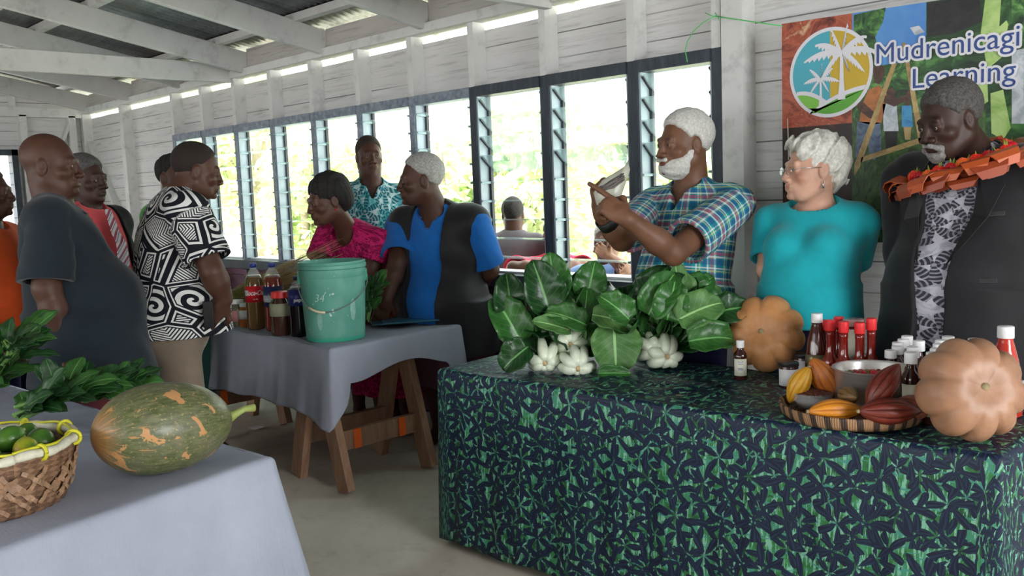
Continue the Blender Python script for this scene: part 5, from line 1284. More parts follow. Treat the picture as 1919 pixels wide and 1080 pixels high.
# tan streaks radiating from the blossom end
st=t.math('GREATER_THAN',t.noise(t.coord('pat',(20,1.0,1)),2.2,2,.5),t.math('SUBTRACT',1.32,t.math('MULTIPLY',s[1],.85))); c=t.mix(t.math('MULTIPLY',st,.8),c,(.50,.25,.09)); c=t.mix(t.ramp(s[1],[(.86,(0,0,0)),(.99,(.8,.8,.8))]),c,(.36,.18,.06))
t.col(c).bump(n3,.15,.01); M_squash=t.m
def prof_squash(t):
    z=.5-t; x=2*t-1; r=max(0,(1-abs(x)**2.3))**.56*(1-.0*x)*(.93+.07*min(1,t*1.6)); return r,z
a,b=dep(171,830,2.28),dep(432,790,2.52)
gourd('green_squash','long mottled green squash with tan blotches on the near grey table','squash',(a+b)/2,unit(b-a),(0,0,1),.121,np.linalg.norm(b-a),16,.022,M_squash,prof_squash,(.49,[(.02,.008,0),(.045,.018,.0),(.075,.018,.002)],[.016,.011,.009,.011],simple('squash stem',(.30,.36,.10),.5)),m=60)
# --- basket of limes
def basket():
    c=np.array([-2.405,.575,TZ+.002]); e=empty('woven_basket',c,0,'round brown woven basket of limes with a cream cloth rim','basket')
    t=NT('woven cane',.6,.35); s=t.sep(t.coord('pat')); k1=t.math('MULTIPLY',s[0],34); k2=t.math('MULTIPLY',s[1],11)
    chk=t.math('GREATER_THAN',t.math('MULTIPLY',t.math('SINE',t.math('MULTIPLY',t.math('ADD',k1,k2),PI)),t.math('SINE',t.math('MULTIPLY',t.math('SUBTRACT',k1,k2),PI))),0)
    n=t.noise(t.coord(),30,4); t.col(t.mix(chk,t.ramp(n,[(.3,(.16,.085,.045)),(.7,(.34,.20,.115))]),t.ramp(n,[(.3,(.09,.045,.025)),(.7,(.22,.12,.07))]))).bump(chk,.8,.01); mw=t.m
    V=[];A=[];Fs=[];N=96;Mz=14; prof=[(.150+.035*(i/Mz)**.7,.142*i/Mz) for i in range(Mz+1)]
    for i,(r,z) in enumerate(prof):
        for k in range(N):
            th=2*PI*k/N; rr=r+.0035*math.sin(34*th+PI*(i%2)); V.append((rr*math.cos(th),rr*math.sin(th),z)); A.append((k/N,i/Mz,0))
    for i in range(Mz):
        for k in range(N): Fs.append((i*N+k,i*N+(k+1)%N,(i+1)*N+(k+1)%N,(i+1)*N+k))
    Fs.append(tuple(range(N))[::-1]); o=mesh('woven_side',V,Fs,mw,e,True,attrs={'pat':A}); m=o.modifiers.new('thick','SOLIDIFY'); m.thickness=.006; m.offset=-1
    # loose diagonal cane strips over the side
    rg=np.random.RandomState(3); w_=MB()
    for k in range(90):
        th=rg.uniform(0,6.28); z0=rg.uniform(.01,.09); dr=rg.choice([-1,1]); pts=[]
        for q in range(6):
            z=z0+q*.009*rg.uniform(.8,1.2); a_=th+dr*q*.055; r=.150+.035*(min(z,.142)/.142)**.7+.007+.003*math.sin(q*2); pts.append(np.array([r*math.cos(a_),r*math.sin(a_),z]))
        for q in range(5): w_.beam(pts[q],pts[q+1],.010,.0015,(pts[q][0],pts[q][1],0))
    w_.build('cane_strips',simple('cane strip',(.30,.175,.10),.55,.4,.4,40),e)
    r_=MB(); N=72; ring=[]
    for k in range(N+1): th=2*PI*k/N; ring.append((.184*math.cos(th),.184*math.sin(th),.146+.003*math.sin(9*th)))
    r_.tube(ring,[.009+.003*abs(math.sin(k*.9)) for k in range(N+1)],10,False); r_.build('cloth_rim',simple('cream rim cloth',(.62,.60,.48),.8,.2,.2,30),e,True)
    y=MB(); ry=[(.178*math.cos(2*PI*k/60),.178*math.sin(2*PI*k/60),.158+.003*math.sin(k*.8)) for k in range(61)]; y.tube(ry,.0035,6,False); y.build('yellow_cord',simple('yellow cord',(.62,.60,.03),.5),e,True)
    for k in range(9):
        th=2*PI*k/9+.35; q=MB(); lp=[((.184+.017*math.cos(a))*math.cos(th),(.184+.017*math.cos(a))*math.sin(th),.147+.017*math.sin(a)) for a in np.linspace(0,2*PI,13)]; q.tube(lp,.0045,6,False); q.build('yellow_tie',MT['yellow cord'],e,True)
    # limes
    t=NT('lime skin',.28,.5); n=t.noise(t.coord(),22,3); n2=t.noise(t.coord(),130,2); t.col(t.ramp(n,[(.3,(.025,.10,.012)),(.7,(.09,.21,.02))])).bump(n2,.25,.003); ml=t.m
    t=NT('ripe lime skin',.28,.5); n=t.noise(t.coord(),16,3); t.col(t.ramp(n,[(.35,(.12,.24,.02)),(.55,(.38,.38,.02)),(.72,(.62,.33,.02))])); ml2=t.m
    def lime(x,y,z,r,label,mat):
        m=MB(); pr=[]
        for i in range(17): a=PI*i/16; pr.append((max(1e-4,r*math.sin(a)),-r*1.10*math.cos(a)*(1+.10*abs(math.cos(a))**9)))
        m.lathe(pr,20); R=Matrix.Rotation(random.uniform(.6,1.5),3,Vector((random.uniform(-1,1),random.uniform(-1,1),0)).normalized()); V=[tuple(R@Vector(v)) for v in m.v]
        le=empty('lime',(c[0]+x,c[1]+y,c[2]+z),0,label,'lime','limes in the woven basket'); mesh('peel',V,m.f,mat,le,True)
        k=MB(); k.lathe([(.0045,-.001),(.0035,.0025),(.0001,.003)],8); V=[tuple(R@Vector((v[0],v[1],v[2]+r*1.19))) for v in k.v]; mesh('stem_end',V,k.f,M_scar,le); return le
    def lay(rad,n,z,off):
        return [(rad*math.cos(2*PI*k/n+off),rad*math.sin(2*PI*k/n+off),z) for k in range(n)]
    pos=lay(.118,11,.078,.1)+lay(.060,6,.082,.4)+[(0,0,.085)]+lay(.108,8,.140,.5)+lay(.045,3,.158,1.0)
    words=['leftmost','second from the left','third from the left','fourth from the left','fifth from the left','sixth from the left','sixth from the right','fifth from the right','fourth from the right','third from the right','second from the right','rightmost']
    def pu(x,y,z): q=RM.T@(c+np.array([x,y,z])-CC); return q[0]/-q[2]
    tops=sorted([i for i,q in enumerate(pos) if q[2]>.12],key=lambda i:pu(*pos[i])); nt=len(tops); order={i:(words[k] if k<nt-5 else words[12-nt+k]) for k,i in enumerate(tops)}
    for i,(x,y,z) in enumerate(pos):
        up=z>.12; ripe=(i==RIPE)
        lab='yellow-orange ripening lime in the front of the woven basket' if ripe else ('green lime on top of the basket heap, %s'%order[i] if up else 'lime lower down in the woven basket, mostly covered by other limes')
        lime(x,y,z,.0300+.002*math.sin(i*3),lab,ml2 if ripe else ml)
RIPE=18
# choose the heap position nearest the picture's ripe fruit
_best=None
for _i in range(8):
    _a=2*PI*_i/8+.5; _p=np.array([-2.405+.105*math.cos(_a),.575+.105*math.sin(_a),TZ+.134]); _c=RM.T@(_p-CC); _u=IW/2+F*_c[0]/-_c[2]; _v=IH/2-F*_c[1]/-_c[2]; _d=abs(_u-36)+abs(_v-878)
    if _best is None or _d<_best[0]: _best=(_d,_i)
RIPE=18+_best[1]
basket()
# ================================================================ BOTTLES, JARS, BUCKET, POT, TRAY
def glossy(name,c,rough=.08,trans=0.0,alpha=1.0,var=.05):
    if name in MT: return MT[name]
    t=NT(name,rough,.5); n=t.noise(t.coord(),6,2); t.col(t.ramp(n,[(.3,tuple(x*(1-var) for x in c)),(.7,tuple(min(1,x*(1+var)) for x in c))]))
    t.b.inputs['Transmission Weight'].default_value=trans; t.b.inputs['Coat Weight'].default_value=.5; t.b.inputs['Coat Roughness'].default_value=.03
    if alpha<1:
        tr=t.n('ShaderNodeBsdfTransparent'); mx=t.n('ShaderNodeMixShader'); mx.inputs[0].default_value=alpha; t.l(tr.outputs[0],mx.inputs[1]); t.l(t.b.outputs[0],mx.inputs[2]); t.l(mx.outputs[0],t.N['Material Output'].inputs[0])
    MT[name]=t.m; return t.m
M_clear=glossy('clear bottle plastic',(.80,.84,.84),.06,0,.30); M_white=simple('white plastic cap',(.85,.85,.86),.35,.4,.03); M_redcap=simple('red plastic cap',(.75,.03,.035),.35,.5,.05)
M_sauce=glossy('red chilli sauce',(.20,.010,.006),.1); M_sauce2=glossy('dark red syrup',(.070,.012,.010),.08); M_dark=glossy('dark amber bottle',(.035,.008,.006),.08)
M_label=simple('cream paper label',(.68,.68,.55),.7,.2,.06,40); M_labelw=simple('white paper label',(.68,.68,.68),.7,.2,.05,40)
def font_obj(body,size,ext=0.0,off=0.0,align='CENTER'):
    cu=bpy.data.curves.new('txt','FONT'); cu.body=body; cu.size=size; cu.extrude=ext; cu.offset=off; cu.align_x=align; cu.align_y='CENTER'; cu.resolution_u=4
    o=bpy.data.objects.new('txt',cu); COL.objects.link(o); dg=bpy.context.evaluated_depsgraph_get(); me=bpy.data.meshes.new_from_object(o.evaluated_get(dg)); bpy.data.objects.remove(o)
    V=[tuple(v.co) for v in me.vertices]; Fs=[tuple(p.vertices) for p in me.polygons]; bpy.data.meshes.remove(me); return V,Fs
def wraptext(name,body,size,r,z,ang,mat,parent,sx=1.0,slant=.0,off=0):
    V,Fs=font_obj(body,size,0,off); W=[]
    for x,y,_ in V: a=ang+(x*sx+y*slant)/r; W.append((r*math.cos(a),r*math.sin(a),z+y))
    o=mesh(name,W,Fs,mat,parent); m=o.modifiers.new('thick','SOLIDIFY'); m.thickness=.0004; return o
def face_ang(p): return math.atan2(-p[1],-p[0])      # angle towards the photographer
def at_table(u,vb,z=TZ): return onz(u,vb,z)
def bottle(name,label,cat,u,vb,H,prof,mat,cap=None,lab=None,group=None,z=TZ,cn='cap',n=28):
    """prof: (r,z) fractions of H;  cap:(z0,z1,r,mat); lab:(z0,z1,r,mat,arc)"""
    p=np.array(u,float) if vb is None else at_table(u,vb,z); p[2]=z+.001
    e=empty(name,p,0,label,cat,group); e.rotation_euler.z=face_ang(p)
    o=MB().lathe([(r*H,zz*H) for r,zz in prof],n).build('bottle_body' if 'jar' not in name else 'jar_body',mat,e,True)
    if cap: z0,z1,r,m_=cap; autosmooth(MB().lathe([(r*H,z0*H),(r*H*1.02,z0*H+.001),(r*H,z1*H-.0015),(r*H*.9,z1*H),(.0001,z1*H)],24).build(cn,m_,e))
    for l in (lab if isinstance(lab,list) else [lab] if lab else []):
        z0,z1,r,m_,arc,nm=l; K=14; V=[];Fs=[]
        for i in range(K+1):
            a=-arc/2+arc*i/K+(l[6] if len(l)>6 else 0) if False else -arc/2+arc*i/K
            V+=[(r*H*math.cos(a),r*H*math.sin(a),z0*H),(r*H*math.cos(a),r*H*math.sin(a),z1*H)]
        Fs=[(2*i,2*i+2,2*i+3,2*i+1) for i in range(K)]; q=mesh(nm,V,Fs,m_,e,True); q.modifiers.new('thick','SOLIDIFY').thickness=.0005
    return e,p
P_med=[(.0001,0),(.155,0),(.17,.02),(.17,.60),(.155,.68),(.085,.76),(.080,.80),(.080,.86)]
def med(u,vb,H,label,g='small white-capped dark bottles'):
    e,p=bottle('small_bottle',label,'bottle',u,vb,H,P_med,M_dark,(.82,1.0,.098,M_white),(.12,.55,.1725,M_label,2.2,'paper_label'),g)
    m=MB()
    for k,(w_,z) in enumerate(((.9,.47),(.7,.42),(.8,.30),(.8,.27))):
        a0=w_*.45; V=[(.1735*H*math.cos(a),.1735*H*math.sin(a),z*H+dz) for a in (-a0,-a0/2,0,a0/2,a0) for dz in (0,.0022)]; m.add(V,[(2*i,2*i+2,2*i+3,2*i+1) for i in range(4)])
    m.build('printed_lines',simple('blue print',(.08,.10,.35),.6),e); return e
med(1388,712,.142,'small white-capped brown bottle standing alone in front of the smaller pumpkin',None)
# cluster of small bottles behind the pot and big pumpkin, placed on a loose grid by their caps
caps=[(1669,663),(1682,655),(1683,648),(1693,642),(1700,636),(1707,667),(1711,657),(1722,645),(1748,667),(1755,660),(1760,651),(1764,644),(1777,637),(1826,641)]
def capray(u,v,y): q=ony(u,v,y); return np.array([q[0],q[1],TZ]),q[2]-TZ
def sc_prof(P,k): return [(r*k,z) for r,z in P]
wh=['front left one','second in the left file','third in the left file','fourth in the left file','rearmost in the left file','front of the middle file beside the pot','second in the middle file','rearmost in the middle file','front of the right file','second in the right file','third in the right file','fourth in the right file','rearmost in the right file','cap alone over the largest pumpkin']
for (u,v),w_ in zip(caps,wh):
    p,H=capray(u,v-6,(2.82+(667-v)*.004) if u<1705 else 2.60+(667-v)*.0095); k=.150/H
    bottle('small_bottle','small white-capped dark bottle behind the steel pot, '+w_,'bottle',p,None,H,sc_prof(P_med,k),M_dark,(.84,1.0,.0178/H,M_white),(.12,.55,.1725*k,M_label,2.2,'paper_label'),'small white-capped dark bottles')
P_chil=[(.0001,0),(.135,0),(.15,.02),(.15,.34),(.14,.41),(.10,.47),(.078,.53),(.072,.74),(.078,.78),(.075,.84)]
for (u,vc,y),w_ in zip([(1545,606,2.95),(1556,606,2.89),(1572,600,2.95),(1581,609,2.86),(1611,611,2.87),(1633,603,2.90)],['half hidden leftmost one','second from the left','rear one next to the glass jar','middle one in front of the rear one','one right of the glass jar','rightmost one']):
    p,H=capray(u,vc-6,y); k=.185/H
    bottle('sauce_bottle','red-capped chilli sauce bottle, '+w_,'bottle',p,None,H,sc_prof(P_chil,k),M_sauce,(.84,1.0,.0165/H,M_redcap),(.10,.32,.152*k,M_label,2.4,'paper_label'),'red-capped chilli sauce bottles')
P_sq=[(.0001,0),(.19,0),(.205,.02),(.20,.30),(.15,.62),(.10,.80),(.085,.84),(.085,.90)]
p,Hs=capray(1531,588,2.92); 
e,p=bottle('tall_bottle','tall dark syrup bottle with a white cap left of the red-capped sauces','bottle',p,None,Hs,sc_prof(P_sq,.85),M_sauce2,(.87,1.0,.078,M_white),(.12,.42,.178,glossy('dark olive label',(.10,.095,.05),.4),2.2,'oval_label'))
V=[(.181*Hs*math.cos(a),.181*Hs*math.sin(a),.30*Hs+.018*math.sin(b)) for a,b in [(.30*math.cos(x)-.1,x) for x in np.linspace(0,2*PI,16,endpoint=False)]]; mesh('blue_emblem',V,[tuple(range(16))],simple('pale blue emblem',(.25,.42,.50)),e)
p,H=capray(1885,612,2.82)
bottle('tall_bottle','red tapered sauce bottle with a white cap behind the largest pumpkin','bottle',p,None,H,sc_prof(P_sq,.9),glossy('bright red sauce',(.50,.035,.02),.08),(.87,1.0,.085,M_white),None)
# glass jar behind the sauces, dark-lidded jars
P_jar=[(.0001,0),(.34,0),(.37,.03),(.37,.78),(.33,.86),(.33,.88)]
p,Hj=capray(1599,598,2.94)
bottle('glass_jar','slim glass jar with a cream label and clear lid among the chilli sauces','jar',p,None,Hj,[(r*.42,z) for r,z in P_jar],glossy('dark chilli paste',(.12,.02,.012),.1),(.90,1.0,.150,glossy('pale rose lid',(.50,.28,.26),.2)),(.3,.86,.157,M_label,1.4,'paper_label'))
for (u,vb,lb) in ((1478,726,'dark-lidded preserve jar nearest the small pods at the left of the tray'),(1506,708,'dark-lidded preserve jar just behind the nearest one'),(1560,712,'black-lidded jar hidden behind the cocoa pods')):
    bottle('preserve_jar',lb,'jar',u,vb,.088,P_jar,glossy('dark preserve',(.045,.014,.010),.1),(.84,1.0,.385,simple('black metal lid',(.02,.018,.018),.3,.5)),(.10,.74,.374,M_labelw,2.6,'paper_label'),'dark-lidded preserve jars')
# steel pot with coffee cherries
pc=ony(1635,688,2.665); PH=pc[2]-(TZ+.012); pot=empty('steel_pot',(pc[0],pc[1],TZ+.012),0,'shiny stainless steel pot of red coffee cherries at the back of the tray','pot')
t=NT('brushed stainless steel',.32,.5,Metallic=.85); n=t.noise(t.coord(scale=(2,2,90)),3,3); t.col(t.ramp(n,[(.3,(.66,.64,.62)),(.7,(.82,.80,.78))])); M_steel=t.m
Rp=.113; prof=[(.0001,0),(Rp*.93,0),(Rp*.97,.006),(Rp*.985,PH-.008),(Rp*1.03,PH-.003),(Rp*1.035,PH),(Rp*.99,PH),(Rp*.955,PH-.005),(Rp*.94,.008),(.0001,.006)]
autosmooth(MB().lathe(prof,64).build('pot_shell',M_steel,pot),.9)
for a in (face_ang(pc)+1.4,face_ang(pc)-1.75):
    m=MB(); d=np.array([math.cos(a),math.sin(a),0]); s=np.array([-math.sin(a),math.cos(a),0]); m.tube([d*Rp+s*.035+[0,0,.075],d*(Rp+.012)+s*.03+[0,0,.078],d*(Rp+.012)-s*.03+[0,0,.078],d*Rp-s*.035+[0,0,.075]],.004,8); m.build('pot_handle',M_steel,pot,True)
M_ch=[glossy('red coffee cherry',(.55,.012,.015),.15),glossy('deep red coffee cherry',(.22,.008,.010),.15),glossy('green coffee cherry',(.20,.22,.05),.2)]
cm=MB(); cm.lathe([(.0082*math.sin(a)+1e-5,-.0088*math.cos(a)) for a in np.linspace(0,PI,9)],12); rg=np.random.RandomState(8); cherr=[]
MB().lathe([(.0001,0),(Rp*.93,0),(Rp*.93,PH-.045),(.0001,PH-.040)],32,(0,0,.006)).build('cherry_fill',M_ch[1],pot,True)
cme=[]
for k in range(3):
    o=mesh('coffee_cherry',cm.v,cm.f,M_ch[k],None,True); cme.append(o.data); bpy.data.objects.remove(o)
ring=[]
for q,(rr,nn) in enumerate(((.096,32),(.080,27),(.064,22),(.048,16),(.031,10),(.014,5))):
    for k in range(nn): ring.append((rr*math.cos(2*PI*k/nn+q),rr*math.sin(2*PI*k/nn+q),PH-.036+.003*rg.rand()+(.100-rr)*.12))
for k in range(14): a=rg.uniform(0,6.28); r_=rg.uniform(0,.05); ring.append((r_*math.cos(a),r_*math.sin(a),PH-.018))
for k,(x,y,z) in enumerate(ring):
    o=bpy.data.objects.new('coffee_cherry',cme[rg.choice([0,0,0,1,1,2])]); COL.objects.link(o); o.location=(pc[0]+x,pc[1]+y,TZ+.012+z); o.rotation_euler=(rg.rand()*3,rg.rand()*3,0)
    tag(o,'small round coffee cherry in the heap inside the steel pot','coffee cherry','coffee cherries in the steel pot')
# woven tray with cocoa pods
tc=at_table(1593,782); tc=tc+np.array([-.01,.03,0]); tray=empty('woven_tray',(tc[0],tc[1],TZ+.001),0,'round woven cane tray of cocoa pods with a dark and tan striped rim','tray')
t=NT('woven tray cane',.55,.35); s=t.sep(t.coord('pat')); rad=t.math('SINE',t.math('MULTIPLY',s[1],260)); t.col(t.mix(t.math('GREATER_THAN',rad,0),(.26,.135,.065),(.14,.07,.035))).bump(rad,.6,.004); mt=t.m
t=NT('striped cane rim',.5,.35); s=t.sep(t.coord('pat')); k1=t.math('SINE',t.math('MULTIPLY',t.math('ADD',t.math('MULTIPLY',s[0],30),t.math('MULTIPLY',s[1],.35)),2*PI)); t.col(t.mix(t.math('GREATER_THAN',k1,.25),(.33,.185,.095),(.055,.035,.025))).bump(t.math('SINE',t.math('MULTIPLY',s[0],1200)),.5,.003); mr=t.m
def ringmesh(name,prof,mat,parent,n=120):
    V=[];A=[];Fs=[]
    for i,(r,z) in enumerate(prof):
        for k in range(n): th=2*PI*k/n; V.append((r*math.cos(th),r*math.sin(th),z)); A.append((k/n,i/len(prof),0))
    for i in range(len(prof)-1):
        for k in range(n): Fs.append((i*n+k,i*n+(k+1)%n,(i+1)*n+(k+1)%n,(i+1)*n+k))
    return mesh(name,V,Fs,mat,parent,True,attrs={'pat':A})
Rt=.200
ringmesh('woven_base',[(.0001,.004),(.08,.004),(.14,.005),(Rt*.93,.010),(Rt*.96,.004),(Rt*.93,.0),(.0001,.0)],mt,tray); ringmesh('striped_rim',[(Rt*.94,.004),(Rt*.99,.0),(Rt*1.02,.012),(Rt*1.045,.030),(Rt*1.04,.037),(Rt*1.01,.037),(Rt*.98,.018),(Rt*.94,.010)],mr,tray)
def podmat(name,c1,c2,c3):
    t=NT(name,.38,.45); s=t.sep(t.coord('pat')); n=t.noise(t.coord('pat',(10,2.5,1)),2,5,.7); g=t.math('FRACT',t.math('MULTIPLY',s[0],10)); gr=t.math('ABSOLUTE',t.math('SUBTRACT',g,.5))
    c=t.ramp(n,[(.3,c1),(.7,c2)]); c=t.mix(t.ramp(gr,[(.30,(0,0,0)),(.48,(.75,.75,.75))]),c,c3); t.col(c).bump(t.noise(t.coord(),90,4),.3,.004); return t.m
PM={'yel':podmat('yellow cocoa pod skin',(.62,.30,.02),(.72,.42,.04),(.42,.12,.012)),'ora':podmat('orange cocoa pod skin',(.62,.20,.015),(.72,.29,.02),(.35,.085,.01)),'red':podmat('dark red cocoa pod skin',(.12,.016,.010),(.22,.035,.018),(.045,.008,.006)),'str':podmat('orange red striped cocoa pod skin',(.55,.20,.03),(.42,.10,.02),(.20,.03,.01)),'brn':podmat('brown green cocoa pod skin',(.17,.085,.025),(.25,.14,.05),(.05,.025,.012)),'pk':podmat('reddish pink cocoa pod skin',(.34,.085,.05),(.45,.16,.10),(.15,.03,.02))}
def prof_pod(t): return (math.sin(PI*t)**.66)*(1-.28*(1-t)**1.6*0-.25*t**2.2), .5-t
def pod(label,c,axis,up,rad,L,mat,seed):
    ax=unit(axis); u=np.array(up,float); u=unit(u-ax*(u@ax)); s=np.cross(ax,u); V=[];A=[];Fs=[]; n=80;M_=30
    for i in range(M_+1):
        t_=i/M_; r,z=prof_pod(t_)
        for k in range(n): th=2*PI*k/n; rr=rad*r*(1-.10*(1-abs(math.sin(5*th+.4*math.sin(3*th+seed)))**.5)*math.sin(PI*t_)**.4); V.append(u*rr*math.cos(th)+s*rr*math.sin(th)+ax*z*L); A.append((th/(2*PI),t_,0))
    for i in range(M_):
        for k in range(n): Fs.append((i*n+k,i*n+(k+1)%n,(i+1)*n+(k+1)%n,(i+1)*n+k))
    e=empty('cocoa_pod',c,0,label,'cocoa pod','cocoa pods on the woven tray'); mesh('husk',V,Fs,PM[mat],e,True,attrs={'pat':A})
    m=MB(); m.tube([ax*L*.49,ax*L*.53],[.006,.005],8); m.build('stalk_end',M_scar,e,True)
U0=np.array([0,0,1.]); zt=TZ+.012
def tp(u,v,z): p=onz(u,v,z); return p
pod('large bright orange cocoa pod lying at the front of the tray',ony(1567,770,2.43),camR*-1-camU*.03,U0,.036,.165*.98,'ora',1)
pod('dark red cocoa pod lying at the front right of the tray',ony(1668,771,2.455),camR*-1+camU*.0,U0,.040,.175,'red',2)
pod('dark red cocoa pod leaning upright against the steel pot',ony(1656,722,2.49),camR*-.62-camU*.75+camB*.1,camB,.040,.155,'red',3)
pod('mottled reddish pod at the right-hand end of the tray',ony(1706,764,2.56),camB*1+camR*.55,U0,.038,.13,'pk',4)
pod('small brown and green striped pod seen end-on in the middle of the tray',ony(1590,742,2.505),-camB*.9-camR*.15,U0,.029,.09,'brn',5)
pod('yellow and green cocoa pod resting at the left of the tray',ony(1497,722,2.53),camU*.75+camR*.35+camB*.2,camB,.035,.13,'yel',6)
pod('orange-red striped cocoa pod leaning behind the dish of nibs',ony(1545,712,2.60),camU*.85-camR*.55+camB*.1,camB,.042,.16,'str',7)
# glass dish of cocoa nibs
dc=tp(1522,762,zt); ds=empty('glass_dish',(dc[0],dc[1],zt),0,'small clear glass dish of dark cocoa beans on the left of the tray','dish')
M_gl=glossy('clear dish glass',(.75,.80,.80),.03,0,.22); ringmesh('dish_wall',[(.0001,0),(.050,0),(.058,.03),(.060,.046),(.062,.047),(.061,.045),(.056,.028),(.048,.004),(.0001,.003)],M_gl,ds,48)
rg=np.random.RandomState(5); bean=MB(); bean.lathe([(.0055*math.sin(a)+1e-5,-.0095*math.cos(a)) for a in np.linspace(0,PI,8)],8); MB().lathe([(.0001,0),(.046,0),(.050,.026),(.0001,.032)],24,(0,0,.004)).build('bean_fill',simple('cocoa bean dark',(.06,.018,.012),.6),ds,True)
bms=[]
for c in ((.13,.035,.022),(.075,.02,.014)): o=mesh('b',bean.v,bean.f,simple('cocoa bean %d'%len(bms),c,.55),None,True); bms.append(o.data); bpy.data.objects.remove(o)
for k in range(85):
    a=k*2.39996; r_=.050*math.sqrt((k+.5)/85); o=bpy.data.objects.new('cocoa_bean',bms[k%2]); COL.objects.link(o); o.location=(dc[0]+r_*math.cos(a),dc[1]+r_*math.sin(a),zt+.040+(.050-r_)*.18+rg.rand()*.004); o.rotation_euler=(1.2+rg.rand()*.8,rg.rand()*3,rg.rand()*6)
    tag(o,'dark brown cocoa bean heaped in the small glass dish','cocoa bean','cocoa beans in the glass dish')
# --- middle table goods
P_cola=[(.0001,0),(.11,.0),(.135,.02),(.142,.08),(.134,.30),(.142,.36),(.142,.62),(.125,.75),(.075,.87),(.042,.91),(.042,.94)]
def cola(u,vb,vt,label,liq,labs,capm,nm='soft_drink_bottle',txt=None,rs=1.0):
    p=at_table(u,vb); d=(RM.T@(p-CC))[2]*-1; H=(vb-vt)*d/F*1.01; P_=[(r*rs,z) for r,z in P_cola]
    e,p=bottle(nm,label,'bottle',u,vb,H,[q for q in P_ if q[1]<=.80]+[(.098*rs,.815),(.0001,.816)],liq,None,None)
    MB().lathe([(.112*rs*H,.79*H),(.075*rs*H,.87*H),(.043*H,.91*H),(.043*H,.945*H)],24).build('clear_neck',M_clear,e,True)
    MB().lathe([(.050*H,.93*H),(.052*H,.985*H),(.045*H,.995*H),(.0001,.995*H)],20).build('screw_cap',capm,e,True)
    for z0,z1,m_,nm_ in labs: MB().lathe([(.1435*rs*H,z0*H),(.1438*rs*H,z1*H)],32).build(nm_,m_,e,True)
    return e,p,H,rs
M_capb=simple('blue plastic cap',(.03,.05,.30),.35,.5,.05)
e,p,H,rs=cola(482,617,494,'large soft drink bottle of pale brown liquid with a red wrap label',glossy('amber brown drink',(.15,.085,.030),.06),[(.42,.66,simple('red label film',(.62,.012,.02),.3,.5,.05),'red_label')],M_capb)
wraptext('white_script','Coca-Cola',.036,.1448*H,.555*H,.10,M_white,e,.80,.25,.0006); wraptext('white_small_print','vanilla',.011,.1448*H,.465*H,.05,M_white,e)
MB().lathe([(.1445*H,.50*H),(.1445*H,.60*H)],8); V=[(.1450*H*math.cos(a),.1450*H*math.sin(a),z*H) for a in np.linspace(-1.25,-.72,6) for z in (.52,.60)]; mesh('silver_panel',V,[(2*i,2*i+2,2*i+3,2*i+1) for i in range(5)],simple('silver print',(.55,.58,.62),.3),e)
e,p,H,rs=cola(517,620,493,'large soft drink bottle of red-brown liquid with a dark blue and white label',glossy('red brown drink',(.20,.025,.012),.06),[(.36,.66,simple('navy label film',(.015,.02,.09),.3),'navy_label'),(.40,.53,simple('grey white label',(.45,.47,.52),.4),'white_label')],M_capb)
e,p,H,rs=cola(562,631,518,'black cola bottle with a blue label standing against the bucket',glossy('black cola',(.006,.005,.008),.06),[(.52,.78,simple('deep blue label',(.02,.025,.16),.3),'blue_label')],simple('dark blue cap',(.01,.015,.08),.4),rs=1.08)
wraptext('label_word','pepsi',.026,.1575*H,.615*H,.15,M_white,e,1,.1,.0006)
P_j2=[(.0001,0),(.24,0),(.27,.03),(.275,.62),(.25,.76),(.20,.84),(.20,.87)]
def jar(u,vb,vt,label,liq,lidm,labm,rs=1.0,lab=(.25,.60),nm='glass_jar'):
    p=at_table(u,vb); d=(RM.T@(p-CC))[2]*-1; H=(vb-vt)*d/F
    return bottle(nm,label,'jar',u,vb,H,[(r*rs,z) for r,z in P_j2],liq,(.86,1.0,.225*rs,lidm),(*lab,.278*rs,labm,4.5,'paper_label'),None)
jar(530,628,546,'tall jar with a red lid and dark contents in front of the soft drink bottles',glossy('dark brown preserve',(.055,.022,.015),.08),M_redcap,simple('faded green label',(.30,.30,.20),.7),.92,(.45,.74))
jar(446,612,562,'glass jar with a white lid and pink label beside the small clear bottle',glossy('olive jar contents',(.16,.14,.09),.06,0,.8),M_white,simple('pink label',(.50,.22,.22),.7),1.15,(.2,.62))
jar(462,613,568,'small amber jar half hidden behind the red-labelled bottle',glossy('amber honey',(.42,.12,.02),.06),M_white,M_labelw,1.05,(.35,.72))
p=at_table(428,610); d=(RM.T@(p-CC))[2]*-1; H=82*d/F
e,p=bottle('clear_bottle','small clear plastic bottle with orange liquid at the far end of the middle table','bottle',428,610,H,[(.0001,0),(.15,0),(.17,.03),(.17,.28),(.0001,.281)],glossy('orange liquid',(.80,.14,.02),.06),None,None)
MB().lathe([(.172*H,.28*H),(.175*H,.55*H),(.14*H,.72*H),(.07*H,.84*H),(.065*H,.90*H)],24).build('clear_upper_wall',M_clear,e,True); MB().lathe([(.085*H,.88*H),(.085*H,1.0*H),(.0001,1.0*H)],18).build('grey_cap',simple('grey cap',(.4,.4,.42),.4),e,True)
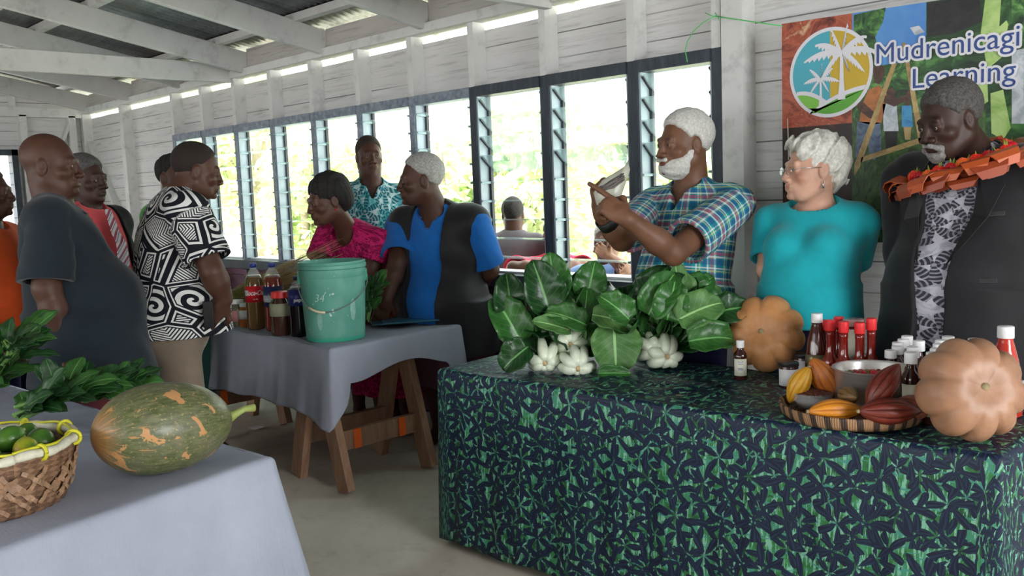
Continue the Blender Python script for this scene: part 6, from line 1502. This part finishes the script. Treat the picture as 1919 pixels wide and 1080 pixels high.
# bucket
def bucket():
    p=at_table(630,634); d=(RM.T@(p-CC))[2]*-1; s=d/F; H=148*s*.985; rb,rt=54*s,61*s; e=empty('plastic_bucket',(p[0],p[1],TZ+.001),0,'large sea-green plastic bucket with a wire handle and 34 chalked on it','bucket'); e.rotation_euler.z=face_ang(p)
    t=NT('sea green bucket plastic',.45,.4); n=t.noise(t.coord(),7,5,.6); sp=t.noise(t.coord(),36,2,.5); c=t.ramp(n,[(.35,(.085,.30,.235)),(.65,(.14,.39,.31))]); c=t.mix(t.ramp(sp,[(.70,(0,0,0)),(.73,(1,1,1))]),c,(.55,.68,.62))
    z=t.sep(t.coord())[2]; c=t.mix(t.math('MULTIPLY',t.math('LESS_THAN',z,.020),.7),c,(.03,.42,.26)); t.col(c).bump(n,.1,.004); mb=t.m
    pr=[(.0001,0),(rb*.97,0),(rb,.006)]+[(rb+(rt-rb)*.88*k/8,H*.80*k/8) for k in range(1,9)]+[(rt*.985,H*.80),(rt*1.0,H*.815),(rt*1.005,H*.90),(rt*.99,H*.905),(rt*1.03,H*.915),(rt*1.035,H*.955),(rt*1.0,H*.965),(rt*1.015,H*.975),(rt*1.015,H*.995),(rt*.98,H),(rt*.95,H*.99),(rt*.93,H*.8),(rb*.94,.01),(.0001,.008)]
    autosmooth(MB().lathe(pr,72).build('bucket_shell',mb,e),.9)
    # wire bail hanging on the front
    m=MB(); a0,a1=1.25,-1.25; pts=[]; R_=rt*1.03
    for k in range(25):
        t_=k/24; a=1.55-3.1*t_; dz=.105*math.sin(PI*t_)**.8*1.0+.03*math.sin(PI*t_)-.0
        zz=H*.80-dz*(1.0+.25*math.cos(PI*t_)*-1)*1.15; r_=rb+(rt-rb)*zz/H+.012+.01*math.sin(PI*t_); pts.append(np.array([r_*math.cos(a),r_*math.sin(a),zz]))
    m.tube(pts,.0024,8); m.build('wire_handle',simple('grey wire',(.16,.18,.18),.4,.5),e,True)
    m=MB(); m.tube(pts[14:19],.0065,10); m.build('handle_grip',simple('cream grip',(.62,.56,.38),.5),e,True)
    for a in (1.55,-1.55): b=MB(); b.box((-.012,-.018,-.03),(.006,.018,.03)); o=b.build('handle_lug',mb,e); o.location=(rt*1.005*math.cos(a),rt*1.005*math.sin(a),H*.80); o.rotation_euler.z=a
    r_=rb+(rt-rb)*.6+.003; wraptext('chalked_number','34 \'',.055,r_,H*.56,-.36+.0,simple('chalk mark',(.45,.62,.55),.8),e,1.0,.25,-.0006)
    for a,z,w_,h_ in ((.62,.40,.016,.055),(-.50,.28,.014,.050)):
        V=[]; 
        for k in range(14): x=2*PI*k/14; zz=H*z+h_*math.sin(x); q=rb+(rt-rb)*zz/H*1.0+.0016; aa=a+w_*math.cos(x)/q; V.append((q*math.cos(aa),q*math.sin(aa),zz))
        mesh('worn_patch',V,[tuple(range(14))],simple('worn plastic',(.26,.48,.42),.6,.3,.2,30),e)
bucket()
# folders on the middle table
def folder(px,z,w_,l_,th,mat,label,rz):
    p=onz(*px,z); e=MB().box((-l_/2,-w_/2,0),(l_/2,w_/2,th)).build('folder',mat); e.location=(p[0],p[1],z); e.rotation_euler.z=rz; bevel(e,.002); tag(e,label,'folder'); return e
folder((735,598),TZ+.006,.24,.32,.012,simple('orange card',(.65,.14,.04),.5),'orange card folder under the teal folders behind the bucket',1.30)
folder((752,602),TZ+.019,.22,.33,.008,simple('teal card',(.02,.10,.13),.35,.5),'glossy dark teal folder on top of the orange folder',1.02)
folder((768,600),TZ+.028,.21,.30,.006,simple('blue green card',(.03,.13,.20),.3,.5),'blue-green folder lying topmost on the folders',.98)
# --- plastic bag held up by the bearded man
def bag():
    D0=3.42; c=dep(1140,345,D0); e=empty('plastic_bag',c,0,'small clear and white plastic bag of dried pods held up by the bearded man','bag')
    P=[(1112,362),(1118,384),(1135,393),(1152,388),(1165,366),(1172,345),(1181,318),(1177,300),(1170,312),(1150,325),(1128,338)]
    t=NT('thin milky plastic',.18,.5); n=t.noise(t.coord(),30,4); t.col(t.ramp(n,[(.3,(.62,.62,.52)),(.7,(.80,.80,.72))])).bump(n,.6,.006); tl=t.n('ShaderNodeBsdfTranslucent'); tl.inputs[0].default_value=(.8,.8,.7,1); mx=t.n('ShaderNodeMixShader'); mx.inputs[0].default_value=.45; t.l(t.b.outputs[0],mx.inputs[1]); t.l(tl.outputs[0],mx.inputs[2]); t.l(mx.outputs[0],t.N['Material Output'].inputs[0])
    cu=sum(p[0] for p in P)/len(P); cv=sum(p[1] for p in P)/len(P); V=[];Fs=[]; n_=len(P)
    rings=[(1,0),(.92,.010),(.7,.020),(.35,.026)]
    for sg in (1,-1):
        for k,(f,h) in enumerate(rings):
            if k==0 and sg<0: continue
            for (u,v) in P: V.append(dep(cu+(u-cu)*f,cv+(v-cv)*f,D0)+camB*h*sg-c)
    idx=lambda sg,k,i:(k*n_+i%n_) if sg>0 or k==0 else (4*n_+(k-1)*n_+i%n_)
    for sg in (1,-1):
        for k in range(3):
            for i in range(n_):
                q=(idx(sg,k,i),idx(sg,k,i+1),idx(sg,k+1,i+1),idx(sg,k+1,i)); Fs.append(q if sg>0 else q[::-1])
        q=tuple(idx(sg,3,i) for i in range(n_)); Fs.append(q if sg>0 else q[::-1])
    mesh('bag_film',V,Fs,t.m,e,True)
    rg=np.random.RandomState(1)
    for k in range(12):
        m=MB(); a=dep(1122+rg.uniform(-4,6),358+rg.uniform(-6,4),D0-.03-rg.rand()*.006); b=dep(1168+rg.uniform(-6,4),328+rg.uniform(-4,10),D0-.03-rg.rand()*.006); mid=(a+b)/2+camU*rg.uniform(-.012,.006)
        m.tube([a-c,mid-c,b-c],[.0035,.0045,.003],6); m.build('dried_pod',simple('dark dried pod %d'%(k%2),((.05,.04,.04),(.14,.12,.11))[k%2],.6),e,True)
bag()
# watch on the bearded man's raised wrist
def watch(p):
    a,b,c=p.arms[1]; d=unit(c-b); e_=b+(c-b)*.72; n=unit(np.cross(d,(0.3,.2,1))); o=np.cross(d,n); m=MB(); V=[]
    for w_ in (-.022,.022):
        for k in range(24): th=2*PI*k/24; V.append(e_+d*w_+(n*math.cos(th)+o*math.sin(th))*.0445-p.base)
    q=mesh('wristwatch',V,[(k,(k+1)%24,24+(k+1)%24,24+k) for k in range(24)],simple('black strap',(.015,.018,.018),.5),None,True); q.location=p.base; q.modifiers.new('thick','SOLIDIFY').thickness=.005; tag(q,'wide black wristwatch strap on the raised wrist of the bearded man','watch')
watch(plaid_p)
# ================================================================ BANNER, STRING
BY=WY-.035
def bp(u,v,k=0): return ony(u,v,BY-.00035*k)
bn=empty('printed_banner',bp(1600,250),0,'large printed banner with palm logo hanging behind the suited man','banner'); BO=np.array(bn.location)
def flatpoly(name,pts,mat,k,parent=None,smooth=False,px=True):
    V=[(bp(u,v,k) if px else np.array([u,BY-.00035*k,v]))-BO for u,v in pts]; o=mesh(name,V,[tuple(range(len(V)))],mat,parent or bn); return o
def photo(name,stops,scale,dist=1.5,stretch=(1,1,1),rough=.45,detail=4):
    t=NT(name,rough,.4); n=t.noise(t.coord(scale=stretch),scale,detail,.62,dist); t.col(t.ramp(n,stops)); return t.m
PH_pod=photo('printed cocoa pods photo',[(.30,(.03,.012,.008)),(.42,(.20,.035,.018)),(.52,(.42,.10,.05)),(.60,(.30,.05,.02)),(.70,(.60,.38,.22))],6.5)
PH_dark=photo('printed dark soil photo',[(.3,(.006,.004,.004)),(.6,(.035,.012,.008)),(.75,(.16,.05,.03))],7)
PH_sky=photo('printed blue sky',[(.35,(.045,.16,.50)),(.6,(.10,.30,.62)),(.72,(.50,.62,.72))],2.2,.3)
PH_green=photo('printed foliage photo',[(.35,(.008,.025,.010)),(.5,(.03,.11,.025)),(.62,(.10,.26,.06)),(.72,(.25,.42,.15))],14)
PH_grass=photo('printed grass photo',[(.35,(.012,.028,.008)),(.5,(.035,.085,.020)),(.65,(.07,.15,.035))],16,2,(1,1,.6))
PH_leaf=photo('printed vanilla leaves photo',[(.35,(.005,.022,.008)),(.5,(.018,.07,.018)),(.64,(.07,.20,.05))],5,1.2,(1,1,2))
PH_lime=photo('printed pale green stem',[(.35,(.20,.38,.08)),(.6,(.42,.58,.20))],8)
PH_wood=photo('printed timber',[(.35,(.28,.18,.06)),(.65,(.45,.33,.14))],20); PH_or=photo('printed orange shirt',[(.4,(.30,.10,.025)),(.6,(.42,.15,.04))],18); PH_je=photo('printed jeans',[(.4,(.05,.08,.14)),(.6,(.12,.17,.25))],18); PH_bl=photo('printed blue shirt',[(.4,(.02,.16,.38)),(.6,(.05,.26,.48))],18); PH_wh=photo('printed pale shirt',[(.4,(.34,.38,.42)),(.6,(.55,.58,.62))],14); PH_sk=photo('printed brown skin',[(.4,(.05,.02,.012)),(.6,(.10,.045,.025))],18); PH_bk=photo('printed black',[(.4,(.008,.008,.010)),(.6,(.02,.02,.02))],9)
# the vinyl sheet, a real thickness, runs on past the frame
xL,xR=bp(1465,45)[0],-.55; top=lambda x:bp(1465,45)[2]+ (x-xL)*((bp(1735,4)[2]-bp(1465,45)[2])/(bp(1735,4)[0]-xL)); bot=lambda x:bp(1480,452)[2]+.0*(x-xL)
def sheet(name,xa,xb,z0,z1,mat,k,seg=10):
    """panel between x positions (pixels turned into wall positions), heights as callables"""
    V=[];Fs=[]
    for i in range(seg+1):
        x=xa+(xb-xa)*i/seg; y=BY-.00035*k; V+=[(x,y,z0(x)),(x,y,z1(x))]
    o=mesh(name,np.array(V)-BO,[(2*i,2*i+2,2*i+3,2*i+1) for i in range(seg)],mat,bn); return o
s_=sheet('vinyl_sheet',xL,xR,bot,top,PH_leaf,0,30); s_.modifiers.new('thick','SOLIDIFY').thickness=.003
x1,x2,x3=bp(1597,150)[0],bp(1735,100)[0],bp(1897,150)[0]
zz=lambda u,v:(lambda x:bp(u,v)[2])
sheet('cocoa_photo',xL,x1,zz(1540,235),top,PH_pod,1); sheet('dark_photo',xL,x1,bot,zz(1540,235),PH_dark,1)
sheet('sky_photo',x1,x2,zz(1670,120),top,PH_sky,1); sheet('foliage_photo',x1,x2,zz(1670,215),zz(1670,120),PH_green,1); sheet('grass_photo',x1,x2+.22,bot,zz(1670,215),PH_grass,1)
flatpoly('tree_print',[(1600,28),(1660,14),(1655,40),(1640,70),(1648,95),(1640,130),(1600,135)],PH_green,2); flatpoly('tree_print',[(1683,125),(1700,100),(1734,90),(1734,150),(1690,150)],PH_green,2)
flatpoly('cloud_print',[(1705,52),(1722,48),(1733,60),(1715,66)],PH_wh,2)
# printed people and timber frame
for nm,pts,m_,k in (('printed_figure',[(1628,168),(1648,160),(1662,176),(1660,196),(1652,230),(1634,235),(1610,228),(1616,195)],PH_or,3),('printed_jeans',[(1606,228),(1650,230),(1652,280),(1640,300),(1630,298),(1626,262),(1612,300),(1603,295)],PH_je,3),
    ('printed_head',[(1636,128),(1646,120),(1658,125),(1657,142),(1648,158),(1638,155)],PH_sk,3),('printed_arm',[(1658,178),(1676,186),(1698,178),(1704,166),(1711,168),(1705,186),(1676,200),(1656,192)],PH_sk,4),('printed_arm',[(1606,194),(1616,190),(1642,214),(1641,222),(1630,222),(1608,206)],PH_sk,4),
    ('printed_figure',[(1654,195),(1680,192),(1684,246),(1656,246)],PH_wh,3),('printed_legs',[(1658,246),(1682,246),(1680,280),(1660,280)],PH_bk,3),('printed_head',[(1662,170),(1672,164),(1678,172),(1676,190),(1664,190)],PH_sk,3),
    ('printed_figure',[(1690,198),(1708,198),(1711,238),(1690,238)],PH_bl,3),('printed_legs',[(1693,238),(1708,238),(1706,262),(1696,262)],PH_wood,3),('printed_head',[(1696,188),(1703,185),(1707,190),(1704,198),(1697,198)],PH_sk,3),
    ('printed_pole',[(1672,118),(1681,118),(1612,312),(1601,330),(1601,308)],PH_wood,5),('printed_pole',[(1690,80),(1697,80),(1733,262),(1733,275),(1722,268)],PH_wood,5),('printed_pole',[(1614,295),(1733,255),(1733,266),(1612,305)],PH_wood,5)):
    flatpoly(nm,pts,m_,k)
for nm,pts,m_,k in (('printed_stem',[(1846,0),(1876,0),(1872,60),(1880,105),(1850,130),(1838,60)],PH_lime,1),('printed_stem',[(1856,175),(1880,168),(1894,240),(1880,262),(1858,250)],PH_lime,2),('printed_stem',[(1832,150),(1850,145),(1852,190),(1838,200)],PH_lime,1),
    ('printed_stem',[(1862,60),(1886,38),(1890,46),(1880,90)],PH_lime,2),('printed_person_shirt',[(1896,95),(1925,90),(1925,232),(1896,232)],PH_wh,2),('printed_leaves',[(1896,0),(1925,-4),(1925,60),(1896,95)],PH_green,2),('dark_leaf_print',[(1737,5),(1835,-6),(1840,40),(1790,62),(1737,70)],PH_bk,1)):
    flatpoly(nm,pts,m_,k)
# logo: built on the banner plane
cx,cz=bp(1556,136)[0],bp(1556,136)[2]; rx=abs(bp(1634,130)[0]-bp(1478,142)[0])/2; rz=(bp(1556,51)[2]-bp(1556,220)[2])/2; R_=(rx+rz)/2
M_lw=simple('logo white',(.66,.66,.70),.45,.4,.02); M_lb=simple('logo sky blue',(.06,.37,.47),.45,.4,.03); M_ly=simple('logo yellow',(.52,.35,.02),.45,.4,.03); M_lg=simple('logo green',(.09,.34,.025),.45,.4,.03); M_lg2=simple('logo light green',(.18,.46,.05),.45,.4,.03)
def L(pts,mat,k,name): flatpoly(name,[(cx+x*rx,cz+y*rz) for x,y in pts],mat,k,px=False)
circ=lambda r,a0=0,a1=2*PI,n=48,e=False:[(r*math.cos(a0+(a1-a0)*i/(n if not e else n)),r*math.sin(a0+(a1-a0)*i/n)) for i in range(n+(1 if e else 0))]
L(circ(1.0),M_lw,6,'logo_disc'); r=.92
L(circ(r,PI/2,PI*1.5,30,True),M_lb,7,'logo_blue_half'); L(circ(r,-PI/2,PI/2,30,True),M_ly,7,'logo_yellow_half')
def hill(xa,xb,ya,yp,yb,mat,k,nm):
    up=[(xa+(xb-xa)*i/16, (1-i/16)**2*ya+2*(i/16)*(1-i/16)*yp+(i/16)**2*yb) for i in range(17)]; up=[(x,min(y,math.sqrt(max(0,r*r-x*x)))) for x,y in up]
    lo_=[(x,-math.sqrt(max(0,r*r-x*x))) for x,_ in up][::-1]; L(up+lo_,mat,k,nm)
hill(-.82,.10,-.36,-.30,-.80,M_lw,8,'hill_edge'); hill(-.80,.0,-.44,-.42,-.80,M_lg2,9,'green_hill'); hill(-.52,.84,-.88,-.40,-.36,M_lw,10,'hill_edge'); hill(-.42,.80,-.88,-.52,-.46,M_lg,11,'green_hill')
def palm_print(x,y,s,h,nf,k,lean=.0):
    # trunk flares at the foot; fronds are arched, with toothed lower edges
    L([(x-.035*s,y),(x+.035*s,y),(x+.05*s+lean,y-h*.6),(x+.09*s+lean,y-h),(x-.09*s+lean,y-h),(x-.05*s+lean,y-h*.6)],M_lw,k,'palm_trunk')
    for i,(a,Lf,dr) in enumerate(nf):
        pu=[];pl=[]; n=16
        for j in range(n+1):
            t_=j/n; px_=x+math.cos(a)*Lf*s*t_; py=y+math.sin(a)*Lf*s*t_-dr*s*t_*t_; w_=.13*s*math.sin(PI*min(1,.1+.9*t_))**.7
            nx,ny=-math.sin(a)*.4,1.0; tooth=1.0 if j%2 else .45
            pu.append((px_,py+w_*.35)); pl.append((px_+(.03*s*(1 if math.cos(a)>0 else -1) if j%2 else 0),py-w_*tooth*1.3))
        V=[np.array([cx+q[0]*rx,BY-.00035*(k+i*.12),cz+q[1]*rz])-BO for j in range(n+1) for q in (pu[j],pl[j])]
        mesh('palm_frond',V,[(2*j,2*j+1,2*j+3,2*j+2) for j in range(n)],M_lw,bn)
palm_print(.28,.42,1.0,1.05,[(2.9,.95,.35),(2.5,.80,.25),(2.0,.62,.0),(1.35,.62,.0),(.75,.80,.28),(.25,.95,.40),(-.45,.60,.25),(3.6,.62,.40),(-1.1,.40,.1)],12)
palm_print(-.22,-.12,.58,.62,[(2.9,.75,.3),(2.3,.70,.1),(1.5,.6,0),(.8,.72,.15),(.15,.80,.3),(3.7,.6,.3),(-.8,.5,.2)],12)
# lettering
def lettering(body,uv0,uv1,size_px,nm,wt=.0):
    a,b=bp(*uv0),bp(*uv1); M_n=simple('navy lettering',(.018,.055,.22),.45,.4,.03)
    V,Fs=font_obj(body,1.0,0,.0,'LEFT'); X=np.array(V); w0=X[:,0].max()-X[:,0].min(); x0=X[:,0].min(); L_=b[0]-a[0]; sx=L_/w0
    sh=(b[2]-a[2])/L_; hpx=size_px
    hz=(bp(uv0[0],uv0[1]-hpx/2)[2]-bp(uv0[0],uv0[1]+hpx/2)[2])
    V,Fs=font_obj(body,1.0,0,0,'LEFT')
    def put(x,y,k): return (a[0]+(x-x0)*sx-BO[0],BY-.00035*k-BO[1],a[2]+sh*(x-x0)*sx+y*hz/.72-BO[2])
    W=[];G=[]; N_=14      # white surround: the same letters shifted round a small circle
    for i in range(N_):
        dx,dy=.082*math.cos(2*PI*i/N_),.082*math.sin(2*PI*i/N_); n0=len(W); W+=[put(x+dx,y+dy,15+i*.12) for x,y,_ in V]; G+=[tuple(n0+q for q in f) for f in Fs]
    mesh(nm+'_outline',W,G,M_lw,bn); mesh(nm,[put(x,y,19) for x,y,_ in V],Fs,M_n,bn)
lettering('Mudrenicagi',(1644,104),(1912,68),38,'navy_name_lettering'); lettering('Learning',(1712,150),(1905,132),38,'navy_word_lettering')
# green string tied round the post and to the banner corner
m=MB(); a=ony(1325,27,WY-.02); pts=[ony(1340,30,WY-.025),ony(1370,35,WY-.02),ony(1420,42,BY-.01),ony(1467,49,BY-.006)]; m.tube([p-a for p in pts],.0028,6)
m.tube([ony(u,v,WY-.03)-a for u,v in ((1340,30),(1318,42),(1300,58),(1288,78),(1284,95),(1288,116))],.0022,6); m.tube([ony(u,v,WY-.03)-a for u,v in ((1322,24),(1332,29),(1345,32),(1340,24),(1348,38))],.0022,6)
o=m.build('green_string',simple('green string',(.10,.55,.14),.5),None,True); o.location=a; tag(o,'thin green string tied round the post and running to the banner corner','string')
m=MB(); a=ony(1360,492,SY-.02); m.tube([ony(u,v,SY-.03)-a for u,v in ((1358,494),(1385,488),(1410,478),(1432,468),(1480,455))],.0025,6); o=m.build('green_string',MT['green string'],None,True); o.location=a; tag(o,'lower green string stretched along the boards behind the turquoise t-shirt','string')
m=MB(); a=ony(1477,225,BY-.02); m.tube([ony(u,v,BY-.02)-a for u,v in ((1476,222),(1477,262),(1477.5,300))],.002,6); o=m.build('white_cord',simple('white cord',(.6,.55,.45),.6),None,True); o.location=a; tag(o,'thin pale cord hanging in front of the banner above the woman in glasses','cord')
